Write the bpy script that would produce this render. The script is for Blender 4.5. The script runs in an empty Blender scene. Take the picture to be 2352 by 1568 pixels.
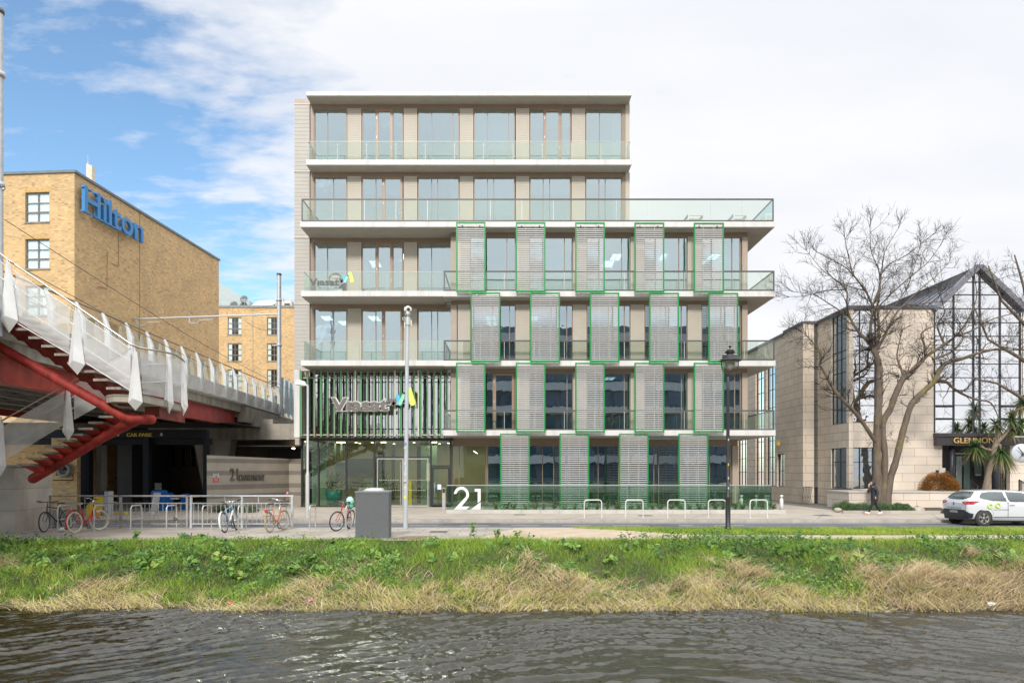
import bpy, math, random
import numpy as np
from mathutils import Vector, Matrix, Euler, Quaternion
R = math.radians
sc = bpy.context.scene
col = sc.collection
rnd = random.Random(7)

F, U0, V0, H = 1568.0, 1176.0, 1081.0, 2.1
def P(u, v, d):
    return Vector(((u-U0)/F*d, d, H+(V0-v)/F*d))
def X(u, d): return (u-U0)/F*d
def Z(v, d): return H+(V0-v)/F*d

# ---------------------------------------------------------------- camera
cd = bpy.data.cameras.new('camera'); cam = bpy.data.objects.new('camera', cd); col.objects.link(cam)
cam.location = (0, 0, H); cam.rotation_euler = (R(90), 0, 0)
cd.sensor_width = 36; cd.lens = 24; cd.shift_y = 297/2352; cd.clip_start = .1; cd.clip_end = 5000
sc.camera = cam

# ---------------------------------------------------------------- mesh builder
class MB:
    def __init__(s): s.v = []; s.f = []; s.m = []; s.s = []
    def add(s, vs, fs, m=0, smooth=False):
        b = len(s.v); s.v.extend([tuple(p) for p in vs])
        for f in fs: s.f.append(tuple(b+i for i in f)); s.m.append(m); s.s.append(smooth)
        return s
    def box(s, x0, x1, y0, y1, z0, z1, m=0):
        if x0 > x1: x0, x1 = x1, x0
        if y0 > y1: y0, y1 = y1, y0
        if z0 > z1: z0, z1 = z1, z0
        return s.add([(x0,y0,z0),(x1,y0,z0),(x1,y1,z0),(x0,y1,z0),(x0,y0,z1),(x1,y0,z1),(x1,y1,z1),(x0,y1,z1)],
              [(0,3,2,1),(4,5,6,7),(0,1,5,4),(1,2,6,5),(2,3,7,6),(3,0,4,7)], m)
    def hexa(s, p, m=0):   # 8 points: bottom 4, top 4
        return s.add(p, [(0,3,2,1),(4,5,6,7),(0,1,5,4),(1,2,6,5),(2,3,7,6),(3,0,4,7)], m)
    def bar(s, a, b, w, h, m=0, up=(0,0,1)):
        a = Vector(a); b = Vector(b); d = (b-a).normalized(); up = Vector(up)
        if abs(d.dot(up)) > .98: up = Vector((0,1,0))
        r = d.cross(up).normalized()*w/2; t = r.cross(d).normalized()*h/2
        return s.hexa([a-r-t, a+r-t, b+r-t, b-r-t, a-r+t, a+r+t, b+r+t, b-r+t], m)
    def quad(s, a, b, c, d, m=0): return s.add([a,b,c,d], [(0,1,2,3)], m)
    def prism(s, poly, y0, y1, m=0, axis='y'):
        n = len(poly)
        if axis == 'y': A = [(x,y0,z) for x,z in poly]; B = [(x,y1,z) for x,z in poly]
        elif axis == 'z': A = [(x,y,y0) for x,y in poly]; B = [(x,y,y1) for x,y in poly]
        else: A = [(y0,x,z) for x,z in poly]; B = [(y1,x,z) for x,z in poly]
        fs = [tuple(range(n)), tuple(range(2*n-1, n-1, -1))] + [(i, i+n, (i+1)%n+n, (i+1)%n) for i in range(n)]
        return s.add(A+B, fs, m)
    def tube(s, pts, r, n=8, m=0, cap=True, smooth=True):
        pts = [Vector(p) for p in pts]; k = len(pts)
        rs = r if isinstance(r, (list, tuple)) else [r]*k
        vs = []; ref = None
        for i, p in enumerate(pts):
            d = (pts[min(i+1,k-1)]-pts[max(i-1,0)])
            if d.length < 1e-9: d = Vector((0,0,1))
            d.normalize()
            if ref is None: ref = Vector((0,0,1)) if abs(d.z) < .9 else Vector((1,0,0))
            a = d.cross(ref)
            if a.length < 1e-4: a = d.cross(Vector((1,.3,.2)))
            a.normalize(); b = a.cross(d).normalized(); ref = b
            for j in range(n):
                t = 2*math.pi*j/n
                vs.append(p+a*math.cos(t)*rs[i]+b*math.sin(t)*rs[i])
        fs = [(i*n+j, i*n+(j+1)%n, (i+1)*n+(j+1)%n, (i+1)*n+j) for i in range(k-1) for j in range(n)]
        s.add(vs, fs, m, smooth)
        if cap:
            s.add(vs[:n], [tuple(range(n))], m); s.add(vs[-n:], [tuple(reversed(range(n)))], m)
        return s
    def lathe(s, prof, c=(0,0,0), n=20, m=0, smooth=True):
        c = Vector(c); vs = []; k = len(prof)
        for r, z in prof:
            for j in range(n):
                t = 2*math.pi*j/n; vs.append(c+Vector((r*math.cos(t), r*math.sin(t), z)))
        fs = [(i*n+j, i*n+(j+1)%n, (i+1)*n+(j+1)%n, (i+1)*n+j) for i in range(k-1) for j in range(n)]
        fs += [tuple(reversed(range(n))), tuple(range((k-1)*n, k*n))]
        return s.add(vs, fs, m, smooth)
    def ball(s, c, r, n=10, m=0, sc3=(1,1,1)):
        prof = [(max(1e-4, math.sin(math.pi*i/n))*1, -math.cos(math.pi*i/n)) for i in range(n+1)]
        vs = []; N = n*2; c = Vector(c)
        for a, z in prof:
            for j in range(N):
                t = 2*math.pi*j/N
                vs.append(c+Vector((a*math.cos(t)*r*sc3[0], a*math.sin(t)*r*sc3[1], z*r*sc3[2])))
        fs = [(i*N+j, i*N+(j+1)%N, (i+1)*N+(j+1)%N, (i+1)*N+j) for i in range(n) for j in range(N)]
        return s.add(vs, fs, m, True)
    def torus(s, c, R0, r, axis=(0,1,0), n=28, k=8, m=0, a0=0, a1=360):
        ax = Vector(axis).normalized(); q = Vector((0,0,1)).rotation_difference(ax)
        full = (a1-a0) >= 360; cnt = n if full else n+1
        pts = [Vector(c)+q@Vector((R0*math.cos(R(a0+(a1-a0)*i/n)), R0*math.sin(R(a0+(a1-a0)*i/n)), 0)) for i in range(cnt)]
        vs = []
        for i in range(cnt):
            rad = (pts[i]-Vector(c)).normalized()
            for j in range(k):
                t = 2*math.pi*j/k; vs.append(pts[i]+rad*r*math.cos(t)+ax*r*math.sin(t))
        fs = [(i*k+j, i*k+(j+1)%k, ((i+1)%cnt)*k+(j+1)%k, ((i+1)%cnt)*k+j) for i in range(n) for j in range(k)]
        return s.add(vs, fs, m, True)
    def xf(s, M):
        s.v = [tuple(M @ Vector(p)) for p in s.v]; return s

WT = {}
def set_uv(me):
    n = len(me.polygons); L = len(me.loops)
    if not L: return
    uv = me.uv_layers.new(name='UVMap')
    co = np.empty(len(me.vertices)*3); me.vertices.foreach_get('co', co); co = co.reshape(-1,3)
    li = np.empty(L, int); me.loops.foreach_get('vertex_index', li)
    no = np.empty(n*3); me.polygons.foreach_get('normal', no); no = no.reshape(-1,3)
    tot = np.empty(n, int); me.polygons.foreach_get('loop_total', tot)
    ln = np.repeat(no, tot, axis=0); p = co[li]; a = np.abs(ln)
    z = (a[:,2] > .75); x = (~z) & (a[:,0] > a[:,1])
    U = np.where(x, p[:,1], p[:,0]); V = np.where(z, p[:,1], p[:,2])
    uv.data.foreach_set('uv', np.stack([U,V],1).ravel())

def tag(o, label=None, cat=None, group=None, kind=None):
    if label: o['label'] = label
    if cat: o['category'] = cat
    if group: o['group'] = group
    if kind: o['kind'] = kind
    return o
def new(name, mb, mats, parent=None, label=None, cat=None, group=None, kind=None, local=False, bevel=0):
    me = bpy.data.meshes.new(name); me.from_pydata(mb.v, [], mb.f)
    if not isinstance(mats, (list, tuple)): mats = [mats]
    for m in mats: me.materials.append(m)
    me.polygons.foreach_set('material_index', mb.m); me.polygons.foreach_set('use_smooth', mb.s)
    me.update(); set_uv(me)
    o = bpy.data.objects.new(name, me); col.objects.link(o)
    if parent:
        o.parent = parent
        if not local: o.matrix_parent_inverse = Matrix.Translation(-WT.get(parent.name, Vector((0,0,0))))
    if bevel:
        b = o.modifiers.new('bevel', 'BEVEL'); b.width = bevel; b.segments = 2; b.limit_method = 'ANGLE'
    return tag(o, label, cat, group, kind)
def empty(name, loc, label, cat, group=None, rot=None):
    o = bpy.data.objects.new(name, None); col.objects.link(o); o.location = loc
    if rot: o.rotation_euler = rot
    WT[o.name] = Vector(loc)
    return tag(o, label, cat, group)
def kids(o): return [c for c in bpy.data.objects if c.parent == o]
def copy_tree(o, parent=None):
    c = o.copy(); col.objects.link(c)
    if parent: c.parent = parent
    for ch in kids(o): copy_tree(ch, c)
    return c
def text_mb(body, size, depth=.02, bold=0., space=1., m=0, align='LEFT', shear=0):
    cu = bpy.data.curves.new('t', 'FONT'); cu.body = body; cu.size = size; cu.extrude = depth/2; cu.offset = bold
    cu.space_character = space; cu.align_x = align; cu.resolution_u = 4; cu.shear = shear
    o = bpy.data.objects.new('t', cu); col.objects.link(o)
    bpy.context.view_layer.update()
    me = bpy.data.meshes.new_from_object(o.evaluated_get(bpy.context.evaluated_depsgraph_get()))
    mb = MB(); mb.add([v.co.copy() for v in me.vertices], [tuple(p.vertices) for p in me.polygons], m)
    bpy.data.objects.remove(o); bpy.data.curves.remove(cu); bpy.data.meshes.remove(me)
    return mb
def fit_text(body, x0, x1, z0, z1, y, depth=.03, bold=0, m=0, mx=None, space=1.):
    """text standing in the xz plane, stretched to the given rectangle, facing -y"""
    t = text_mb(body, 1., depth, bold, space, m); a = np.array(t.v)
    lo, hi = a.min(0), a.max(0)
    sx = (x1-x0)/(hi[0]-lo[0]); sz = (z1-z0)/(hi[1]-lo[1])
    t.v = [(x0+(p[0]-lo[0])*sx, y-p[2], z0+(p[1]-lo[1])*sz) for p in t.v]
    return t

# ---------------------------------------------------------------- materials
def nt(name):
    m = bpy.data.materials.new(name); m.use_nodes = True
    t = m.node_tree; t.nodes.clear()
    return m, t, t.nodes.new('ShaderNodeOutputMaterial')
def N(t, typ, **k):
    n = t.nodes.new('ShaderNode'+typ)
    for a, b in k.items():
        if a in ('operation','blend_type','data_type','noise_dimensions','wave_type','bands_direction','wave_profile','feature','attribute_name','interpolation_type','distribution'): setattr(n, a, b)
        else:
            n.inputs[a.replace('_',' ')].default_value = b
    return n
def col4(c): return (c[0], c[1], c[2], 1)
def mixc(t, fac, a, b, typ='MIX'):
    n = t.nodes.new('ShaderNodeMix'); n.data_type = 'RGBA'; n.blend_type = typ
    for i, v in ((0, fac), (6, a), (7, b)):
        if hasattr(v, 'is_linked') or hasattr(v, 'links'): t.links.new(v, n.inputs[i])
        elif i == 0: n.inputs[0].default_value = v
        else: n.inputs[i].default_value = col4(v)
    return n.outputs[2]
def ramp(t, src, stops):
    n = t.nodes.new('ShaderNodeValToRGB'); e = n.color_ramp.elements
    e[0].position, e[0].color = stops[0][0], col4(stops[0][1]) if not isinstance(stops[0][1], (int,float)) else (stops[0][1],)*3+(1,)
    e[1].position, e[1].color = stops[-1][0], col4(stops[-1][1]) if not isinstance(stops[-1][1], (int,float)) else (stops[-1][1],)*3+(1,)
    for p, c in stops[1:-1]:
        x = e.new(p); x.color = col4(c) if not isinstance(c, (int,float)) else (c,)*3+(1,)
    t.links.new(src, n.inputs[0]); return n.outputs[0]
def noise(t, scale, detail=4, coord='Object', rough=.55, dist=0, vec=None, sc3=None):
    n = t.nodes.new('ShaderNodeTexNoise'); n.inputs['Scale'].default_value = scale; n.inputs['Detail'].default_value = detail
    n.inputs['Roughness'].default_value = rough; n.inputs['Distortion'].default_value = dist
    if vec is None:
        vec = t.nodes.new('ShaderNodeTexCoord').outputs[coord]
    if sc3:
        mp = t.nodes.new('ShaderNodeMapping'); mp.inputs['Scale'].default_value = sc3; t.links.new(vec, mp.inputs[0]); vec = mp.outputs[0]
    t.links.new(vec, n.inputs['Vector']); return n.outputs['Fac']
def bump(t, h, s, d=.02):
    b = t.nodes.new('ShaderNodeBump'); b.inputs['Strength'].default_value = s; b.inputs['Distance'].default_value = d
    t.links.new(h, b.inputs['Height']); return b.outputs[0]
def mat(name, c, rough=.6, metal=0, var=.12, scale=3, bmp=0, bscale=40, spec=.5, coat=0, dirt=0):
    m, t, o = nt(name); p = N(t, 'BsdfPrincipled'); t.links.new(p.outputs[0], o.inputs[0])
    p.inputs['Roughness'].default_value = rough; p.inputs['Metallic'].default_value = metal
    p.inputs['Specular IOR Level'].default_value = spec; p.inputs['Coat Weight'].default_value = coat
    if var:
        f = noise(t, scale, 5)
        r = ramp(t, f, [(.3, 0.), (.7, 1.)])
        c1 = tuple(x*(1-var) for x in c); c2 = tuple(min(1, x*(1+var)) for x in c)
        s = mixc(t, r, c1, c2)
        if dirt:
            g = noise(t, .8, 6, sc3=(3,3,.25)); s = mixc(t, ramp(t, g, [(.48,0.),(.70,dirt)]), s, tuple(x*.42 for x in c))
        t.links.new(s, p.inputs['Base Color'])
    else: p.inputs['Base Color'].default_value = col4(c)
    if bmp: t.links.new(bump(t, noise(t, bscale, 4), bmp), p.inputs['Normal'])
    return m
def brick(name, c1, c2, cm, bw, bh, mortar, rough=.8, off=.5, var=.25, dark=None, bmp=.3, vscale=1.5, blot=.25):
    m, t, o = nt(name); p = N(t, 'BsdfPrincipled'); t.links.new(p.outputs[0], o.inputs[0]); p.inputs['Roughness'].default_value = rough
    uv = t.nodes.new('ShaderNodeTexCoord').outputs['UV']
    b = t.nodes.new('ShaderNodeTexBrick'); t.links.new(uv, b.inputs['Vector'])
    b.inputs['Scale'].default_value = 1; b.inputs['Brick Width'].default_value = bw; b.inputs['Row Height'].default_value = bh
    b.inputs['Mortar Size'].default_value = mortar; b.inputs['Mortar Smooth'].default_value = .2; b.offset = off
    b.inputs['Color1'].default_value = col4(c1); b.inputs['Color2'].default_value = col4(c2); b.inputs['Mortar'].default_value = col4(cm)
    f = noise(t, vscale, 6); s = mixc(t, ramp(t, f, [(.3,0.),(.7,1.)]), tuple([1-blot]*3), (1.08,1.06,1.02))
    c = mixc(t, 1., b.outputs['Color'], s, 'MULTIPLY')
    if dark:
        g = noise(t, 6.5, 1, coord='UV', sc3=(1/ (bw*8), 1/(bh*8), 1)); g = t.nodes.new('ShaderNodeTexWhiteNoise'); g.noise_dimensions = '2D'
        fl = t.nodes.new('ShaderNodeVectorMath'); fl.operation = 'FLOOR'; mp = t.nodes.new('ShaderNodeMapping')
        mp.inputs['Scale'].default_value = (1/bw, 1/bh, 1); t.links.new(uv, mp.inputs[0]); t.links.new(mp.outputs[0], fl.inputs[0]); t.links.new(fl.outputs[0], g.inputs['Vector'])
        c = mixc(t, ramp(t, g.outputs['Value'], [(.88,0.),(.94,.6)]), c, dark)
        c = mixc(t, ramp(t, g.outputs['Value'], [(.0,.35),(.2,0.)]), c, tuple(min(1, x*1.7) for x in c1))
    t.links.new(c, p.inputs['Base Color'])
    if bmp: t.links.new(bump(t, b.outputs['Fac'], -bmp, .01), p.inputs['Normal'])
    return m
def glass(name, refl=.5, tint=(.75,.85,.82), gtint=(.9,.96,1), wob=.02, rough=.0, fres=True, wscale=1.2):
    m, t, o = nt(name)
    tr = N(t, 'BsdfTransparent'); tr.inputs[0].default_value = col4(tint)
    gl = N(t, 'BsdfGlossy'); gl.inputs[0].default_value = col4(gtint); gl.inputs['Roughness'].default_value = rough
    if wob: t.links.new(bump(t, noise(t, wscale, 2), wob, .3), gl.inputs['Normal'])
    mx = t.nodes.new('ShaderNodeMixShader')
    if fres:
        lw = t.nodes.new('ShaderNodeLayerWeight'); lw.inputs['Blend'].default_value = .3
        mr = t.nodes.new('ShaderNodeMapRange'); t.links.new(lw.outputs['Facing'], mr.inputs[0]); mr.inputs[3].default_value = refl; mr.inputs[4].default_value = min(1, refl+.45)
        t.links.new(mr.outputs[0], mx.inputs[0])
    else: mx.inputs[0].default_value = refl
    t.links.new(tr.outputs[0], mx.inputs[1]); t.links.new(gl.outputs[0], mx.inputs[2]); t.links.new(mx.outputs[0], o.inputs[0])
    return m
def emit(name, c, s):
    m, t, o = nt(name); e = N(t, 'Emission'); e.inputs[0].default_value = col4(c); e.inputs[1].default_value = s
    t.links.new(e.outputs[0], o.inputs[0]); return m
def lines_mat(name, c, pitch, dark=.82, rough=.5, width=.2):
    m, t, o = nt(name); p = N(t, 'BsdfPrincipled'); t.links.new(p.outputs[0], o.inputs[0]); p.inputs['Roughness'].default_value = rough
    uv = t.nodes.new('ShaderNodeTexCoord').outputs['UV']; sp = t.nodes.new('ShaderNodeSeparateXYZ'); t.links.new(uv, sp.inputs[0])
    a = N(t, 'Math', operation='DIVIDE'); t.links.new(sp.outputs[1], a.inputs[0]); a.inputs[1].default_value = pitch
    b = N(t, 'Math', operation='FRACT'); t.links.new(a.outputs[0], b.inputs[0])
    r = ramp(t, b.outputs[0], [(0., 0.), (width, 1.), (1-width/2, 1.), (1., 0.)])
    f = noise(t, 1.5, 5); base = mixc(t, f, tuple(x*.92 for x in c), tuple(x*1.07 for x in c))
    dk = mixc(t, 1., base, (dark,)*3, 'MULTIPLY'); s = mixc(t, r, dk, base)
    t.links.new(s, p.inputs['Base Color']); t.links.new(bump(t, r, .5, .02), p.inputs['Normal'])
    return m

M = {}
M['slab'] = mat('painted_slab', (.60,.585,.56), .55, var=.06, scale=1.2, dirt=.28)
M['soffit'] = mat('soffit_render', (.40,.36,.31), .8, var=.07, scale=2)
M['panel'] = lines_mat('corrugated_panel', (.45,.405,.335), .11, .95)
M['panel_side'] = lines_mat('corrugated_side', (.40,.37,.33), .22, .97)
M['trim'] = mat('pale_trim', (.52,.47,.41), .5, var=.04)
M['brown'] = mat('bronze_frame', (.25,.185,.135), .42, var=.06)
M['brownlite'] = mat('bronze_cladding', (.37,.30,.24), .5, var=.06)
M['doorbrown'] = mat('door_bronze', (.30,.20,.135), .4, var=.05)
M['darkrail'] = mat('dark_rail', (.09,.085,.08), .35, var=.05)
M['steel'] = mat('brushed_steel', (.40,.40,.385), .5, .4, var=.08, scale=8)
M['galv'] = mat('galvanised', (.48,.50,.51), .5, .35, var=.12, scale=6)
M['green'] = mat('green_frame', (.004,.22,.045), .35, var=.05, coat=.2)
M['greenfin'] = mat('green_fin', (.04,.23,.06), .4, var=.08)
M['white'] = mat('white_slat', (.54,.53,.515), .4, var=.03)
M['glass'] = glass('window_glass', .50, (.60,.75,.78), (.88,.98,1.), .03, wscale=.8)
M['glassdk'] = glass('dark_window_glass', .5, (.40,.52,.53), (.80,.93,1.), .006)
M['entglass'] = glass('fin_glass', .62, (.45,.6,.55), (1,1,1), .03)
M['lobby_glass'] = glass('lobby_glass', .05, (.80,.87,.80), (.95,1,.97), .01)
M['balglass'] = glass('balustrade_glass', .09, (.93,.97,.93), (1,1,.95), 0)
M['fenceglass'] = glass('fence_glass', .08, (.66,.80,.73), (.9,1,.95), 0)
M['black'] = mat('black_metal', (.025,.026,.03), .4, var=.1)
M['blackpaint'] = mat('black_column', (.012,.014,.020), .6, var=.1, spec=.2)
M['interior'] = mat('interior_wall', (.30,.34,.35), .8, var=.1, scale=.6)
M['ceil'] = mat('interior_ceiling', (.42,.47,.47), .8, var=.03)
M['floorin'] = mat('interior_floor', (.20,.20,.19), .5, var=.1)
M['blind'] = mat('white_blind', (.72,.76,.74), .8, var=.04)
M['lamp'] = emit('lit_tube', (1,.97,.9), 3.5)
M['warm'] = emit('warm_lamp', (1,.78,.45), 9)
M['brick'] = brick('stock_brick', (.60,.385,.165), (.50,.315,.13), (.55,.44,.29), .225, .075, .011, dark=(.27,.17,.09), vscale=.6, blot=.14)
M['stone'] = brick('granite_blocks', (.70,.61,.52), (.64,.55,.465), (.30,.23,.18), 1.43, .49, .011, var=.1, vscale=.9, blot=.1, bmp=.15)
M['stone_shaded'] = brick('granite_blocks_shaded', (.60,.52,.435), (.55,.47,.39), (.24,.19,.15), 1.15, .49, .013, var=.1, vscale=.9, blot=.1, bmp=.15)  # same granite as the front; side-wall shade is put into darker colours
M['concrete'] = mat('weathered_concrete', (.33,.30,.25), .85, var=.2, scale=1.2, bmp=.25, bscale=14, dirt=.7)
M['plinth'] = brick('granite_plinth', (.42,.38,.33), (.37,.335,.29), (.2,.18,.15), 1.4, .74, .008, vscale=1.2, blot=.3)
M['red'] = mat('red_oxide_paint', (.40,.045,.032), .45, var=.28, scale=2.2, dirt=.6)
M['redpipe'] = mat('red_pipe_paint', (.30,.032,.024), .62, var=.3, scale=4, dirt=.85, bmp=.15, bscale=25, spec=.3)
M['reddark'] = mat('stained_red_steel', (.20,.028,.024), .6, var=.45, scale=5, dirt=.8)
M['tread'] = mat('worn_tread', (.26,.225,.185), .85, var=.3, scale=9, bmp=.3)
M['whitefin'] = mat('white_fin_paint', (.70,.70,.69), .4, var=.06, scale=3, dirt=.3)
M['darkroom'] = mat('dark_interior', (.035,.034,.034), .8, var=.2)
M['text_gold'] = mat('gold_letters', (.85,.55,.17), .4, .0, var=.03)
M['yellow'] = mat('yellow_plastic', (.80,.55,.01), .4, var=.05)
M['blue'] = mat('blue_plastic', (.01,.13,.42), .4, var=.05)
M['rubber'] = mat('rubber', (.03,.03,.03), .8, var=.1)
M['chrome'] = mat('chrome', (.75,.75,.75), .2, 1, var=0)
# perforated white mesh panel: half lets the view through
def mesh_panel(name, alpha, c):
    m, t, o = nt(name); d = N(t, 'BsdfDiffuse'); d.inputs[0].default_value = col4(c); tr = N(t, 'BsdfTransparent')
    tl = N(t, 'BsdfTranslucent'); tl.inputs[0].default_value = col4(c)
    m1 = t.nodes.new('ShaderNodeMixShader'); m1.inputs[0].default_value = .3; t.links.new(d.outputs[0], m1.inputs[1]); t.links.new(tl.outputs[0], m1.inputs[2])
    mx = t.nodes.new('ShaderNodeMixShader'); t.links.new(tr.outputs[0], mx.inputs[1]); t.links.new(m1.outputs[0], mx.inputs[2])
    f = noise(t, 2.2, 5); r = ramp(t, f, [(.3, alpha-.07), (.7, alpha+.07)]); t.links.new(r, mx.inputs[0])
    t.links.new(mx.outputs[0], o.inputs[0]); return m
M['meshpanel'] = mesh_panel('perforated_panel', .52, (.74,.73,.71))

# ---------------------------------------------------------------- world and sun
w = bpy.data.worlds.new('World'); sc.world = w; w.use_nodes = True; t = w.node_tree; t.nodes.clear()
wo = t.nodes.new('ShaderNodeOutputWorld'); bg = t.nodes.new('ShaderNodeBackground'); t.links.new(bg.outputs[0], wo.inputs[0])
SUN_TO = Vector((-.16, -.88, .62)).normalized()
el = math.asin(SUN_TO.z); az = math.atan2(SUN_TO.x, SUN_TO.y)
sky = t.nodes.new('ShaderNodeTexSky'); sky.sky_type = 'NISHITA'; sky.sun_disc = False
sky.sun_elevation = el; sky.sun_rotation = az; sky.air_density = 1.0; sky.dust_density = .8; sky.ozone_density = 2.5
tc = t.nodes.new('ShaderNodeTexCoord').outputs['Generated']
sp = t.nodes.new('ShaderNodeSeparateXYZ'); t.links.new(tc, sp.inputs[0])
def mth(op, a, b=None, c=None):
    n = t.nodes.new('ShaderNodeMath'); n.operation = op
    for i, v in enumerate((a, b, c)):
        if v is None: continue
        if isinstance(v, (int, float)): n.inputs[i].default_value = v
        else: t.links.new(v, n.inputs[i])
    return n.outputs[0]
zc = mth('ADD', mth('MAXIMUM', sp.outputs[2], 0.0), .12)
cx = mth('DIVIDE', sp.outputs[0], zc); cy = mth('DIVIDE', sp.outputs[1], zc)
cb = t.nodes.new('ShaderNodeCombineXYZ'); t.links.new(cx, cb.inputs[0]); t.links.new(cy, cb.inputs[1])
mp = t.nodes.new('ShaderNodeMapping'); t.links.new(cb.outputs[0], mp.inputs[0]); mp.inputs['Rotation'].default_value = (0,0,R(-28)); mp.inputs['Scale'].default_value = (.75,1.35,1); mp.inputs['Location'].default_value = (3.1,1.7,0)
n1 = noise(t, 4.6, 9, vec=mp.outputs[0], rough=.60, dist=.25)
n2 = noise(t, 1.3, 6, vec=mp.outputs[0], rough=.5)
n3 = noise(t, 12, 6, vec=mp.outputs[0], rough=.55)
# cloud cover grows towards the right-hand sky and overhead
cov = mth('ADD', sp.outputs[0], mth('MULTIPLY', sp.outputs[2], .30))
cov = mth('ADD', cov, mth('MULTIPLY', mth('MINIMUM', sp.outputs[1], 0), -.20))
mr = t.nodes.new('ShaderNodeMapRange'); t.links.new(cov, mr.inputs[0]); mr.inputs[1].default_value = -.31; mr.inputs[2].default_value = .07; mr.inputs[3].default_value = -.20; mr.inputs[4].default_value = .40
tot = mth('ADD', mth('ADD', mth('MULTIPLY', n1, .85), mth('MULTIPLY', n3, .40)), mth('ADD', mr.outputs[0], mth('MULTIPLY', n2, .25)))
cl = ramp(t, tot, [(.56, 0.), (.66, .30), (.78, .70), (.98, 1.)])
shade = mixc(t, ramp(t, n2, [(.3,0.),(.7,1.)]), (5.15,5.3,5.72), (6.1,6.13,6.18))
zf = t.nodes.new('ShaderNodeMapRange'); zf.interpolation_type = 'SMOOTHSTEP'; t.links.new(sp.outputs[2], zf.inputs[0]); zf.inputs[1].default_value = .55; zf.inputs[2].default_value = .74; zf.inputs[3].default_value = 1.22; zf.inputs[4].default_value = 3.2
vm = t.nodes.new('ShaderNodeVectorMath'); vm.operation = 'SCALE'; t.links.new(shade, vm.inputs[0]); t.links.new(zf.outputs[0], vm.inputs['Scale']); shade = vm.outputs[0]
skyc = mixc(t, 1., sky.outputs[0], (1.55,1.72,1.68), 'MULTIPLY')
fin = mixc(t, cl, skyc, shade)
CLOUD_NODE = fin
t.links.new(fin, bg.inputs[0]); bg.inputs[1].default_value = .1
sd = bpy.data.lights.new('sun', 'SUN'); sun = bpy.data.objects.new('sun', sd); col.objects.link(sun)
sd.energy = 2.2; sd.angle = R(9); sd.color = (1, .955, .89)
sun.rotation_euler = SUN_TO.to_track_quat('Z', 'Y').to_euler()
sc.view_settings.view_transform = 'Standard'; sc.view_settings.look = 'None'; sc.view_settings.exposure = .46; sc.cycles.sample_clamp_indirect = 4.0; sc.view_settings.gamma = 1
# ================================================================= the office building
YF, YR, YS, YG = 39.3, 38.4, 37.57, 40.0     # tower face, right wing face, slab fronts, ground floor right
XL, XT, XR0, XR = -12.5, 6.77, -3.43, 13.22
LV = [0, 4.01, 7.85, 11.67, 15.48, 19.27, 23.16]     # soffit heights
off = empty('office_building', (0, 40, 0), 'six storey office block with white balcony slabs, beige panels and green framed louvre screens', 'building')

# solid core: back wall, roof, side walls
c = MB()
c.box(XL, XT, 45.6, 58, 0, 23.2); new('rear_block', c, M['interior'], off)
c = MB(); c.box(XR0, XR, 45.6, 58, 0, 15.6); c.v = [(x+.003 if x > XT else x, y-.01, z) for x, y, z in c.v]
c = MB(); c.box(XT+.01, XR, 45.61, 58, 0, 15.6); new('rear_wing', c, M['interior'], off)
# tower flank walls (corrugated), floor plates, ceilings
c = MB()
c.box(XL, XL+.25, YF+.02, 45.59, 3.6, 23.4); c.box(XT-.25, XT, YF+.35, 45.59, 15.82, 23.4)
new('flank_wall', c, M['panel_side'], off)
c = MB(); c.box(XR-.25, XR, YR+.4, 45.6, 4.35, 15.45); new('flank_wall', c, M['brownlite'], off)
for i in range(1, 7):
    x1 = XT if i > 4 else XR; y0 = YF if i > 4 else YR
    c = MB()
    c.box(XL+.26, XT-.26, YF+(.25 if i > 1 else .75), 45.58, LV[i]-.08, LV[i]+.34, 0)
    if i <= 4: c.box(XT-.26, XR-.26, YR+.25, 45.58, LV[i]-.08, LV[i]+.34, 0)
    if 1 < i <= 4: c.box(XR0+.1, XT-.26, YR+.25, YF+.25, LV[i]-.08, LV[i]+.34, 0)
    new('floor_plate', c, M['ceil'], off)
c = MB(); c.box(XL, XR, YF+.5, 45.6, -.02, .02); new('lobby_floor', c, M['floorin'], off)
# interior partitions, so that rooms read as rooms
c = MB()
for lvl in range(0, 6):
    z0, z1 = LV[lvl]+.34, LV[lvl+1]-.08
    for x in ([-9.4, -2.9, 3.6] if lvl > 3 else [-9.4, -2.9, 3.1, 9.6]):
        if lvl == 0 and x < 0: continue
        c.box(x-.05, x+.05, 40.4, 45.5, z0 if lvl else .02, z1)
new('partition', c, M['interior'], off)

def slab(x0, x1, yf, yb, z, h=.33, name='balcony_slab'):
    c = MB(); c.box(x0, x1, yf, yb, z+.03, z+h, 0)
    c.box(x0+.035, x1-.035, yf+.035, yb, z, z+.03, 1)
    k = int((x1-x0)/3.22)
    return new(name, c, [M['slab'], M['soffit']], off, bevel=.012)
slab(-11.59, 6.73, YR, YF+.3, LV[6], .26, 'roof_canopy')
c = MB(); c.box(XL, XT, YF, 58, LV[6]+.02, LV[6]+.3); c.box(XL, -11.6, YF-.06, YF, LV[6]-.0, LV[6]+.3); new('roof', c, M['brownlite'], off)
slab(-11.59, 6.73, YR, YF+.3, LV[5])
slab(-11.67, 14.48, YS, YF+.3, LV[4])
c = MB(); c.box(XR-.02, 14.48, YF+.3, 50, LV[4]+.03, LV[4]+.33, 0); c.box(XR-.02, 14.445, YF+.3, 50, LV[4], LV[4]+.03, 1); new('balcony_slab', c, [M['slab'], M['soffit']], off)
c = MB(); c.box(XT-.02, XR, YF+.3, 58, LV[4]+.08, LV[4]+.34); new('terrace_roof', c, M['concrete'], off)
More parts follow.
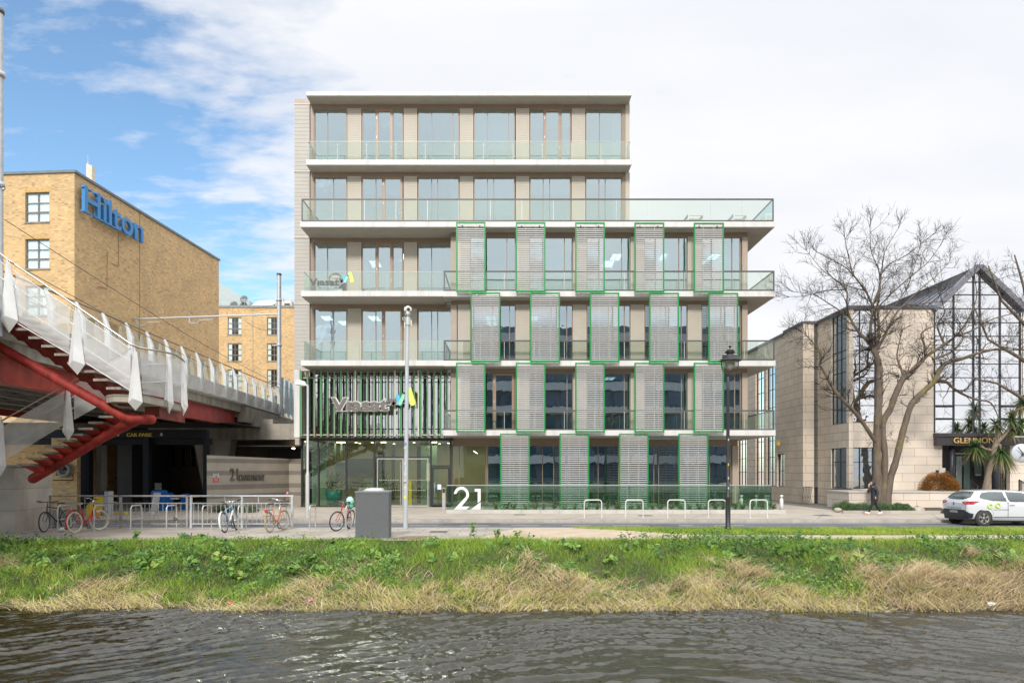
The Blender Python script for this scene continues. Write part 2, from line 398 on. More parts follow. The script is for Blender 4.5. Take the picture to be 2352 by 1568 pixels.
for lv in (3, 2):
    slab(-11.62, XR0-.35, YS, YF+.3, LV[lv])
    slab(XR0-.35, 14.5, YS-.03, YR+.3, LV[lv]-.02)
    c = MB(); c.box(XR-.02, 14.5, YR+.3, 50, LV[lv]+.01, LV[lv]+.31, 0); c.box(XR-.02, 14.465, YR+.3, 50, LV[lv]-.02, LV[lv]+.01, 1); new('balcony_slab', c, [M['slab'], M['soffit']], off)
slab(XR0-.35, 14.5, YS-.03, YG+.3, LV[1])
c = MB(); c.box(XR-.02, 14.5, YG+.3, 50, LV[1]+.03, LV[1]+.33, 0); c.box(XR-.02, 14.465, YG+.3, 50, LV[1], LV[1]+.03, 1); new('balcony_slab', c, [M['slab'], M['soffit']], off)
# slab joints: thin dark seams in the soffit
c = MB()
for i, xs, y0 in ((5, [-8.2,-4.6,-1,2.6,5.2], YR), (4, [-8.2,-4.6], YS), (3, [-8.2,-4.6], YS), (6, [-9.7,-4.4,.9,4.3], YR)):
    for x in xs: c.box(x, x+.018, y0-.004, y0+.02, LV[i]+.03, LV[i]+(.33 if i < 6 else .26))
new('slab_joint', c, M['soffit'], off)

# ---- glazed bays
def window(x0, x1, y, z0, z1, mull=(), gl='glass', fr=.055, frm='brown', trans=(), name='window'):
    c = MB(); fd = .10
    c.box(x0, x0+fr, y, y+fd, z0, z1); c.box(x1-fr, x1, y, y+fd, z0, z1)
    c.box(x0+fr, x1-fr, y+.003, y+fd, z1-fr, z1); c.box(x0+fr, x1-fr, y+.003, y+fd, z0, z0+fr)
    for m in mull: c.box(m-fr*.4, m+fr*.4, y+.006, y+fd-.006, z0+fr, z1-fr)
    for m in trans: c.box(x0+fr, x1-fr, y+.009, y+fd-.009, m-.03, m+.03)
    o = new(name, c, M[frm], off)
    g = MB(); g.box(x0+fr, x1-fr, y+.045, y+.06, z0+fr, z1-fr); new('pane', g, M[gl], o)
    return o
def door(x0, x1, y, z0, z1, gl='glass', frm='doorbrown', hside=1):
    c = MB(); fr = .13; yy = y-.02
    c.box(x0, x0+fr, yy, yy+.1, z0, z1); c.box(x1-fr, x1, yy, yy+.1, z0, z1)
    c.box(x0+fr, x1-fr, yy, yy+.1, z1-fr, z1); c.box(x0+fr, x1-fr, yy, yy+.1, z0, z0+.16)
    o = new('door', c, M[frm], off)
    g = MB(); g.box(x0+fr, x1-fr, yy+.04, yy+.055, z0+.16, z1-fr); new('pane', g, M[gl], o)
    h = MB(); hx = x1-fr/2 if hside > 0 else x0+fr/2
    h.box(hx-.025, hx+.025, yy-.015, yy, z0+.95, z0+1.15); h.box(hx-.12, hx+.02, yy-.05, yy-.03, z0+1.06, z0+1.085); new('handle', h, M['steel'], o)
    h = MB()
    for hz in (.35, 1.6, 2.7):
        xx = x0+.02 if hside > 0 else x1-.02
        h.box(xx-.02, xx+.02, yy-.02, yy, z0+hz, z0+hz+.14)
    new('hinge', h, M['galv'], o)
def panel(x0, x1, y, z0, z1, name='cladding_panel'):
    c = MB(); c.box(x0+.03, x1-.03, y-.03, y+.1, z0, z1, 0)
    c.box(x0, x0+.03, y-.045, y+.1, z0, z1, 1); c.box(x1-.03, x1, y-.045, y+.1, z0, z1, 1); c.box(x0+.03, x1-.03, y-.04, y+.1, z1-.03, z1-.001, 1)
    new(name, c, [M['panel'], M['trim']], off)
def ux(u, y=YF): return X(u, y)
Q = lambda x: 658.6+.42*x       # tower zoom x -> u
def Q4(x): return 1034.9+.42*x
BAYS = []   # (window u0,u1,mullions), from the tower's top floor
BAYS5 = [(Q(150), Q(330), [Q(222)], None), (Q(410), Q(636), [Q(482)], (Q(490), Q(578))), (Q(716), Q(943), [Q(792), Q(908)], None),
         (Q4(127), Q4(352), [Q4(202), Q4(318)], None), (Q4(433), Q4(658), [Q4(505)], (Q4(512), Q4(602))), (Q4(738), Q4(938), [Q4(815)], None)]
BAYS4 = [(Q(150), Q(330), [Q(255)], None), (Q(410), Q(636), [Q(487)], (Q(526), Q(634))), (Q(716), Q(943), [Q(792), Q(825)], None),
         (Q4(127), Q4(352), [Q4(202), Q4(236)], None), (Q4(433), Q4(658), [Q4(507), Q4(542)], None), (Q4(738), Q4(938), [Q4(812), Q4(846)], None)]
PANS = [(Q(333), Q(408)), (Q(640), Q(713)), (Q(946), Q(1020)), (Q4(357), Q4(430)), (Q4(662), Q4(735))]
rb = random.Random(5)
def blinds(x0, x1, z0, z1, y, k):
    """white blinds or curtains behind some panes"""
    c = MB()
    if k == 0: c.box(x0+.05, x1-.05, y+.35, y+.37, z1-.9, z1-.05)
    elif k == 1: c.box(x1-.5, x1-.06, y+.35, y+.4, z0+.05, z1-.05)
    elif k == 2: c.box(x0+.05, x1-.05, y+.35, y+.37, z0+1.1, z1-.05)
    elif k == 3: c.box(x0+.5, x1-.6, y+.6, y+.62, z0+.05, z0+1.1)
    new('blind', c, M['blind'], off)
for lv, bays, nb in ((5, BAYS5, 6), (4, BAYS4, 6), (3, BAYS5, 3), (2, BAYS4, 3)):
    z0, z1 = LV[lv]+.34, LV[lv+1]-.24
    for i, (a, b, ml, dr) in enumerate(bays[:nb]):
        x0, x1 = ux(a), ux(b)
        if nb == 3 and i == 2: x1 = XR0-.02
        if dr:
            d0, d1 = ux(dr[0]), ux(dr[1])
            if d0-x0 > .2: window(x0, d0-.002, YF, z0, z1, [ux(q) for q in ml if ux(q) < d0-.1])
            if x1-d1 > .2: window(d1+.002, x1, YF, z0, z1)
            door(d0, d1, YF, z0, z1-.02)
            e = MB(); e.box(d0, d1, YF+.0, YF+.06, z1-.02, z1); new('door_head', e, M['brown'], off)
        else:
            window(x0, x1, YF, z0, z1, [ux(q) for q in ml if ux(q) < x1-.1])
        k = {(5,2):1,(5,3):2,(5,5):1,(5,1):0,(4,2):1,(4,5):1,(4,0):3,(4,1):0,(4,4):0,(3,0):0,(5,0):3,(5,4):0,(2,1):3,(4,3):2,(3,1):0,(2,0):3}.get((lv, i))
        if k is not None: blinds(x0, x1, z0, z1, YF, k)
    for (a, b) in PANS[:(5 if nb == 6 else 2)]: panel(ux(a), ux(b), YF, z0, z1)
    # dark head strip under the soffit, jambs, left fin panel
    c = MB(); xe = XT-.3 if nb == 6 else XR0-.01
    c.box(ux(713.6), xe, YF-.01, YF+.15, z1, LV[lv+1]); c.box(ux(713.6), ux(Q(150)), YF-.05, YF+.15, z0, z1)
    if nb == 6: c.box(ux(Q4(938)), ux(Q4(955)), YF-.05, YF+.15, z0, z1)
    new('window_head', c, M['brown'], off)
    if nb == 6: panel(ux(Q4(956)), XT, YF-.02, z0, LV[lv+1]-.02)
    c = MB(); xa = XL; zt = LV[lv+1]-.04; zb = LV[lv]+.05
    c.box(xa, ux(712), YF-.08, YF+.12, zb, zt, 0); c.box(xa-.02, ux(713), YF-.12, YF+.1, zb-.06, zb-.001, 1); c.box(xa-.015, ux(713), YF-.1, YF+.1, zt+.001, zt+.05, 1)
    new('corner_panel', c, [M['panel_side'], M['trim']], off)
    c = MB(); c.box(xa+.02, ux(712), YF-.05, YF+.12, LV[lv]-.35, zb-.07); new('corner_band', c, M['brownlite'], off)
c = MB(); c.box(XL+.02, ux(713), YF-.05, YF+.12, LV[6]+.02, LV[6]+.31); new('corner_band', c, M['brownlite'], off)

# ---- right wing bays
RW = lambda u: (u-U0)/F*YR
PB = {3: [(1051.7,1079), (1184.8,1215.5), (1317,1347), (1448.6,1479.3), (1580,1611)],
      2: [(1051.7,1079), (1184.8,1215.5), (1316.3,1346.5), (1448.6,1479.3), (1579.6,1610.5)],
      1: [(1051.7,1079), (1184.8,1215.5), (1317,1347), (1448.6,1479.3), (1580,1611)]}
for lv in (3, 2, 1):
    z0, z1 = LV[lv]+.32, LV[lv+1]-.24
    ps = PB[lv]; nxt = [p[0] for p in ps[1:]]+[1702.]
    for i, (a, b) in enumerate(ps):
        panel(RW(a), RW(b), YR, z0, z1)
        x0, x1 = RW(b)+.004, RW(nxt[i])-.004
        w_ = x1-x0
        gl = 'glass' if lv == 3 else 'glassdk'
        if lv == 1 and i == 0:
            d0, d1 = RW(1134), RW(1181); window(x0, d0-.003, YR, z0, z1, [], gl); door(d0, d1, YR, z0, z1-.02, gl); window(d1+.003, x1, YR, z0, z1, [], gl)
        else:
            window(x0, x1, YR, z0, z1, [x0+w_*(.33 if lv != 2 else .5), x1-.35] if lv != 3 else [x1-.5], gl)
        k = {(3,4):1,(3,1):2,(2,2):2,(1,2):1,(1,4):1,(3,0):3,(2,4):1}.get((lv, i))
        if k is not None: blinds(x0, x1, z0, z1, YR, k)
    c = MB(); c.box(XR0, XR, YR-.01, YR+.15, z1, LV[lv+1]-.0); c.box(RW(1703), XR, YR-.06, YR+.4, z0-.01, z1-.001)
    c.box(XR0, RW(1050), YR-.06, YF+.2, z0-.01, z1-.001)
    new('window_head', c, M['brown'], off)
    c = MB(); c.box(RW(1704), XR+.01, YR-.075, YR-.061, z0, z1-.02)
    new('corner_column', c, M['brownlite'], off)
    c = MB(); c.add([(XR0-.012,YF,z0),(XR0-.012,YR-.075,z0),(RW(1049),YR-.075,z0),(RW(1049),YR-.075,z1-.02),(XR0-.012,YR-.075,z1-.02),(XR0-.012,YF,z1-.02)], [(0,1,4,5),(1,2,3,4)]); new('corner_column', c, M['brownlite'], off)
c = MB(); c.box(XR+.001, XR+.02, YR, YR+.6, 4.4, 15.4)
new('wing_head', c, M['brown'], off)

# ---- ground floor right
GX = lambda u: (u-U0)/F*YG
c = MB(); c.box(XR0, XR, YG-.02, YG+.2, LV[1]-.42, LV[1]); new('ground_head', c, M['brown'], off)
gm = [1038, 1054.5, 1117, 1180, 1246, 1300, 1345, 1384, 1422, 1466, 1502, 1560, 1600, 1630, 1657, 1680]
window(GX(1038), GX(1117), YG, .02, LV[1]-.43, [GX(1054.5)], 'lobby_glass', .05)
for a, b, ml in ((1119, 1300, [1180, 1246, 1272]), (1302, 1422, [1345, 1374]), (1424, 1560, [1466, 1502, 1513]), (1562, 1680, [1600, 1630])):
    window(GX(a), GX(b), YG, .02, LV[1]-.43, [GX(q) for q in ml], 'glassdk', .05)
c = MB(); c.box(GX(1681), XR, YG-.12, YG+.5, 0, LV[1]-.43); new('corner_column', c, M['brownlite'], off)
c = MB()
for u in (1346, 1363, 1600, 1640): c.box(GX(u), GX(u+13), YG+.5, YG+.55, .05, 3.5)
new('blind', c, M['blind'], off)
c = MB(); c.box(XR-.25, XR, YG+.5, 45.5, 0, 4.0); new('flank_wall', c, M['glassdk'], off)
c = MB()   # desks and chairs seen dimly in the ground-floor rooms
for x in (0.4, 5.2, 9.2):
    c.box(x, x+1.6, 42, 42.8, .70, .75); 
    for a in (x+.05, x+1.5): c.box(a, a+.05, 42.1, 42.15, .02, .70); c.box(a, a+.05, 42.7, 42.75, .02, .70)
new('office_desk', c, M['white'], off)

# ---- balustrades
def balustrade(x0, x1, y, z, h, dark, posts, returns=(True, True), yb=YF-.05, gap=.012, label=None):
    c = MB(); r = .035
    if dark:
        c.box(x0, x1, y-.03, y+.03, z+h-.075, z+h); c.box(x0+.001, x1-.001, y-.028, y+.028, z+.03, z+.09)
        for xx in (x0, x1-.06): c.box(xx, xx+.06, y-.029, y+.029, z+.031, z+h-.061)
        for xx, on in ((x0+.03, returns[0]), (x1-.03, returns[1])):
            if on: c.box(xx-.028, xx+.028, y+.03, yb, z+h-.058, z+h-.002); c.box(xx-.026, xx+.026, y+.03, yb, z+.032, z+.088)
    else:
        c.box(x0, x1, y-.018, y+.018, z+h-.024, z+h)
        for xx, on in ((x0+.02, returns[0]), (x1-.02, returns[1])):
            if on: c.box(xx-.018, xx+.018, y+.02, yb, z+h-.033, z+h-.002)
    o = new('balustrade', c, M['darkrail'] if dark else M['steel'], off, label)
    g = MB(); b = [x0+.02]+list(posts)+[x1-.02]
    for a, e in zip(b[:-1], b[1:]): g.box(a+gap, e-gap, y-.006, y+.006, z+(.09 if dark else .03), z+h-.05)
    for xx, on in ((x0+.03, returns[0]), (x1-.03, returns[1])):
        if on: g.box(xx-.006, xx+.006, y+.03, yb, z+(.09 if dark else .03), z+h-.055)
    new('glass_panel', g, M['balglass'], o)
    q = MB()
    if dark:
        for p in posts: q.box(p-.011, p+.011, y-.012, y+.012, z+.09, z+h-.06)
        if returns[1]:
            yy = y+1.2
            while yy < yb: q.box(x1-.042, x1-.018, yy, yy+.03, z+.09, z+h-.06); yy += 1.35
    else:
        for p in posts:
            q.box(p-.013, p+.013, y+.03, y+.075, z, z+h-.05)
            for s_ in (-.07, .07):
                for zz in (.18, h-.2): q.box(p+s_-.018, p+s_+.018, y-.022, y+.022, z+zz-.018, z+zz+.018)
    new('post', q, M['steel'] if not dark else M['galv'], o)
def spaced(a, b, n): return [a+(b-a)*i/n for i in range(1, n)]
balustrade(-11.5, 6.66, YR+.08, LV[5]+.33, 1.05, False, spaced(-11.5, 6.66, 11))
balustrade(-11.6, 14.42, YS+.06, LV[4]+.33, 1.28, True, spaced(-11.6, 14.42, 15), yb=49)
balustrade(-11.5, XR0-.42, YS+.08, LV[3]+.33, 1.08, False, spaced(-11.5, XR0-.4, 5), (True, False))
balustrade(-11.5, XR0-.42, YS+.08, LV[2]+.33, 1.08, False, spaced(-11.5, XR0-.4, 5), (True, False))
for lv in (3, 2, 1):
    balustrade(XR0-.33, 14.45, YS+.03, LV[lv]+.31, 1.13, True, spaced(XR0-.3, 14.45, 11), (True, True), yb=49)
for o_, yb_ in ():
    pass
# ---- green framed louvre screens
def screen(u0, u1, v0, v1, brackets=False, label=None):
    y = 37.28; x0, x1 = X(u0, y), X(u1, y); z1, z0 = Z(v0, y), max(.02, Z(v1, y))
    c = MB(); w_ = .072
    c.box(x0, x0+w_, y, y+.09, z0, z1); c.box(x1-w_, x1, y, y+.09, z0, z1)
    c.box(x0+w_, x1-w_, y+.002, y+.088, z1-w_, z1); c.box(x0+w_, x1-w_, y+.002, y+.088, z0, z0+w_)
    o = new('louvre_screen', c, M['green'], off, label)
    s_ = MB(); z = z0+w_+.05
    while z < z1-w_-(.28 if brackets else .03):
        s_.box(x0+w_, x1-w_, y+.025, y+.05, z-.020, z+.020)
        z += .1035
    if not brackets: pass
    for q in (.33, .68): s_.box(x0+(x1-x0)*q-.008, x0+(x1-x0)*q+.008, y+.076, y+.086, z0+w_, z1-w_)
    new('slats', s_, M['white'], o)
    b = MB()
    for q in (.2, .8): b.box(x0+(x1-x0)*q-.03, x0+(x1-x0)*q+.03, y+.02, y+.28, z1-.17, z1-.11)
    for q in (.2, .8): b.box(x0+(x1-x0)*q-.03, x0+(x1-x0)*q+.03, y+.09, y+.28, z0+.12, z0+.17)
    new('bracket', b, M['galv'], o)
A = [(1047.5,1115), (1184.8,1252.8), (1321.3,1389.3), (1457.5,1526), (1593.9,1663)]
for i, (a, b) in enumerate(A): screen(a, b, 509.5+.5*i, 669.5+.4*i, True)
for i, (a, b) in enumerate([(1081,1149), (1217.6,1286), (1355,1422.6), (1491.2,1559.8), (1627.7,1695.8)]): screen(a, b, 671.2+.3*i, 831)
for i, (a, b) in enumerate(A): screen(a, b, 832.7, 992.5)
for i, (a, b) in enumerate([(1148.5,1217), (1285,1353.5), (1422,1490), (1558.6,1627)]): screen(a, b, 995.4, 1169)

# ---- first-floor fins over the entrance and the glazing behind them
yf = 38.55
c = MB()
for i in range(24):
    u = Q(0)*0+ 690.5+15.28*i-.0
    if u > 1030: break
    x = X(u, yf); c.box(x, x+.062, yf-.13, yf+.08, Z(1003, yf), LV[2]-.1)
new('green_fins', c, M['greenfin'], off)
c = MB()
for i in range(24):
    u = 690.5+15.28*i
    if u > 1030: break
    x = X(u, yf)+.064; c.box(x, x+.013, yf-.135, yf-.02, Z(1003, yf), LV[2]-.12)
    c.box(x+.10, x+.14, yf+.45, yf+.52, Z(1000, yf)-.1, LV[2]-.12, 1)
new('fin_edges', c, [M['trim'], M['black']], off)
c = MB()
c.box(X(688, yf), XR0-.1, yf+.085, yf+.12, Z(998, yf)-.03, Z(998, yf)+.03); c.box(X(688, yf), XR0-.1, yf+.085, yf+.12, Z(867, yf)-.03, Z(867, yf)+.03)
for u in (817.5, 908, 961.5): c.box(X(u, yf)-.03, X(u, yf)+.05, yf-.16, yf-.138, Z(1002, yf), LV[2]-.1)
new('fin_rail', c, M['trim'], off)
c = MB(); c.box(X(677, yf), X(690, yf), yf-.15, yf+.1, Z(1004, yf), LV[2]-.05, 0); c.box(X(677.5, yf), X(689.5, yf), yf+.1, yf+1.6, Z(1004, yf), LV[2]-.06, 1)
new('end_panel', c, [M['slab'], M['panel_side']], off)
y1 = 39.55
window(X(692, y1), XR0-.02, y1, Z(1007, y1), LV[2]-.1, [X(u, y1) for u in (739, 795, 860, 925, 990)], 'entglass' if 'entglass' in M else 'glass', .06, 'black', [Z(985, y1)])
c = MB(); c.box(X(690, 39.8), XR0-.02, 39.7, 39.9, 3.85, LV[1]+.1); new('window_head', c, M['black'], off)
c = MB(); c.box(X(692,39.7), XR0-.03, 39.68, 39.74, 3.96, 4.7); new('spandrel', c, M['black'], off)
# ---- entrance glazing
ye = 39.8; EX = lambda u: (u-U0)/F*ye
c = MB()
for u in (693.5, 732, 795.4, 860, 989.7, 1035): c.box(EX(u)-.045, EX(u)+.045, ye-.06, ye+.1, 0, 3.85)
for a, b in ((693.5, 732), (732, 795.4), (795.4, 860), (989.7, 1035)): c.box(EX(a)+.045, EX(b)-.045, ye-.05, ye+.05, 0, .07)
c.box(EX(860)+.045, EX(989.7)-.045, ye-.05, ye+.06, Z(1050.5, ye), Z(1048, ye)); c.box(EX(989.7)+.045, EX(1035)-.045, ye-.05, ye+.06, Z(1071, ye), Z(1068, ye))
o = new('entrance_frame', c, M['black'], off)
g = MB()
for a, b, z0, z1 in ((693.5,732,.07,3.85), (732,795.4,.07,3.85), (795.4,860,.07,3.85), (860,989.7,Z(1048,ye),3.85), (989.7,1035,Z(1068,ye),3.85)):
    g.box(EX(a)+.045, EX(b)-.045, ye, ye+.015, z0, z1)
new('pane', g, M['lobby_glass'], o)
# double glass doors with tall pull handles
for a, b, hx in ((866, 926, 921), (926.5, 984, 932)):
    c = MB(); zt = Z(1052, ye)
    for xx in (EX(a), EX(b)-.05): c.box(xx, xx+.05, ye-.03, ye+.04, .02, zt)
    c.box(EX(a)+.05, EX(b)-.05, ye-.03, ye+.04, zt-.06, zt); c.box(EX(a)+.05, EX(b)-.05, ye-.03, ye+.04, .02, .1)
    o = new('door', c, M['steel'], off); g = MB(); g.box(EX(a)+.05, EX(b)-.05, ye, ye+.012, .1, zt-.06); new('pane', g, M['lobby_glass'], o)
    h = MB(); h.tube([(EX(hx), ye-.1, .15), (EX(hx), ye-.1, zt-.2)], .024, 8); new('handle', h, M['steel'], o)
    d = MB()
    for zz in (.95, 1.55):
        x = EX(a)+.15
        while x < EX(b)-.15: d.box(x, x+.04, ye-.006, ye-.002, zz, zz+.04); x += .1
    new('dot_marking', d, M['white'], o)
c = MB(); c.box(EX(992), EX(1033), ye-.06, ye+.04, .02, Z(1072, ye)); 
c = MB(); a, b, zt = EX(992), EX(1033), Z(1072, ye)
c.box(a, a+.09, ye-.05, ye+.04, .02, zt); c.box(b-.09, b, ye-.05, ye+.04, .02, zt); c.box(a+.09, b-.09, ye-.05, ye+.04, zt-.12, zt); c.box(a+.09, b-.09, ye-.05, ye+.04, .02, .2)
o = new('side_door', c, M['black'], off); g = MB(); g.box(a+.09, b-.09, ye, ye+.012, .2, zt-.12); new('pane', g, M['lobby_glass'], o)
h = MB(); h.tube([(a+.17, ye-.06, .75), (a+.17, ye-.12, .8), (a+.17, ye-.12, 1.35), (a+.17, ye-.06, 1.4)], .018, 8); new('handle', h, M['steel'], o)
h = MB(); h.lathe([(.001,0),(.10,0),(.10,.006),(.001,.006)], (0,0,0), 20); h.v = [(a+.24+p[0], ye-.055-p[2], 1.15+p[1]) for p in h.v]; h.m = [0]*len(h.f)
h.box(a+.33, a+.55, ye-.056, ye-.05, 1.02, 1.32, 1)
new('door_sticker', h, [M['blue'], M['blind']], o)
# lobby: green-tinted walls, desk, plants
lf_ = mat('lobby_leaf', (.03,.08,.025), .5, var=.3); lob = mat('lobby_wall', (.52,.47,.32), .6, var=.15, scale=.5); lobg = mat('lobby_green_panel', (.16,.24,.17), .5, var=.1); lobc = mat('lobby_ceiling', (.55,.55,.42), .7, var=.05)
c = MB(); c.box(XL+.3, XR0+2.4, 45.3, 45.5, 0, 3.9, 0); c.box(XL+.4, EX(735), 41.3, 41.4, 0, 3.8, 1); c.box(EX(800), EX(856), 44, 44.1, 0, 1.6, 1)
c.box(EX(950), EX(990), 43, 43.1, 0, 3.7, 1); c.box(EX(745), EX(748), 42, 42.2, 0, 3.8, 1); c.box(EX(760), EX(763), 42, 42.2, 0, 3.8, 1)
c.box(XL+.3, XR0+2.4, 40.0, 45.3, 3.86, 3.9, 2)
new('lobby_wall', c, [lob, lobg, lobc], off)
c = MB(); c.box(EX(800), EX(870), 42.6, 43.4, .02, 1.05); new('reception_desk', c, mat('desk_veneer', (.5,.5,.38), .4), off)
c = MB()
for u0, u1, z0, z1 in ((796,858,1.7,2.9),(869,884,0,3.3),(900,906,0,3.7),(958,966,0,3.7),(716,724,0,3.8)): c.box(X(u0,44.5), X(u1,44.5), 44.4, 44.6, z0, z1)
c.box(EX(757), EX(783), 41, 41.1, 1.5, 2.6)
new('dark_wall_panel', c, mat('lobby_dark', (.05,.055,.045), .4), off)
q = random.Random(8)
for u, d, lab in ((766,40.9,'teal ribbed tub with a leafy plant behind the entrance glass'),(878,41.3,'dark planter with a small plant behind the entrance doors')):
    pt_ = empty('potted_plant', (X(u,d), d, 0), lab, 'potted plant', 'plants in the lobby')
    c = MB(); c.lathe([(.01,.12),(.30,.12),(.44,.55),(.46,.95),(.42,.95),(.40,.6),(.01,.6)], (X(u,d),d,0), 18); c.lathe([(.01,0),(.25,0),(.25,.12),(.01,.12)], (X(u,d),d,0), 14); new('pot', c, mat('pot_teal', (.02,.22,.20), .4), pt_)
    c = MB()
    for i in range(160):
        a_, e_ = q.uniform(0,6.28), q.uniform(.1,1.3); L_ = q.uniform(.5,1.3); b_ = Vector((X(u,d), d, .8)); d_ = Vector((math.cos(a_)*math.cos(e_)*.6, math.sin(a_)*math.cos(e_)*.6, math.sin(e_)))
        t_ = b_+d_*L_; s_ = Vector((-math.sin(a_), math.cos(a_), .2))*.06; c.add([t_-d_*.12, t_+s_, t_+d_*.14, t_-s_], [(0,1,2,3)])
    new('leaves', c, lf_, pt_)
c = MB(); c.box(EX(933), EX(943), ye+.4, ye+.42, .05, 1.5); new('notice_board', c, M['yellow'], off)
c = MB(); c.box(EX(978), EX(990), ye+.3, ye+.31, 1.5, 2.6); new('notice_board', c, mat('cream_notice', (.75,.74,.5), .6), off)
c = MB()
for u, v, d in ((818,1047,42),(826,1046,43),(855,1046,42),(877,1047,42),(951,1047,42),(1000,1048,42),(1010,1051,44),(1030,1050,43),(905,1050,44),(783,1044,43),(700,1047,40.4)):
    x = X(u, d); c.box(x-.06, x+.06, d-.06, d+.06, 3.83, 3.85)
new('downlight', c, M['warm'], off)
c = MB()
for u0, u1, v in ((774,795,1029), (876,886,1029), (991,1003,1030)):
    c.box(X(u0, 41.4), X(u1, 41.4), 41.3, 41.5, 3.80, 3.84)
c.bar((EX(1085), 41, 3.3), (EX(1094), 41, 3.15), .06, .03)
new('strip_light', c, M['warm'], off)
for k_, (x, y) in enumerate(((-10.5,42.2),(-7.5,42.5),(-4.6,42.2),(-1.5,42.5))):
    ld = bpy.data.lights.new('lobby_lamp', 'AREA'); ld.energy = 30; ld.size = 1.6; ld.color = (1,.88,.62); lo = bpy.data.objects.new('lobby_lamp', ld); col.objects.link(lo); lo.location = (x, y, 3.8)
c = MB()
for lv, us, d in ((3, [(1415,),(1404,),(1527,),(1620,),(1638,),(852,),(924,)], 42.5), (2, [(1128,),(1128,),(752,),(779,),(860,),(936,),(1225,)], 42.5), (1, [(1400,)], 42)):
    for k, (u,) in enumerate(us):
        x = X(u, d); c.box(x-.28, x-.03, d-.6+k%2*1.4, d+.6+k%2*1.4, LV[lv+1]-.10, LV[lv+1]-.082); c.box(x+.03, x+.28, d-.6+k%2*1.4, d+.6+k%2*1.4, LV[lv+1]-.10, LV[lv+1]-.082)
new('ceiling_light', c, M['lamp'], off)

# ---- company sign on the fins
gs = mat('sign_face', (.14,.125,.11), .5, var=.05)
def wave(mb, x0, x1, z0, z1, y, dep, mi=(0,1,2,3), wk=1.):
    W, Hh = x1-x0, z1-z0
    def pt(a, b): return (x0+a*W, y, z0+b*Hh)
    def st(a, b, w, m, w2=None):
        a = Vector(pt(*a)); b = Vector(pt(*b)); w2 = w2 or w; d = (b-a).normalized(); n = Vector((-d.z, 0, d.x)); k = []
        for j in range(9):
            t_ = math.pi*j/8; k.append(b+n*math.cos(t_)*w2/2+d*math.sin(t_)*w2/2)
        for j in range(9):
            t_ = math.pi*j/8; k.append(a-n*math.cos(t_)*w/2-d*math.sin(t_)*w/2)
        dy = mi.index(m)*.004 if m in mi else 0
        mb.prism([(p.x, p.z) for p in k], y-dep-dy, y, m)
    s = Hh*.16*wk
    st((.03,.24), (.12,.06), s*1.3, mi[0]); st((.12,.06), (.30,.42), s*.9, mi[0], s*.9)
    st((.30,.44), (.40,.08), s*1.4, mi[1]); st((.40,.08), (.58,.62), s*1.2, mi[2], s*.8); st((.58,.62), (.75,.95), s*.8, mi[2], s*.6)
    st((.80,.84), (.92,.12), s*1.2, mi[3], s*1.9)
lb, lg, ly = mat('sign_blue', (.10,.42,.62), .4, var=0), mat('sign_mint', (.25,.62,.42), .4, var=0), mat('sign_lime', (.62,.78,.12), .4, var=0)
ys = 38.2
sg = MB(); hh = fit_text('Vıasat', X(760.5, ys), X(892, ys), Z(943.5, ys), Z(913.2, ys), ys, .03, .034, 0); sg = hh
sg.lathe([(.001,0),(.1,0),(.1,.06),(.001,.06)], (0,0,0), 16); k = len(sg.v)-64; cx_, cz_ = X(891, ys), Z(922.5, ys)
sg.v[k:] = [(cx_+p[0], ys+.04-p[2], cz_+p[1]) for p in sg.v[k:]]
so = new('lettering', sg, gs, off, 'grey company lettering on the fins over the entrance')
ol = fit_text('Vıasat', X(758.6, ys), X(893.9, ys), Z(944.9, ys), Z(911.6, ys), ys+.03, .02, .072, 0); new('letter_rim', ol, mat('sign_rim', (.66,.64,.6), .5), so)
wv = MB(); wave(wv, X(897, ys), X(952, ys), Z(930, ys), Z(886, ys), ys+.02, .06, wk=1.)
new('logo', wv, [gs, lb, lg, ly], so)
c = MB(); c.box(X(762, ys), X(945, ys), ys+.07, ys+.1, Z(925, ys)-.02, Z(925, ys)+.02); c.box(X(770, ys), X(890, ys), ys+.07, ys+.1, Z(943.5, ys)-.02, Z(943.5, ys)+.02); new('sign_rail', c, M['trim'], so)
# lettering on the third-floor balcony glass
yb_ = YS+.05
fl = mat('film_grey', (.08,.085,.08), .5, var=0)
t1 = fit_text('Vıasat', X(709.5, yb_), X(779, yb_), Z(655.8, yb_), Z(639.6, yb_), yb_, .006, .035, 0)
t1.box(X(780.5, yb_), X(783.5, yb_), yb_-.004, yb_+.004, Z(646, yb_), Z(643, yb_))
so = new('glass_lettering', t1, fl, off); wv = MB(); wave(wv, X(781, yb_), X(811, yb_), Z(648, yb_), Z(624, yb_), yb_+.004, .01, wk=1.1)
new('logo', wv, [fl, mat('film_cyan', (.01,.55,.80), .4, var=0), mat('film_mint', (.35,.75,.55), .4, var=0), mat('film_lemon', (.85,.85,.12), .4, var=0)], so)

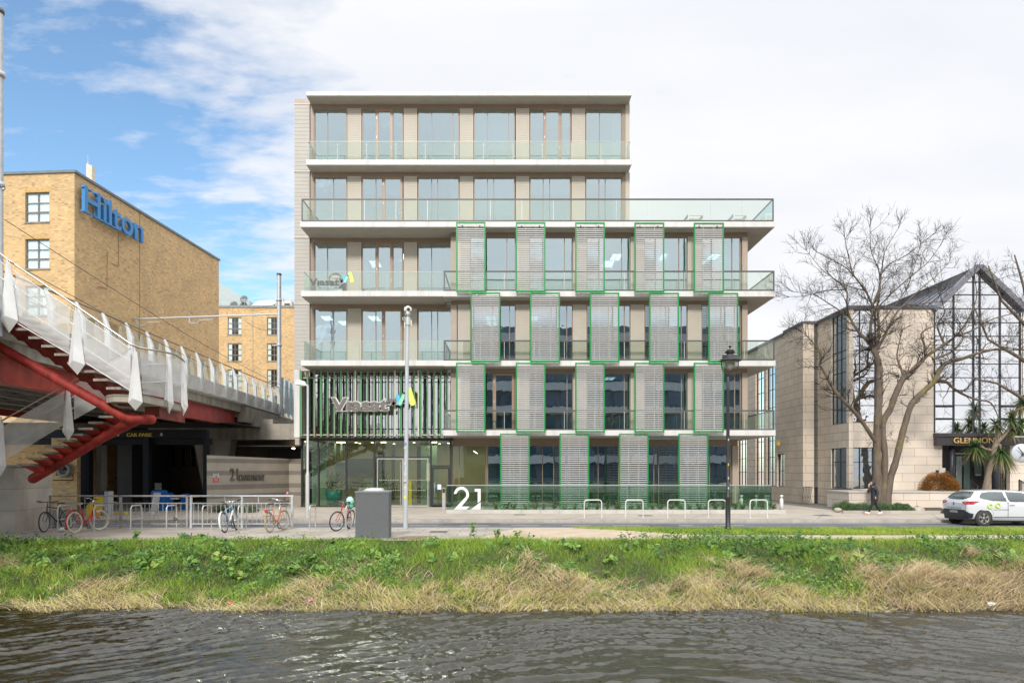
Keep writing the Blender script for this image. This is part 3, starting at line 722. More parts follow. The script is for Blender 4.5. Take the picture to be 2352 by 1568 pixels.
# ---- things standing on the balconies
dish = empty('satellite_dish', (X(771, 38.3), 38.35, LV[3]+.33), 'round grey company satellite dish on a stand behind the lettered balcony glass', 'satellite dish')
c = MB(); c.lathe([(.001,.0),(.25,.03),(.40,.10),(.41,.10),(.25,.05),(.001,.02)], (0,0,0), 24); q = Matrix.Translation((X(771,38.3), 38.3, Z(643,38.3))) @ Matrix.Rotation(R(82), 4, 'X')
c.xf(q); new('reflector', c, mat('dish_grey', (.33,.33,.32), .5), dish)
tt = fit_text('Viasat', X(764,38.2), X(779,38.2), Z(637.5,38.2), Z(633.5,38.2), 38.17, .004, .03); new('lettering', tt, M['white'], dish)
c = MB(); x = X(771,38.3); c.tube([(x, 38.38, LV[3]+.33), (x, 38.38, Z(643,38.3))], .03); c.box(x-.1, x+.35, 38.3, 38.6, LV[3]+.33, LV[3]+.63); c.tube([(x-.3,38.38,LV[3]+.36),(x+.3,38.38,LV[3]+.36)], .02)
c.tube([(x+.05,38.2,LV[3]+.55),(x+.22,38.15,LV[3]+.5),(x+.28,38.15,LV[3]+.35)], .008); new('stand', c, M['galv'], dish)
for i, (u0, u1, lab) in enumerate(((1580, 1617, 'pale boxed cooling unit on the roof terrace, nearer the tower'), (1684, 1717, 'pale boxed cooling unit near the right end of the roof terrace'))):
    d = 40.2; x0, x1, z1 = X(u0, d), X(u1, d), Z(490.5, d); z0 = LV[4]+.34; s_ = .07
    r_ = empty('cooling_unit', ((x0+x1)/2, 40.8, z0), lab, 'cooling unit', 'cooling units on the roof terrace')
    c = MB()
    for xx in (x0, x1-s_):
        for yy in (d, d+1.3): c.box(xx, xx+s_, yy, yy+s_, z0, z1)
    for yy in (d-.002, d+1.302): c.box(x0+s_, x1-s_, yy, yy+s_, z1-.12, z1); c.box(x0+s_, x1-s_, yy, yy+s_, z0+.5, z0+.58)
    for xx in (x0-.002, x1-s_+.002): c.box(xx, xx+s_, d+s_, d+1.3, z1-.12, z1)
    new('casing', c, M['white'], r_); c = MB(); c.box(x0+.1, x1-.1, d+.15, d+1.2, z0, z1-.25); new('coil', c, mat('grille_grey', (.28,.29,.28), .5), r_)

# ---- low planter, glass fence with the street number, plants
pl = empty('glass_fence', (4.8, 34.2, 0), 'low green glass screen with steel top rail and the white number 21', 'fence')
yg = 34.25; x0, x1 = X(1026, yg), X(1772, yg)
g = MB(); k = 9
for i in range(k): g.box(x0+(x1-x0)*i/k+.012, x0+(x1-x0)*(i+1)/k-.012, yg-.008, yg+.008, .16, 1.36)
g.box(x1-.008, x1+.008, yg+.01, 39, .16, 1.3)
new('glass_panel', g, M['fenceglass'], pl)
c = MB(); c.box(x0, x1, yg-.025, yg+.025, 1.36, 1.40); new('top_rail', c, M['steel'], pl)
num = MB(); s21 = mat('number_white', (.80,.79,.76), .5, var=0)
# the figure 2: bowl, diagonal and foot; the figure 1: cut by a diagonal gap
zx = lambda a: X(1016.1+.2879*a, yg-.05); zz_ = lambda b: Z(809.1+.2879*b, yg-.05)
arc = []
cxx, cyy, ro, ri = 152, 1133, 60, 39
po = [(cxx+ro*math.cos(R(a))*1.0, cyy-ro*math.sin(R(a))*1.05) for a in range(175, -36, -12)]
pi_ = [(cxx+ri*math.cos(R(a)), cyy-ri*math.sin(R(a))*1.05) for a in range(-35, 176, 12)]
num.prism([(zx(a), zz_(b)) for a, b in po+pi_], yg-.06, yg-.04)
num.prism([(zx(a), zz_(b)) for a, b in ((184,1153),(201,1168),(150,1230),(108,1250),(94,1250))], yg-.0605, yg-.0405)
num.prism([(zx(a), zz_(b)) for a, b in ((120,1228),(218,1228),(190,1251),(94,1251))], yg-.061, yg-.041)
num.prism([(zx(a), zz_(b)) for a, b in ((258,1087),(305,1087),(305,1180),(282,1200),(282,1108),(258,1108))], yg-.06, yg-.04)
num.prism([(zx(a), zz_(b)) for a, b in ((305,1192),(305,1251),(228,1251))], yg-.06, yg-.04)
new('number', num, s21, pl)
kb = mat('kerb_concrete', (.48,.45,.40), .85, var=.1, bmp=.1)
c = MB(); xk0, xk1 = X(1026, 34), X(1801, 34); n = 18
for i in range(n): c.box(xk0+(xk1-xk0)*i/n+.006, xk0+(xk1-xk0)*(i+1)/n-.006, 33.75, 34.0, 0, .17)
new('planter_kerb', c, kb, label='low pale concrete kerb along the planting strip in front of the glass screen', cat='kerb')
c = MB(); c.box(xk0, xk1, 34.0, 34.9, -.01, .12); new('planting_soil', c, mat('soil', (.06,.045,.03), .95, var=.3, scale=8, bmp=.4), kind='stuff', label='dark soil of the planting strip behind the kerb', cat='soil')
lf = mat('laurel_leaf', (.05,.105,.025), .45, var=.35, scale=9)
def small_shrub(seed, h=.42, r=.2, n=90):
    q = random.Random(seed); l = MB(); st = MB()
    for i in range(7):
        a = q.uniform(0, 6.28); e = Vector((math.cos(a)*r*q.uniform(.3,1), math.sin(a)*r*q.uniform(.3,1), h*q.uniform(.6,1)))
        st.tube([(0,0,0), e*.5+Vector((0,0,.03)), e], [.008,.006,.003], 5)
        for j in range(n//7):
            f = q.uniform(.25, 1.05); p = e*f; d = Vector((q.uniform(-1,1), q.uniform(-1,1), q.uniform(.1,1.2))).normalized()
            s_ = d.cross(Vector((q.uniform(-1,1),q.uniform(-1,1),.3))).normalized(); L = q.uniform(.06,.11); w_ = L*.28
            l.add([p, p+d*L*.5+s_*w_, p+d*L, p+d*L*.5-s_*w_], [(0,1,2,3)], 0, True)
    return st, l
pxs = [425,510,570,660,740,810,890,970,1055,1145,1235,1320,1405]
us = [1016.1+.2879*a for a in pxs]+[1411.2+.2879*a for a in (20,130,200,300,365,455,530,600,680,730,810,870,960,1020,1100,1180,1270)]
protos = []
for i, u in enumerate(us):
    x = X(u, 34.15)
    if i < 4:
        st, l = small_shrub(i+3); r_ = empty('laurel_plant', (0,0,0), '', 'plant', 'young laurels planted along the glass screen')
        new('stem', st, M['brown'], r_, local=True); new('leaves', l, lf, r_, local=True); protos.append(r_); o = r_
    else: o = copy_tree(protos[i % 4])
    o.location = (x, 34.13+rb.uniform(-.05,.05), .1); o.rotation_euler = (0,0,rb.uniform(0,6)); o.scale = (rb.uniform(.85,1.2),)*3
    o['label'] = 'young green laurel, one of a row of small plants along the glass screen'
# ================================================================= ground, road, water
ZW = -.92
conc = mat('pavement_concrete', (.385,.335,.275), .85, var=.16, scale=.7, bmp=.08, dirt=0)
pave = brick('paving_slabs', (.41,.365,.315), (.35,.315,.27), (.15,.13,.11), .9, .6, .014, vscale=.8, blot=.3, bmp=.15)
asph = mat('asphalt', (.115,.115,.12), .9, var=.2, scale=1.2, bmp=.2, bscale=60)
tan = mat('tan_path', (.44,.35,.25), .9, var=.14, scale=1.2, bmp=.2, bscale=50)
earth = mat('bank_soil', (.055,.048,.022), .95, var=.4, scale=3, bmp=.5, bscale=12)
def sheet(name, x0, x1, y0, y1, z, m, nx=1, ny=1):
    c = MB(); c.quad((x0,y0,z),(x1,y0,z),(x1,y1,z),(x0,y1,z)); return new(name, c, m, kind='structure')
sheet('ground', -1500, 1500, 29.0, 3000, -.16, conc)
# opposite bank behind the camera
sheet('quay', -300, 300, -400, .9, 0, conc)
c = MB(); c.box(-300, 300, .9, 1.1, -2, 0); new('quay_wall', c, M['plinth'], label='stone canal wall on the near bank', cat='wall')
KY = 29.4
sheet('pavement', -120, 17.2, KY+.15, 60, 0, conc)
sheet('driveway', 17.2, 60, 33.9, 60, -.02, mat('driveway_tarmac', (.15,.14,.125), .9, var=.2, bmp=.2))
sheet('footway', 17.2, 120, KY+.15, 33.9, 0, conc)
sheet('road', -200, 200, 25.35, KY, -.12, asph)
kk = mat('kerb_stone', (.40,.36,.31), .85, var=.15, scale=2, bmp=.1)
c = MB(); n = 110
for i in range(n):
    x = -55+i*1.0; c.box(x+.006, x+.994, KY, KY+.15, -.16, .004)
new('far_kerb', c, kk, kind='structure')
c = MB()
for i in range(n):
    x = -55+i*1.0; c.box(x+.006, x+.994, 25.2, 25.35, -.16, .004)
new('near_kerb', c, kk, kind='structure')
# far pavement: a darker step line and slab joints
jo = mat('joint_dark', (.16,.135,.11), .9, var=.1)
c = MB()
for x in [-9.5,-3.2,2.2,7.6,13.2,18.5,24]: 
    c.quad((x-.015,KY+.15,.004),(x+.015,KY+.15,.004),(x+2.2+.015,33.7,.004),(x+2.2-.015,33.7,.004))
c.quad((-25,KY+.42,.004),(40,KY+.42,.004),(40,KY+.52,.004),(-25,KY+.52,.004))
new('pavement_joint', c, jo, kind='structure')
wp = mat('road_paint', (.62,.60,.56), .7, var=.2, scale=9)
c = MB()
u = 1057-117*9
while u < 2352:
    a, b = X(u, 27.75), X(u+66, 27.75)
    if b < 11: c.quad((a,27.7,-.116),(b,27.7,-.116),(b,27.8,-.116),(a,27.8,-.116))
    u += 117
for y in (29.05, 28.85): c.quad((-40,y,-.116),(60,y,-.116),(60,y+.06,-.116),(-40,y+.06,-.116))
new('road_marking', c, wp, kind='structure')
# near pavement: paving to the left, tan path to the right
BY = 20.75
stn_ = mat('tarmac_patch', (.085,.085,.09), .9, var=.15); cv_ = mat('cast_iron_cover', (.09,.085,.08), .7, var=.2)
c = MB()
for u, d, w_, l_ in ((1010,28.2,2.4,.8),(1500,26.6,1.2,1.6),(430,27.5,3.0,.7),(2080,28.3,2.0,.5)):
    x = X(u,d); c.quad((x,d,-.1155),(x+w_,d,-.1155),(x+w_+.1,d+l_,-.1155),(x+.1,d+l_,-.1155))
new('road_patch', c, stn_, kind='structure')
for u, d, s_, lab in ((1470,31.8,.32,'square iron cover in the far pavement near the middle bike hoop'),(1180,32.5,.28,'small square iron cover in the far pavement right of the street number'),(600,31.5,.30,'square iron cover in the far pavement behind the railing end'),(985,23.3,.30,'square iron cover in the near paving right of the camera mast'),(1880,31.9,.35,'square iron cover in the footway left of the walking person')):
    x = X(u,d); c = MB(); c.quad((x,d,.006),(x+s_*2,d,.006),(x+s_*2,d+s_*2,.006),(x,d+s_*2,.006)); new('iron_cover', c, cv_, label=lab, cat='iron cover', group='iron covers in the pavements')
sheet('paved_path', -60, 3.0, 20.62, 25.2, 0, pave)
c = MB(); c.add([(-1.3,20.62,.004),(8.2,20.62,.004),(3.6,25.2,.004),(.2,25.2,.004)], [(0,1,2,3)]); c.quad((3.0,20.62,.0041),(80,20.62,.0041),(80,22.3,.0041),(3.0,22.3,.0041))
new('towpath', c, tan, kind='structure')
c = MB(); c.add([(6.2,21.2,.008),(8.9,21.2,.008),(8.1,22.0,.008),(6.0,22.1,.008)], [(0,1,2,3)]); new('path_patch', c, asph, kind='structure')
c = MB(); c.quad((-3.9,21.1,.008),(-2.9,21.1,.008),(-2.4,22.0,.008),(-3.4,22.0,.008)); new('inspection_cover', c, mat('rust_cover', (.2,.12,.08), .8, var=.3), label='rusty square access cover in the paving beside the grey cabinet', cat='access cover')
sheet('verge_soil', 3.0, 90, 22.3, 25.2, .0, earth)
# bank
def bank_z(x, y):
    if y >= BY: return -.01
    t_ = (BY-y)/(BY-14.75)
    b = .17*math.sin(x*1.1+2)*math.sin(x*.37+y*.4)+.08*math.sin(x*2.7+y)+.06*math.sin(x*4.3-y*2.1)
    z = -.0-(.18*t_+.85*t_**1.5)+b*math.sin(math.pi*min(1, t_))
    if 8 < x < 16: z += .28*math.exp(-((x-12)/2.2)**2-((y-16.3)/1.1)**2)
    if x < -13.3: z += .20*math.exp(-((x+14.5)/1.3)**2-((y-16.6)/1.)**2)
    return z
c = MB(); nx, ny = 240, 34; xs = np.linspace(-40, 44, nx); ysb = np.linspace(13.8, BY+.15, ny)
c.add([(x, y+.16*math.sin(x*1.7)+.1*math.sin(x*4.1), bank_z(x, y)) if y < 15.2 else (x, y, bank_z(x, y)) for y in ysb for x in xs],
      [(j*nx+i, j*nx+i+1, (j+1)*nx+i+1, (j+1)*nx+i) for j in range(ny-1) for i in range(nx-1)], 0, True)
new('canal_bank', c, earth, kind='structure')
# water: real low waves plus fine ripples
m, t, o = nt('canal_water'); p = N(t, 'BsdfPrincipled'); t.links.new(p.outputs[0], o.inputs[0])
p.inputs['Roughness'].default_value = .02; p.inputs['IOR'].default_value = 1.5; p.inputs['Specular IOR Level'].default_value = .5
nz = noise(t, .35, 3); t.links.new(mixc(t, nz, (.020,.014,.004), (.017,.018,.005)), p.inputs['Base Color'])
f1 = noise(t, 1.0, 5, sc3=(1.5,3.8,1), dist=1.1, rough=.55); f2 = noise(t, 1.0, 3, sc3=(6,13,1), rough=.5, dist=.5)
ad = N(t, 'Math', operation='ADD'); ml = N(t, 'Math', operation='MULTIPLY'); ml.inputs[1].default_value = .28
t.links.new(f2, ml.inputs[0]); t.links.new(f1, ad.inputs[0]); t.links.new(ml.outputs[0], ad.inputs[1])
t.links.new(bump(t, ad.outputs[0], 1., .018), p.inputs['Normal'])
M['water'] = m
gx = np.arange(-13, 13.01, .055); gy = np.concatenate([np.arange(6.5, 15.6, .05)])
XX, YY = np.meshgrid(gx, gy)
def wr_(x, y, a, l, b, ph):
    q = 2*math.pi/l*(y+b*np.sqrt((x-2.5)**2+6)+.10*np.sin(x*1.3+ph)+.06*np.sin(x*2.9+y*1.7))+ph
    return a*(np.sin(q)+.3*np.sin(2*q+1.2))
def wv_(x, y, a, l, th, ph): 
    k = 2*math.pi/l; q = (x*math.cos(th)+y*math.sin(th))*k+ph
    return a*(np.sin(q)+.25*np.sin(2*q+1.1))
env2 = .5+.5*np.sin(XX*.31+YY*.25+.6)*np.sin(YY*.9-XX*.22)
env = .5+.5*np.sin(XX*.45+1)*np.sin(YY*.6+2)
m1 = .5+.5*np.sin(XX*1.1+YY*.7+np.sin(YY*1.3)); m2 = .5+.5*np.sin(XX*.8-YY*1.1+2)
ZZ = wr_(XX,YY,.0068,.62,.75,0)*(.35+m1)+wr_(XX,YY,.0055,.41,.55,2)*(.35+m2)+wr_(XX,YY,.0042,.24,.8,4)*(.4+m1)+wv_(XX+.15*np.sin(YY*3),YY,.0026,.19,.9,1)*(.3+m2)+wv_(XX,YY+.1*np.sin(XX*3),.0026,.17,2.2,2)*(.3+m1)+.5*wv_(XX,YY,.006,.95,1.25,0)*env+.45*(wv_(XX,YY,.007,.62,1.75,2)+wv_(XX+.25*np.sin(YY*2),YY,.0042,.37,1.05,1)*(1.2-env)+wv_(XX,YY+.2*np.sin(XX*2.2),.0035,.29,2.1,4)+wv_(XX,YY,.0018,.17,1.5,3))
edge = np.clip(np.minimum(np.minimum(XX-gx[0], gx[-1]-XX), np.minimum(YY-gy[0], 15.6-YY))/.6, 0, 1); ZZ = ZW+3.0*ZZ*edge*(.55+.75*np.clip(env2, 0, 1))
nx, ny = len(gx), len(gy); me = bpy.data.meshes.new('canal_water')
I, J = np.meshgrid(np.arange(nx-1), np.arange(ny-1)); a = (J*nx+I).ravel()
fc = np.stack([a, a+1, a+nx+1, a+nx], 1)
def np_mesh(name, V, Fq, smooth=True):
    me = bpy.data.meshes.new(name); me.vertices.add(len(V)); me.vertices.foreach_set('co', np.asarray(V, dtype=np.float32).ravel())
    k = Fq.shape[1]; me.loops.add(Fq.size); me.loops.foreach_set('vertex_index', Fq.ravel().astype(np.int32))
    me.polygons.add(len(Fq)); me.polygons.foreach_set('loop_start', np.arange(0, Fq.size, k, dtype=np.int32))
    me.update(calc_edges=True); me.polygons.foreach_set('use_smooth', np.full(len(Fq), smooth)); return me
me = np_mesh('canal_water', np.stack([XX.ravel(), YY.ravel(), ZZ.ravel()], 1), fc); me.materials.append(m)
wo_ = bpy.data.objects.new('canal_water', me); col.objects.link(wo_); wo_['kind'] = 'structure'
c = MB()
for x0, x1, y0, y1 in ((-300,-13,1,16.5),(13,300,1,16.5),(-13,13,1,6.5),(-13,13,15.6,16.5)):
    c.quad((x0,y0,ZW),(x1,y0,ZW),(x1,y1,ZW),(x0,y1,ZW))
new('canal', c, m, kind='structure')

# ---------------------------------------------------------------- vegetation (numpy built)
def leafmat(name, stops, rough=.6, trans=.25):
    m, t, o = nt(name); at = t.nodes.new('ShaderNodeAttribute'); at.attribute_name = 'tone'
    c = ramp(t, at.outputs['Fac'], stops); d = N(t, 'BsdfPrincipled'); d.inputs['Roughness'].default_value = rough; t.links.new(c, d.inputs['Base Color'])
    tl = N(t, 'BsdfTranslucent'); t.links.new(c, tl.inputs[0]); mx = t.nodes.new('ShaderNodeMixShader'); mx.inputs[0].default_value = trans
    t.links.new(d.outputs[0], mx.inputs[1]); t.links.new(tl.outputs[0], mx.inputs[2]); t.links.new(mx.outputs[0], o.inputs[0]); return m
grassm = leafmat('grass_blades', [(0,(.07,.14,.012)),(.45,(.19,.33,.02)),(.8,(.36,.48,.045)),(1,(.58,.50,.18))])
strawm = leafmat('dead_reeds', [(0,(.22,.135,.065)),(.35,(.55,.39,.22)),(.75,(.84,.69,.48)),(1,(.50,.50,.07))], .7, .3)
leafm = leafmat('nettle_leaves', [(0,(.025,.065,.014)),(.45,(.085,.19,.03)),(.8,(.20,.35,.05)),(1,(.34,.42,.09))])
rg = np.random.default_rng(11)
def smooth_noise(x, y, s, seed):
    g = np.random.default_rng(seed).random((64, 64)); a = (x*s) % 63; b = (y*s) % 63
    i, j = np.floor(a).astype(int), np.floor(b).astype(int); u, v = a-i, b-j; u, v = u*u*(3-2*u), v*v*(3-2*v)
    return (g[i,j]*(1-u)+g[i+1,j]*u)*(1-v)+(g[i,j+1]*(1-u)+g[i+1,j+1]*u)*v
bz = np.vectorize(bank_z)
def blades(name, x, y, z, h, wd, lean, droop, tone, mt, ddir=None, seg=3, label=None, kind='stuff'):
    n = len(x); th = rg.random(n)*2*np.pi if ddir is None else ddir; f = rg.random(n)*2*np.pi
    dx, dy = np.cos(th), np.sin(th); wx, wy = np.cos(f)*wd/2, np.sin(f)*wd/2
    V = np.zeros((n, seg+1, 2, 3))
    for k in range(seg+1):
        t_ = k/seg; out = h*(lean*t_+droop*t_**2*.7); up = h*(t_-droop*.62*t_**2.2)
        ww = 1-t_*.92
        for s_, q in ((0,-1),(1,1)):
            V[:,k,s_,0] = x+dx*out+q*wx*ww; V[:,k,s_,1] = y+dy*out+q*wy*ww; V[:,k,s_,2] = z+up
    base = np.arange(n)[:,None]*(seg+1)*2; q = []
    for k in range(seg): q.append(np.stack([base[:,0]+2*k, base[:,0]+2*k+1, base[:,0]+2*k+3, base[:,0]+2*k+2], 1))
    Fq = np.concatenate(q); me = np_mesh(name, V.reshape(-1,3), Fq)
    at = me.attributes.new('tone', 'FLOAT', 'POINT'); at.data.foreach_set('value', np.repeat(tone, (seg+1)*2).astype(np.float32))
    me.materials.append(mt); o = bpy.data.objects.new(name, me); col.objects.link(o); o['kind'] = kind
    if label: o['label'] = label
    return o
def edge_w(x): return .35*np.sin(x*1.3)+.25*np.sin(x*.47+1)+.12*np.sin(x*3.1)
def straw_cover(x, y):
    """0..1: where dead reeds take over, high near the water"""
    s_ = (17.15-y)/1.4+edge_w(x)*.9+(smooth_noise(x+40, y, .8, 3)-.5)*2.0+(smooth_noise(x+11, y*1.3, 2.1, 31)-.5)*2.6
    s_ += np.where((x > 8.5) & (x < 16.2), 1.0, 0)+np.where(x < -13.2, .8, 0)-np.where((x > -12.8) & (x < -5.5), .55, 0)
    return np.clip(s_, 0, 1)
# grass on the bank
n = 150000; x = rg.uniform(-22, 22, n); y = rg.uniform(15.2, 20.9, n); keep = np.abs(x) < y*.79+4
x, y = x[keep], y[keep]; sc_ = straw_cover(x, y); k = rg.random(len(x)) > sc_*.8; x, y, sc_ = x[k], y[k], sc_[k]
pt = smooth_noise(x+50, y+3, .9, 5); h = rg.uniform(.09, .26, len(x))*(.55+.9*pt)*np.where(y > 20.5, .6, 1)
tone = np.clip(rg.normal(.42, .2, len(x))+(pt-.5)*.5+sc_*.35+np.where(x > 8, .12, 0), 0, 1)
blades('grass', x, y, bz(x, y), h, rg.uniform(.008,.016,len(x)), rg.uniform(.1,.6,len(x)), rg.uniform(.1,.8,len(x)), tone, grassm, label='bright green grass along the top of the canal bank')
# verge grass
n = 72000; x = rg.uniform(2.2, 25, n); y = rg.uniform(22.2, 25.15, n); lim = 22.3+.12*np.sin(x*2.1)+np.clip((6.0-x), 0, 4)*.75
k = (y > lim) & (np.abs(x) < y*.79+5); x, y = x[k], y[k]; pt = smooth_noise(x+20, y, 1.3, 8)
blades('verge_grass', x, y, np.full(len(x), -.005), rg.uniform(.05,.13,len(x))*(.6+.8*pt), rg.uniform(.008,.015,len(x)), rg.uniform(.1,.6,len(x)), rg.uniform(.1,.7,len(x)), np.clip(rg.normal(.5,.2,len(x))+(pt-.5)*.6,0,1), grassm, label='mown green grass strip beside the road')
# dead reeds drooping to the water
n = 72000; x = rg.uniform(-19.5, 20, n); y = rg.uniform(14.62, 18.8, n)+.16*np.sin(x*2.3)*np.sin(x*.9+1); k = (np.abs(x) < y*.79+4) & (rg.random(n) < straw_cover(x, y)); x, y = x[k], y[k]
n = len(x); sh = smooth_noise(x+30, y, 1.6, 12); big = ((x > 8.5) & (x < 16)) | (x < -13)
hh_ = rg.uniform(.14,.46,n)*(.5+.9*sh)*np.where(big, 1.25, 1)
ddir = -np.pi/2+rg.normal(0, 1.25, n)+(smooth_noise(x+9, y, 1.1, 14)-.5)*4.5
tone = np.clip(rg.normal(.60,.26,n)+(smooth_noise(x+3, y, 2.3, 44)-.5)*.4-np.where(big, .16, 0), 0, .86); g = rg.random(n) < np.where(y < 15.9, .30, .12)*(1-big*.7); tone[g] = rg.uniform(.9,1,g.sum())
z = bz(x, y); z = np.maximum(z, ZW-.02)
blades('dead_reeds', x, y, z, hh_, rg.uniform(.010,.024,n), rg.uniform(.2,1.1,n), rg.uniform(.45,1.25,n), tone, strawm, ddir, 4, label='matted straw coloured dead reeds drooping into the canal')
# leafy weeds
def leaves(name, cx_, cy_, cz_, r, hgt, per, size, tone0, label):
    K = len(cx_); n = K*per; ci = np.repeat(np.arange(K), per)
    a = rg.random(n)*2*np.pi; q = np.sqrt(rg.random(n)); zz = rg.random(n)
    px = cx_[ci]+np.cos(a)*q*r[ci]; py = cy_[ci]+np.sin(a)*q*r[ci]; pz = cz_[ci]+zz*hgt[ci]*np.sqrt(np.clip(1-q*q*.75, 0, 1))
    nrm = np.stack([rg.normal(0,.5,n), rg.normal(-.35,.5,n), rg.uniform(.35,1,n)], 1); nrm /= np.linalg.norm(nrm, axis=1)[:,None]
    d = np.cross(nrm, rg.normal(0,1,(n,3))); d /= np.linalg.norm(d, axis=1)[:,None]; s_ = np.cross(nrm, d); L = rg.uniform(.6,1.35,n)[:,None]*size
    p = np.stack([px,py,pz],1); V = np.stack([p-d*L*.5, p-d*L*.05+s_*L*.36, p+d*L*.25+s_*L*.2+nrm*L*.02, p+d*L*.6-nrm*L*.14, p+d*L*.25-s_*L*.2+nrm*L*.02, p-d*L*.05-s_*L*.36], 1)
    b = np.arange(n)[:,None]*6; Fq = np.concatenate([b+np.array([[0,1,2,3]]), b+np.array([[0,3,4,5]])])
    me = np_mesh(name, V.reshape(-1,3), Fq, False); at = me.attributes.new('tone','FLOAT','POINT')
    tn = np.clip(rg.normal(0,.17,n)+tone0[ci], 0, 1); at.data.foreach_set('value', np.repeat(tn, 6).astype(np.float32))
    me.materials.append(leafm); o = bpy.data.objects.new(name, me); col.objects.link(o); o['kind'] = 'stuff'; o['label'] = label; return o
n = 4300; x = rg.uniform(-22, 22, n); y = rg.uniform(15.6, 20.75, n); cl = smooth_noise(x+60, y, .55, 21)+.25*smooth_noise(x, y, 2, 22)
k = (np.abs(x) < y*.79+4) & (rg.random(n) > straw_cover(x, y)*.92) & (rg.random(n) < np.clip((cl-.44)*3.0-np.where(x > 9, .25, 0)*((y > 19) | (x > 13)), .07, 1)); x, y = x[k], y[k]
K = len(x); pt = smooth_noise(x+5, y, .8, 30); bigc = np.where((x > 2.5) & (x < 9.5) & (y > 18.8), 1.55, 1.)
leaves('bank_weeds', x, y, bz(x, y), rg.uniform(.12,.30,K), rg.uniform(.12,.30,K)*(.6+.8*pt)*bigc, 26, .062, np.clip(.38+(pt-.5)*.55+rg.normal(0,.18,K),0,1), 'leafy green nettles and weeds covering the canal bank')
n = 160; x = rg.uniform(-16, 17, n); y = rg.uniform(17.2, 19.8, n); k = np.abs(x) < y*.78; x, y = x[k], y[k]; K = len(x)
leaves('dock_leaves', x, y, bz(x, y)+.06, rg.uniform(.12,.25,K), rg.uniform(.12,.3,K), 9, .17, rg.uniform(.3,.8,K), 'broad dock leaves among the weeds of the bank')
# taller stray stems against the path
st = MB(); q = random.Random(3); pts = []
for u, v0, h in ((1083,1248,.55),(310,1250,.3),(415,1246,.22),(1140,1246,.35),(1185,1247,.3)):
    x, y = X(u, 20.4), 20.4
    for j in range(3):
        st.tube([(x+.05*j, y, bank_z(x,y)), (x+.05*j+q.uniform(-.05,.05), y, .15), (x+.08*j+q.uniform(-.12,.12), y+q.uniform(-.1,.1), h*q.uniform(.7,1.1))], [.006,.004,.002], 4)
        for i in range(16):
            f = q.uniform(.3,1); pts.append((x+.06*j*f+q.uniform(-.07,.07), y+q.uniform(-.06,.06), h*f))
new('weed_stems', st, M['brown'], label='a few taller thin weed stems standing above the bank', kind='stuff')
pts = np.array(pts); leaves('stem_leaves', pts[:,0], pts[:,1], pts[:,2], np.full(len(pts), .03), np.full(len(pts), .03), 2, .06, np.full(len(pts), .6), 'small leaves on the taller weed stems')
# litter at the water's edge
lit = [('yellow_litter','crumpled yellow plastic litter in the reeds at the water edge, below the grey cabinet','litter',925,1402,14.9,(.62,.42,.02),.20),
       ('pink_litter','pink and white wrapper caught in the reeds','wrapper',712,1378,15.3,(.55,.15,.35),.10),
       ('drink_can','red drinks can lying in the reeds','can',528,1384,15.1,(.5,.08,.06),.10),
       ('white_litter','small white litter floating by the right-hand reeds','litter',2278,1386,14.9,(.7,.75,.78),.10),
       ('pale_litter','pale grey cup at the water edge below the street number','cup',1252,1403,14.8,(.6,.6,.6),.09)]
for nm, lab, cat, u, v, d, cc, s_ in lit:
    q = random.Random(u); c = MB(); c.ball(P(u, v, d), s_*.6, 5, 0, (1.3,.7,.5)); c.v = [tuple(Vector(p)+Vector((q.uniform(-1,1),q.uniform(-1,1),q.uniform(-1,1)))*s_*.18) for p in c.v]; c.s = [False]*len(c.s)
    o = new(nm, c, mat(nm, cc, .4, var=.1), label=lab, cat=cat); me = o.data
for u, v, lab in ((568,1372,'low thin'),):
    pass
# ================================================================= brick hotel
HA = R(4.3)
hotel = empty('brick_hotel', (0,0,0), 'tall yellow brick hotel block with blue letters on its side wall', 'building')
# local frame: origin at the near right corner, lx to the left along the front, ly back along the side wall
HC = Vector((-28.2, 44, 0)); ht = Matrix.Translation(HC) @ Matrix.Rotation(-HA, 4, 'Z')
ZH = 21.3
def hx(c): return c.xf(ht)
def place(name, mb, mats, parent, **k):
    o = new(name, mb, mats, parent, local=True, **k); return o
hroot = bpy.data.objects['brick_hotel']; hroot.matrix_world = ht; hroot.location = HC; hroot.rotation_euler = (0,0,-HA)
# front wall built around its window openings
wins = []
hz0 = [18.2, 15.18, 12.16, 9.14, 6.12]
def hl(u): return (u-170)/F*44
fx = [(hl(50), hl(109)), (hl(-75), hl(-16))]
def wall_with_holes(c, x0, x1, y0, y1, z0, z1, holes, m=0):
    xs = sorted({x0, x1, *[h[0] for h in holes], *[h[1] for h in holes]}); zs = sorted({z0, z1, *[h[2] for h in holes], *[h[3] for h in holes]})
    for i in range(len(xs)-1):
        run = None
        for j in range(len(zs)-1):
            cx_, cz_ = (xs[i]+xs[i+1])/2, (zs[j]+zs[j+1])/2
            solid = not any(h[0] < cx_ < h[1] and h[2] < cz_ < h[3] for h in holes)
            if solid: c.quad((xs[i],y0,zs[j]),(xs[i+1],y0,zs[j]),(xs[i+1],y0,zs[j+1]),(xs[i],y0,zs[j+1]), m)
    for h in holes:
        a, b, p, q = h
        c.quad((a,y0,p),(a,y1,p),(a,y1,q),(a,y0,q), m); c.quad((b,y1,p),(b,y0,p),(b,y0,q),(b,y1,q), m)
        c.quad((a,y0,q),(b,y0,q),(b,y1,q),(a,y1,q), m); c.quad((a,y0,p),(a,y1,p),(b,y1,p),(b,y0,p), m)
holes = [(a, b, z-.02, z+1.92) for z in hz0 for a, b in fx if z > 5]
c = MB(); wall_with_holes(c, -12, 0, 0, .25, 0, ZH, holes)
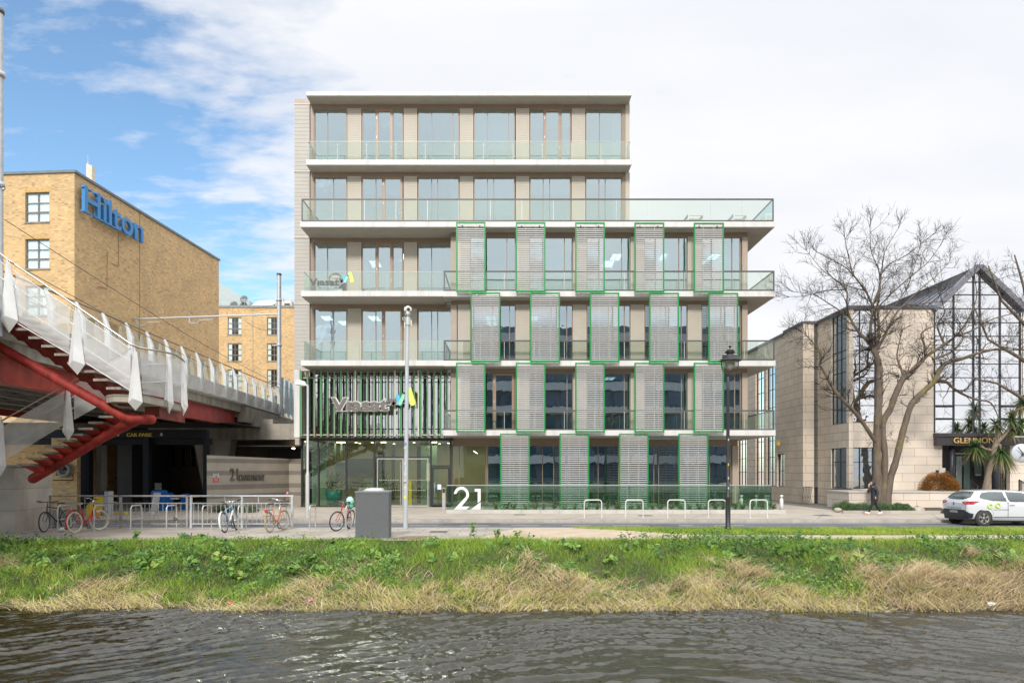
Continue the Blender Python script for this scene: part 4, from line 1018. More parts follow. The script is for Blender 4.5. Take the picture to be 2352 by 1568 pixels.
c.quad((0,0,0),(0,18.5,0),(0,18.5,ZH),(0,0,ZH)); c.quad((-12,18.5,0),(-12,0,0),(-12,0,ZH),(-12,18.5,ZH)); c.quad((0,18.5,0),(-12,18.5,0),(-12,18.5,ZH),(0,18.5,ZH))
c.quad((-12,0,ZH),(0,0,ZH),(0,18.5,ZH),(-12,18.5,ZH))
place('brick_wall', c, M['brick'], hroot)
c = MB(); c.box(-12.1,.12,-.1,.3,ZH,ZH+.16); c.box(-.2,.1,.301,18.6,ZH+.001,ZH+.161); place('coping', c, mat('zinc_coping', (.16,.19,.20), .5, .3), hroot)
grey = mat('grey_window_frame', (.17,.155,.14), .5, var=.05); curt = mat('net_curtain', (.93,.92,.88), .9, var=.06, scale=2)
def hotel_window(root, a, b, z0, z1, y0, local=True, cur=True, parent_off=None, hy=.1):
    c = MB(); fr = .06; y = y0+hy
    c.box(a, a+fr, y, y+.06, z0, z1); c.box(b-fr, b, y, y+.06, z0, z1); c.box(a+fr, b-fr, y, y+.059, z0, z0+fr); c.box(a+fr, b-fr, y, y+.059, z1-fr, z1)
    m_ = (a+b)/2; c.box(m_-.035, m_+.035, y-.004, y+.055, z0+fr, z1-fr)
    for f in (.34, .66): zz = z0+(z1-z0)*f; c.box(a+fr, b-fr, y-.002, y+.05, zz-(.05 if f < .5 else .025), zz+(.05 if f < .5 else .025))
    o = new('window', c, grey, root, local=local)
    g = MB(); g.box(a+fr, b-fr, y+.02, y+.03, z0+fr, z1-fr); new('pane', g, M['hglass'], o, local=local)
    k = MB()
    xx = a+fr+.02; i = 0
    while xx < b-fr-.02:
        w_ = .07; k.quad((xx, y+.07+.03*(i%2), z0+fr),(xx+w_, y+.07+.03*((i+1)%2), z0+fr),(xx+w_, y+.07+.03*((i+1)%2), z1-fr),(xx, y+.07+.03*(i%2), z1-fr)); xx += w_; i += 1
        if cur == 'split' and i == 5: xx = b-.45
    new('curtain', k, curt, o, local=local)
    s_ = MB(); s_.box(a-.04, b+.04, y0-.07, y0+.1, z0-.09, z0-.021); new('sill', s_, M['concrete'], o, local=local)
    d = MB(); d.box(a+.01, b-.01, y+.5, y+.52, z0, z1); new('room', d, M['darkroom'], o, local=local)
M['hglass'] = glass('hotel_glass', .03, (.93,.96,.95), (.95,1,1), .01)
for z in hz0:
    for a, b in fx: hotel_window(hroot, a, b, z, z+1.9, 0)
# soldier course over windows
for z in hz0:
    for a, b in fx:
        c = MB(); x = a-.1
        while x < b+.1: c.box(x+.004, x+.071, -.008, .02, z+1.925, z+2.15); x += .075
        place('lintel', c, mat('soldier_brick', (.56,.36,.14), .8, var=.3, scale=9) if 'soldier_brick' not in bpy.data.materials else bpy.data.materials['soldier_brick'], hroot)
# movement joint and cable on the side wall
c = MB(); c.box(.001,.012, 6.75, 6.80, 0, ZH-.01); place('wall_joint', c, mat('joint_brown', (.25,.16,.08), .9), hroot)
c = MB()
def SW(u, v): # point on side wall from view coords -> local (y,z)
    rx = (u-U0)/F; s_ = (-28.2 - rx*44)/(rx*math.cos(HA)-math.sin(HA)); d = 44+s_*math.cos(HA); return s_, H+(V0-v)/F*d
for pts in ([(272,524),(272,611),(256,605)], [(246,580),(246,663),(224,657)]):
    c.tube([(.03, *SW(*p)) for p in pts], .025, 5)
place('cable', c, mat('pink_cable', (.50,.30,.22), .7), hroot)
# lettering on the side wall: extruded letters along +ly
bl = mat('letter_blue', (.045,.22,.50), .4, var=.03); hl_s = mat('letter_return', (.62,.62,.6), .5)
y0, _ = SW(181, 430); y1, _ = SW(318, 540)
_, zt = SW(181, 425); _, zb = SW(184, 488)
t1 = text_mb('Hilton', 1., .22, .01); a = np.array(t1.v); lo, hi = a.min(0), a.max(0)
# a slab-serif look: add small serif bars under and over the stems
sx = (y1-y0)/(hi[0]-lo[0]); hcap = zt-zb
sz = hcap/(hi[1]-lo[1])
t1.v = [(.30+p[2]*1., y0+(p[0]-lo[0])*sx, zb+(p[1]-lo[1])*sz) for p in t1.v]
lts = place('hotel_lettering', t1, bl, hroot)
c = MB(); xs_ = (a[:,0]-lo[0])*sx
def serif(f0, f1, zz, hgt=.07):
    c.box(.19, .412, y0+(y1-y0)*f0, y0+(y1-y0)*f1, zz, zz+hgt)
zb_ = zb
for f0, f1, zz in ((-.015,.115,zb_),(.155,.29,zb_),(-.015,.115,zt-.1*hcap),(.155,.29,zt-.1*hcap),(.31,.415,zb_),(.425,.53,zb_)):
    serif(f0, f1, zz, .09)
new('serif', c, bl, lts, local=True)
c = MB()
for f in (.06,.22,.36,.47,.6,.72,.92): c.box(.01, .2, y0+(y1-y0)*f-.03, y0+(y1-y0)*f+.03, zb_+.3, zb_+.36)
new('letter_bracket', c, hl_s, lts, local=True)
# rooftop flue
fl = empty('roof_flue', (-29.9, 52, ZH), 'pale rectangular flue with a thin rod on the hotel roof', 'flue')
c = MB(); x0, x1 = X(198, 50), X(211, 50); c.hexa([(x0,50,20),(x1,50,20),(x1,50.4,20),(x0,50.4,20),(x0,50,Z(376,50)),(x1,50,Z(380,50)),(x1,50.4,Z(380,50)),(x0,50.4,Z(376,50))]); new('stack', c, mat('flue_cream', (.55,.52,.45), .6), fl)
c = MB(); c.tube([(x0+.07,50.1,Z(380,50)),(x0+.07,50.1,Z(372,50))], .05, 6); c.tube([(x0+.07,50.1,Z(380,50)),(x0+.07,50.1,Z(355,50))], .02, 5); new('rod', c, M['galv'], fl)

# ---------------------------------------------------------------- rear brick wing
rear = empty('rear_brick_wing', (-29.5, 79, 0), 'lower yellow brick wing with small windows between the hotel and the office block', 'building')
RX = lambda u: X(u, 79); zr = Z(706, 79)
rows = [(728, 768), (788, 829), (848, 889), (908, 948)]
cols = [(523, 555), (613, 645.5)]
holes = [(RX(a), RX(b), Z(q, 79), Z(p, 79)) for p, q in rows for a, b in cols]
c = MB(); wall_with_holes(c, RX(470), RX(700), 79, 79.2, 0, zr, holes); c.quad((RX(470),79,zr),(RX(700),79,zr),(RX(700),95,zr),(RX(470),95,zr))
new('brick_wall', c, M['brick'], rear)
for h in holes: hotel_window(rear, h[0], h[1], h[2], h[3], 79, local=False, cur='split')
c = MB(); c.box(RX(470), RX(700), 78.9, 79.2, zr+.001, zr+.22); new('coping', c, mat('zinc_grey', (.22,.24,.24), .5), rear)
c = MB(); c.box(RX(581)-.03, RX(581)+.03, 78.985, 79, 0, zr); new('wall_joint', c, M['brown'], rear)
zc_ = lines_mat('zinc_cladding', (.36,.41,.42), .5, .9)
c = MB(); c.prism([(RX(480), zr+.2), (RX(557), zr+.2), (RX(557), Z(689,82)-.3), (RX(501), Z(657,82)-.3), (RX(480), Z(645,82)-.3)], 81, 84); c.v = [(x, y, z) for x, y, z in c.v]
new('roof_cladding', c, mat('zinc_side', (.38,.44,.45), .5, var=.05), rear)
c = MB(); c.hexa([(RX(550),80.5,zr+.2),(RX(607),80.5,zr+.2),(RX(607),84,zr+.2),(RX(550),84,zr+.2),(RX(570),82.5,Z(688,82)),(RX(617),82.5,Z(686,82)),(RX(617),84,Z(686,82)),(RX(570),84,Z(688,82))]); new('dormer_roof', c, mat('dormer_grey', (.50,.52,.50), .6), rear)
c = MB()
for a in (503, 560, 600, 640, 680): c.tube([(RX(a),79.3,zr+.2),(RX(a),79.3,zr+.95)], .03, 5)
c.tube([(RX(503),79.3,zr+.95),(RX(700),79.3,zr+.95)], .03, 5); new('guard_rail', c, M['galv'], rear)
for k, (u, v, r_, lab) in enumerate(((562,689,9,'largest raised'), (539,702,9,'left dark'), (561,704,9,'lower dark'))):
    c = MB(); c.lathe([(.001,0),(r_/F*80*.7,.08),(r_/F*80,.25),(r_/F*80*.7,.1),(.001,.03)], (0,0,0), 18); c.xf(Matrix.Translation(P(u, v, 80))@Matrix.Rotation(R(78),4,'X'))
    c.tube([P(u, v, 80.1), (P(u,v,80.1).x, 80.1, zr+.2)], .04, 5)
    new('satellite_dish', c, mat('roof_dish', (.16,.19,.2), .5), label=f'{lab} satellite dish on the roof of the brick wing', cat='satellite dish', group='satellite dishes on the brick wing')
for k, (u0, u1, v0) in enumerate(((622,640,686),(640,660,692),(672,692,683),(690,700,690))):
    r_ = empty('rooftop_unit', (RX(u0), 81, zr), f'white rooftop ventilation unit with dark grille, number {k+1} from the left', 'ventilation unit', 'rooftop units on the brick wing')
    r_['label'] = ['tall white ventilation unit beside the zinc dormer','low white ventilation unit left of the tram pole','tall white ventilation unit right of the tram pole','low white ventilation unit against the office block'][k]
    c = MB(); c.box(RX(u0), RX(u1), 80.5, 82, zr+.2, Z(v0, 80.5)); c.box(RX(u0)+.1, RX(u1)-.1, 80.6, 81.9, Z(v0,80.5), Z(v0-3,80.5)); new('casing', c, M['white'], r_)
    c = MB(); c.box(RX(u0)+.18, RX(u1)-.18, 80.46, 80.51, zr+.3, Z(v0+5, 80.5)); new('grille', c, mat('dark_grille', (.06,.045,.035), .7), r_)

# ================================================================= tram viaduct
vd = empty('tram_viaduct', (-16, 35, 0), 'raised tram viaduct with white finned glass parapet and red girder, crossing the road', 'bridge')
def VE(y): return -14.31-.0523*y
def vbox(c, y0, y1, off0, off1, z0, z1, m=0, steps=1):
    """box following the right edge: off measured leftwards from the edge"""
    for i in range(steps):
        a, b = y0+(y1-y0)*i/steps, y0+(y1-y0)*(i+1)/steps
        c.hexa([(VE(a)-off1,a,z0),(VE(a)-off0,a,z0),(VE(b)-off0,b,z0),(VE(b)-off1,b,z0),(VE(a)-off1,a,z1),(VE(a)-off0,a,z1),(VE(b)-off0,b,z1),(VE(b)-off1,b,z1)], m)
c = MB(); vbox(c, 6, 60, .35, 11.5, 5.75, 6.15); new('deck', c, M['concrete'], vd)
c = MB(); y = 8
while y < 59: vbox(c, y, y+.45, 1.0, 11, 5.35, 5.749); y += 2.1
for of in (1.8, 3.6, 5.4, 7.2, 9): vbox(c, 6, 43, of, of+.3, 5.2, 5.749)
new('soffit_beam', c, mat('ribbed_soffit', (.20,.185,.165), .8, var=.3, scale=2), vd)
c = MB(); vbox(c, 6, 42.6, .75, .85, 4.92, 5.75); vbox(c, 6, 42.6, .55, 1.05, 4.86, 4.919); vbox(c, 6, 42.6, 9.6, 9.8, 4.9, 5.75)
new('girder', c, M['red'], vd)
c = MB(); vbox(c, 42.6, 60, .12, .6, 5.15, 6.14); vbox(c, 42.6, 60, .6, 3.5, 5.45, 5.74); new('concrete_edge', c, M['concrete'], vd)
# white fascia: leaning outwards then in
c = MB()
for a, b in ((6, 50),):
    p = lambda y, o_, z: (VE(y)-o_, y, z)
    c.hexa([p(a,.32,6.28), p(a,.12,6.25), p(b,.12,6.25), p(b,.32,6.28), p(a,.15,6.95), p(a,-.12,6.9), p(b,-.12,6.9), p(b,.15,6.95)])
    c.hexa([p(a,.9,5.98), p(a,.33,6.20), p(b,.33,6.20), p(b,.9,5.98), p(a,.9,6.02), p(a,.13,6.249), p(b,.13,6.249), p(b,.9,6.02)])
new('fascia', c, M['whitefin'], vd)
fins = MB()
y = 24.7-1.75*9; ys_ = []
while y < 49.8: ys_.append(y); y += 1.75
fin0 = None
for y in ys_:
    c = MB(); x = VE(y); prof = [(.16,6.26),(.20,6.92),(.17,7.55),(-.02,8.02),(-.12,8.2),(-.17,8.17),(-.09,7.95),(-.02,7.5),(.0,6.9),(-.1,6.3)]
    c.prism([(x+a, z) for a, z in prof], y-.14, y+.02)
    for z in (7.2,7.4,7.6): c.box(x+.06, x+.09, y-.146, y-.14, z, z+.03)
    fo = new('parapet_fin', c, M['whitefin'], vd)
c = MB(); g = MB()
c.tube([(VE(ys_[0])-.14, ys_[0]-1, 8.2), (VE(49.8)-.14, 49.8, 8.2)], .035, 8); new('handrail', c, M['brown'], vd)
c = MB(); c.tube([(VE(ys_[0])-.25, ys_[0]-1, 7.62), (VE(49.8)-.25, 49.8, 7.62)], .02, 6); c.tube([(VE(ys_[0])-9.5, 12, 8.1), (VE(49.8)-9.5, 49.8, 8.1)], .035, 6); new('inner_rail', c, M['galv'], vd)
for a, b in zip(ys_[:-1], ys_[1:]): g.add([(VE(a)-.05,a+.05,6.93),(VE(b)-.05,b-.17,6.93),(VE(b)-.17,b-.17,7.98),(VE(a)-.17,a+.05,7.98)], [(0,1,2,3)])
pg = glass('parapet_glass', .12, (.72,.80,.76), (1,1,1), 0)
new('glass_panel', g, pg, vd)
for i in range(6):  # glass screens past the fins, next to the pole
    yy = 50.3+i*1.2; c = MB(); x = VE(yy); c.prism([(x+.1,6.0),(x+.18,6.5),(x+.1,9.0),(x-.05,9.0),(x-.05,6.2)], yy, yy+.1); new('screen_fin', c, M['galv'], vd)
c = MB(); c.add([(VE(50.3),50.35,6.4),(VE(57.4),57.4,6.4),(VE(57.4),57.4,8.95),(VE(50.3),50.35,8.95)], [(0,1,2,3)]); new('screen_glass', c, M['glassdk'], vd)
# piers
for yp, nm in ((44, 'a'), (54, 'b')):
    c = MB(); xr = -13.95 if nm == 'a' else -16.85
    c.box(xr-9.5, xr, yp, yp+1.6, 4.12, 5.14); c.box(xr-9.5, xr-1.5, yp+.1, yp+1.5, 5.14, 5.44)
    new('pier_cap', c, M['concrete'], vd)
    c = MB(); xc = X(493, 44.5) if nm == 'a' else X(627, 54.5)
    c.hexa([(xc-.55,yp+.4,0),(xc+.45,yp+.4,0),(xc+.45,yp+1.2,0),(xc-.55,yp+1.2,0),(xc-1.3,yp+.3,4.12),(xc+1.15,yp+.3,4.12),(xc+1.15,yp+1.3,4.12),(xc-1.3,yp+1.3,4.12)])
    new('pier_column', c, M['concrete'], vd)

# ================================================================= catenary poles and wires
def pole(x, y, z0, z1, r, lab, arm=None):
    r_ = empty('tram_pole', (x, y, z0), lab, 'pole', 'tram line poles')
    c = MB(); c.tube([(x,y,z0),(x,y,z1)], [r*1.05, r], 14); new('post', c, M['galv'], r_)
    c = MB(); c.lathe([(.01,.0),(r+.03,0),(r+.03,.12),(.01,.12)], (x,y,z1), 14); new('cap', c, M['darkrail'], r_)
    c = MB()
    for z in (z1-1.9, z1-5.2): c.lathe([(r,0),(r+.05,0),(r+.05,.15),(r,.15)], (x,y,z), 14); c.box(x-r-.35, x-r, y-.04, y+.04, z+.04, z+.1)
    new('clamp', c, M['galv'], r_)
    return r_
p1 = pole(X(641,50), 50, 6.1, Z(632,50), .15, 'galvanised tram pole standing behind the white bridge parapet, left of the office block')
za, zb2 = Z(721, 50), Z(733, 50)
c = MB(); c.tube([(X(640,50),50,za),(X(294,50),50,zb2)], .06, 8)
for u, v in ((314,733),(435,728)):
    x, z = X(u,50), Z(v,50); c.tube([(x,50,z),(x,50,z-.42)], .05, 6); c.tube([(x,50,z-.42),(x+.55,50,z-.45),(x+.8,50,z-.22),(x+1.7,50,z-.18)], .035, 6)
new('cross_arm', c, M['galv'], p1)
p2 = pole(X(-1,20.4), 20.4, 6.1, Z(31,20.4), .095, 'dark tram pole cut off by the left edge of the view, above the stair')
c = MB(); x = X(-1,20.4); c.tube([(x,20.4,Z(250,20.4)),(x+.08,20.4,Z(253,20.4))], .05, 8); c.tube([(x,20.4,Z(418,20.4)),(x+.05,20.4,Z(428,20.4)),(x+.13,20.4,Z(436,20.4))], .045, 8); new('fitting', c, M['galv'], p2)
wm = mat('wire_black', (.04,.035,.03), .6, var=0)
for k, (a, b) in enumerate((((2,499,21),(690,905,52)), ((18,598,20),(640,905,52)), ((560,735,49),(641,757,50)))):
    A_, B_ = P(*a), P(*b); pts = [A_.lerp(B_, i/12)-Vector((0,0,1.1*math.sin(math.pi*i/12)*(.3 if k == 2 else .35))) for i in range(13)]
    c = MB(); c.tube(pts, .012, 5); new('contact_wire', c, wm, label=['upper tram wire sloping down across the hotel wall','lower tram wire just above the stair handrail','short tie wire running to the galvanised tram pole'][k], cat='wire', group='overhead tram wires')
c = MB()
for v0, v1 in ((697,700),(707,703)): c.tube([P(640,v0,50), P(575,v1+12,60)], .012, 5)
new('tie_wire', c, wm, label='thin pair of tie wires left of the tram pole', cat='wire', group='overhead tram wires')

# ================================================================= red stair
stair = empty('red_steel_stair', (-14, 22, 0), 'dog-leg stair on red tubes with perforated white sides and kite shaped posts', 'stair')
YN, YFAR = 20.3, 22.0
def step_set(u0, v0, du, dv, i0, i1, yn, yf_, dirn):
    for i in range(i0, i1):
        u, v = u0+du*i, v0+dv*i; x, z = X(u, yn), Z(v, yn); wx = 34/F*yn
        c = MB()
        c.box(x-(wx if dirn > 0 else 0)+.0, x+(0 if dirn > 0 else wx), yn+.06, yf_-.06, z-.075, z)
        o = new('tread', c, M['tread'], stair)
        # tapered folded bracket below
        dz = .5 if dirn > 0 else .30
        k = MB(); xa = x-.1*dirn; xb = x-(wx+.1)*dirn; ym = (yn+yf_)/2
        k.hexa([(min(xa,xb)+.12, ym-.18, z-dz),(max(xa,xb)-.02, ym-.18, z-dz),(max(xa,xb)-.02, ym+.18, z-dz),(min(xa,xb)+.12, ym+.18, z-dz),
                (min(xa,xb), yn+.12, z-.078),(max(xa,xb), yn+.12, z-.078),(max(xa,xb), yf_-.12, z-.078),(min(xa,xb), yf_-.12, z-.078)])
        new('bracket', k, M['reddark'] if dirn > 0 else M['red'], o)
step_set(66, 752, 29.8, 19.4, -4, 8, YN, YFAR, 1)
YN2, YF2 = 22.6, 24.2
step_set(35, 1064, 23.6, -13.8, 0, 10, YN2, YF2, -1)
c = MB()
pu = [P(-60, 757, 20.9), P(0,797,20.9), P(278,953,20.9), P(300,961,20.95), P(347,963,21.1)]
c.tube(pu, .15, 16); c.ball(pu[-1], .148, 8); c.ball(pu[2]+Vector((.04,0,-.02)), .148, 8); new('stringer_tube', c, M['redpipe'], stair)
c = MB(); pl_ = [P(76,1099,23.4), P(235,1004,23.1), P(322,960,22.4)]; c.tube(pl_, .165, 16); c.ball(pl_[0], .16, 8); new('stringer_tube', c, M['redpipe'], stair)
# landing
zl = Z(905, YN); LP_ = [(X(262,YN),YN),(X(330,20.5),20.5),(X(389,22.2),22.2),(X(417,23.6),23.6),(X(400,24.6),24.6),(X(240,24.6),24.6),(X(240,YN+.2),YN+.3)]
c = MB(); c.prism(LP_, zl-.22, zl-.05, 0, 'z'); c.prism([(x*1.0, y-.02) for x, y in LP_], zl-.049, zl, 1, 'z'); new('landing', c, [M['concrete'], M['tread']], stair)
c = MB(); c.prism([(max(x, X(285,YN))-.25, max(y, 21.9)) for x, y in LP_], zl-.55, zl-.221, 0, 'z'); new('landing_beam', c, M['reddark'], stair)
# kites
def kite(ut, vt, ub0, ub1, vb, utip, vtip, d, lab=None):
    r0 = 4.5/F*d; cx0, zt_ = X(ut,d), Z(vt,d); xa, xb, zb_ = X(ub0,d), X(ub1,d), Z(vb,d); dep = (xb-xa)*.42
    xm = (xa+xb)/2; yc = d-.04
    c = MB(); rw = r0*1.0
    top = [(cx0-rw,yc-.0,zt_),(cx0,yc-.07,zt_),(cx0+rw,yc,zt_),(cx0,yc+.07,zt_)]
    mid = [(xa,yc,zb_),(xm,yc-dep,zb_-.0),(xb,yc,zb_),(xm,yc+dep,zb_+.0)]
    mid[1] = (xm+.02,yc-dep,zb_+.10)
    tip = [(X(utip,d),yc,Z(vtip,d))]
    c.add(top+mid+tip, [(0,3,2,1)]+[(i,(i+1)%4,4+(i+1)%4,4+i) for i in range(4)]+[(4+i,4+(i+1)%4,8) for i in range(4)])
    c.tube([(cx0,yc,zt_-.02),(cx0-.02,yc,zt_+.12)], .02, 6)
    new('kite_post', c, M['whitefin'], stair)
kite(20, 602, 4, 44, 737, 23, 765, YN); kite(177, 716, 159, 197, 838, 180, 861, YN); kite(312, 808, 296, 329.5, 924, 313, 943, YN+.05)
kite(389, 820, 378.7, 400.4, 928, 389.6, 950.6, 22.2); kite(423, 832, 417.6, 433, 934, 421.6, 957, 23.6)
kite(158, 896, 145, 172, 991, 158.8, 1012, YN2); kite(5, 966, -12, 16, 1072, 3, 1093, YN2)
kite(-100, 520, -116, -76, 650, -96, 680, YN)
# mesh panels
def pan(pts, m_='meshpanel'):
    c = MB(); c.add([P(*p) for p in pts], [tuple(range(len(pts)))]); new('side_panel', c, M[m_], stair)
seq = [(-60,565,672),(6,604,716),(36,624,735),(160,707,812),(192,729,829),(300,800,896)]
for (ua,va,wa),(ub,vb_,wb) in ((seq[0],seq[1]),(seq[2],seq[3]),(seq[4],seq[5])):
    pan([(ua,va,YN),(ub,vb_,YN),(ub,wb,YN),(ua,wa,YN)])
def farp(u, v, w_): # same physical height on the far side
    return (u, v, YFAR), (u, w_, YFAR)
x_ = lambda u: X(u, YN)
pan([(322,808,20.4),(386,820,22.2),(382,914,22.2),(328,904,20.4)])
# curved end panel
c = MB(); A_, B_, C_ = P(389,820,22.2), P(412,824,23.0), P(421,831,23.6)
for a, b in ((A_,B_),(B_,C_)): c.add([a, b, (b.x,b.y,zl+.02), (a.x,a.y,zl+.02)], [(0,1,2,3)], 0, True)
new('side_panel', c, M['meshpanel'], stair)
# lower flight panels (near and far)
for yy in (YN2,):
    c = MB()
    for (ua,va,wa),(ub,vb_,wb) in (((8,978,1058),(148,897,975)), ((170,884,964),(300,808,890))):
        c.add([(X(ua,YN2),yy,Z(va,YN2)),(X(ub,YN2),yy,Z(vb_,YN2)),(X(ub,YN2),yy,Z(wb,YN2)),(X(ua,YN2),yy,Z(wa,YN2))], [(0,1,2,3)])
    new('side_panel', c, M['meshpanel'], stair)
# rails: top handrails and inner tubes
hr = mat('handrail_steel', (.42,.36,.31), .3, .7, var=.05)
c = MB(); c.tube([P(-60,541,YN),P(0,582,YN),P(19,597,YN),P(177,704,YN),P(300,790,YN),P(318,798,YN),P(370,807,21.6),P(400,813,22.5),P(418,824,23.3),P(424,831,23.7)], .032, 8)
c.tube([P(0,968,YN2),P(150,885,YN2),P(300,800,YN2)], .03, 8)
new('handrail', c, hr, stair)
c = MB()
for off1, off2 in ((36,36),(74,74)):
    c.tube([P(-60,565+off1,YN+.03),P(6,604+off1,YN+.03),P(160,707+off1-3,YN+.03),P(300,800+off1-6,YN+.03)], .018, 6)
c.tube([P(36,740,YN+.02),P(160,813,YN+.02),P(198,834,YN+.02),P(298,896,YN+.02)], .014, 6)
c.tube([P(-60,565,YN+.02),P(6,604,YN+.02),P(160,707,YN+.02),P(300,800,YN+.02)], .010, 6)
for v in (838, 878): c.tube([P(325,v,20.5),P(384,v-2,22.2),P(418,v+1,23.5)], .014, 6)
for off1 in (26, 52): c.tube([P(8,978+off1,YN2+.03),P(148,897+off1,YN2+.03),P(300,808+off1,YN2+.03)], .016, 6)
new('infill_rail', c, M['whitefin'], stair)
# plinth
c = MB(); zt_ = Z(1071, 23.3); c.prism([(-24,23.2),(-16.94,23.25),(-17.45,25.9),(-24,26.4)], -.02, zt_, 0, 'z'); c.prism([(-24,23.17),(-16.9,23.2),(-17.4,25.95),(-24,26.45)], zt_, zt_+.06, 0, 'z')
new('stair_plinth', c, M['plinth'], label='stained granite block carrying the foot of the red stair', cat='plinth')

# ================================================================= car park under the viaduct
cp = empty('car_park_entrance', (-20, 38.5, 0), 'dark car park entrance under the viaduct with steel posts and lettered beam', 'building')
ycp = 38.5; CX = lambda u: X(u, ycp)
c = MB(); c.box(-33, CX(475), ycp, ycp+.35, Z(1005, ycp), Z(986, ycp)); c.box(-33, CX(470), ycp+.4, ycp+1, Z(1020,ycp), Z(1005,ycp)-.001); new('beam', c, M['blackpaint'], cp)
for u0, u1 in ((176.6,204),(327.5,340.6),(466,475)):
    c = MB(); c.box(CX(u0), CX(u1), ycp+.02, ycp+.4, 0, Z(1005, ycp)); new('post', c, M['blackpaint'], cp)
c = MB(); c.box(CX(207), CX(219), ycp+.6, ycp+1.1, 0, Z(1005,ycp)); new('concrete_post', c, M['concrete'], cp)
tt = fit_text('CAR PARK', CX(291), CX(350.5), Z(1002.4, ycp), Z(994, ycp), ycp-.012, .02, .03); new('lettering', tt, mat('sign_yellow', (.62,.44,.02), .5), cp)
def arrow(u, v0, v1):
    x = CX(u); z0, z1 = Z(v1,ycp), Z(v0,ycp); hh = z1-z0; c = MB()
    c.prism([(x,z0),(x+.1,z0+hh*.5),(x+.04,z0+hh*.5),(x+.04,z1),(x-.04,z1),(x-.04,z0+hh*.5),(x-.1,z0+hh*.5)], ycp-.02, ycp-.004); new('arrow', c, M['white'], cp)
arrow(371, 993.5, 1001.5); arrow(271, 994, 1002)
# brick back wall with openings
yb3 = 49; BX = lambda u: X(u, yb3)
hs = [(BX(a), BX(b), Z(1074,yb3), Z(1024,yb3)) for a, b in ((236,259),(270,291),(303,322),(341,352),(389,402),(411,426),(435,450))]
c = MB(); wall_with_holes(c, -36, -14.6, yb3, yb3+.3, 0, 5.2, hs); new('brick_wall', c, brick('shaded_brick', (.15,.10,.05), (.11,.075,.04), (.09,.07,.05), .225, .075, .01), cp)  # brick colours darkened to stand in for the shade of the car park
for h in hs:
    c = MB(); a, b, z0, z1 = h; f_ = .08
    c.box(a,a+f_,yb3+.1,yb3+.2,z0,z1); c.box(b-f_,b,yb3+.1,yb3+.2,z0,z1); c.box(a+f_,b-f_,yb3+.1,yb3+.199,z1-f_,z1); c.box(a+f_,b-f_,yb3+.1,yb3+.199,z0,z0+f_); c.box(a+f_,b-f_,yb3+.1,yb3+.198,(z0+z1)/2-.03,(z0+z1)/2+.03)
    new('window_frame', c, mat('dim_grey_frame', (.12,.11,.10), .6) if 'dim_grey_frame' not in bpy.data.materials else bpy.data.materials['dim_grey_frame'], cp)
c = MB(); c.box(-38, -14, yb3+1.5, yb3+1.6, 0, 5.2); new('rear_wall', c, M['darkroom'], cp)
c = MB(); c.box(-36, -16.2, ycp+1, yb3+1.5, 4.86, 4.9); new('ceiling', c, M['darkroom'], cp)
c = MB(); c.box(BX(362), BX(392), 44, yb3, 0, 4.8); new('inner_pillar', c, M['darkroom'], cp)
# side wall left, lit brick behind stair
c = MB(); c.box(CX(130), CX(176), ycp, ycp+.3, 0, 1.75); new('low_wall', c, M['plinth'], cp)
# speed sign
c = MB(); x = X(364,43.8); z = Z(1116,43.8); c.box(x-.2,x+.2,43.75,43.79,z-.2,z+.2,0); c.torus((x,43.74,z),.15,.022,(0,1,0),24,6,1)
tt = fit_text('10', x-.08, x+.08, z-.07, z+.07, 43.745, .006, .03); b0 = len(c.v); c.v += tt.v; c.f += [tuple(i+b0 for i in f) for f in tt.f]; c.m += [1]*len(tt.f); c.s += [False]*len(tt.f)
new('speed_sign', c, [mat('dull_sign', (.45,.40,.36), .6), M['black']], label='small square speed sign reading 10 in the dark car park', cat='sign')
# machines
tk = empty('ticket_machine', (X(225,33), 33, 0), 'yellow and black ticket machine with grey post behind the red bicycle', 'ticket machine')
c = MB(); d = 32; a = lambda u: X(u,d); c.prism([(a(198),Z(1188,d)),(a(226),Z(1188,d)),(a(238),Z(1160,d)),(a(238),Z(1137,d)),(a(221),Z(1137,d)),(a(209),Z(1149,d)),(a(198),Z(1162,d))], d, d+.4); new('housing', c, M['yellow'], tk)
c = MB(); c.box(a(207),a(217),d-.02,d+.4,Z(1152,d),Z(1147,d)); c.box(a(226),a(238),d-.02,d+.35,Z(1136.8,d),Z(1128,d)); new('black_panel', c, M['black'], tk)
c = MB(); c.box(a(239),a(249),d,d+.4,-.02,Z(1128,d)); new('post', c, M['galv'], tk)
for k, (u0,u1,v0,v1,d,lab) in enumerate(((347,375,1128,1168,36,'tall blue barrier housing with pale diagonal arm in front'),(376,389,1134,1168,36.5,'narrow blue bin right of the barrier housing'),(414,427,1136,1168,37,'blue bin by the red and white barrier arm'))):
    c = MB(); c.box(X(u0,d),X(u1,d),d,d+.5,0,Z(v0,d)); c.box(X(u0,d)+.03,X(u1,d)-.03,d+.03,d+.47,Z(v0,d),Z(v0,d)+.06); c.box(X(u0,d)-.01,X(u1,d)+.01,d-.01,d+.51,Z(v0,d)-.1,Z(v0,d)-.06)
    new('blue_bin', c, M['blue'], label=lab, cat='bin', group='blue housings at the car park', bevel=.02)
c = MB(); d = 35.6; c.hexa([(X(345,d),d,0),(X(357,d),d,0),(X(357,d),d+.2,0),(X(345,d),d+.2,0),(X(353,d),d,Z(1131,d)),(X(365,d),d,Z(1131,d)),(X(365,d),d+.2,Z(1131,d)),(X(353,d),d+.2,Z(1131,d))]); new('barrier_post', c, M['white'], label='white leaning barrier post in front of the blue housing', cat='barrier post')
c = MB(); d = 36; xs_ = [391,399,407,412,420,428,440,452]; 
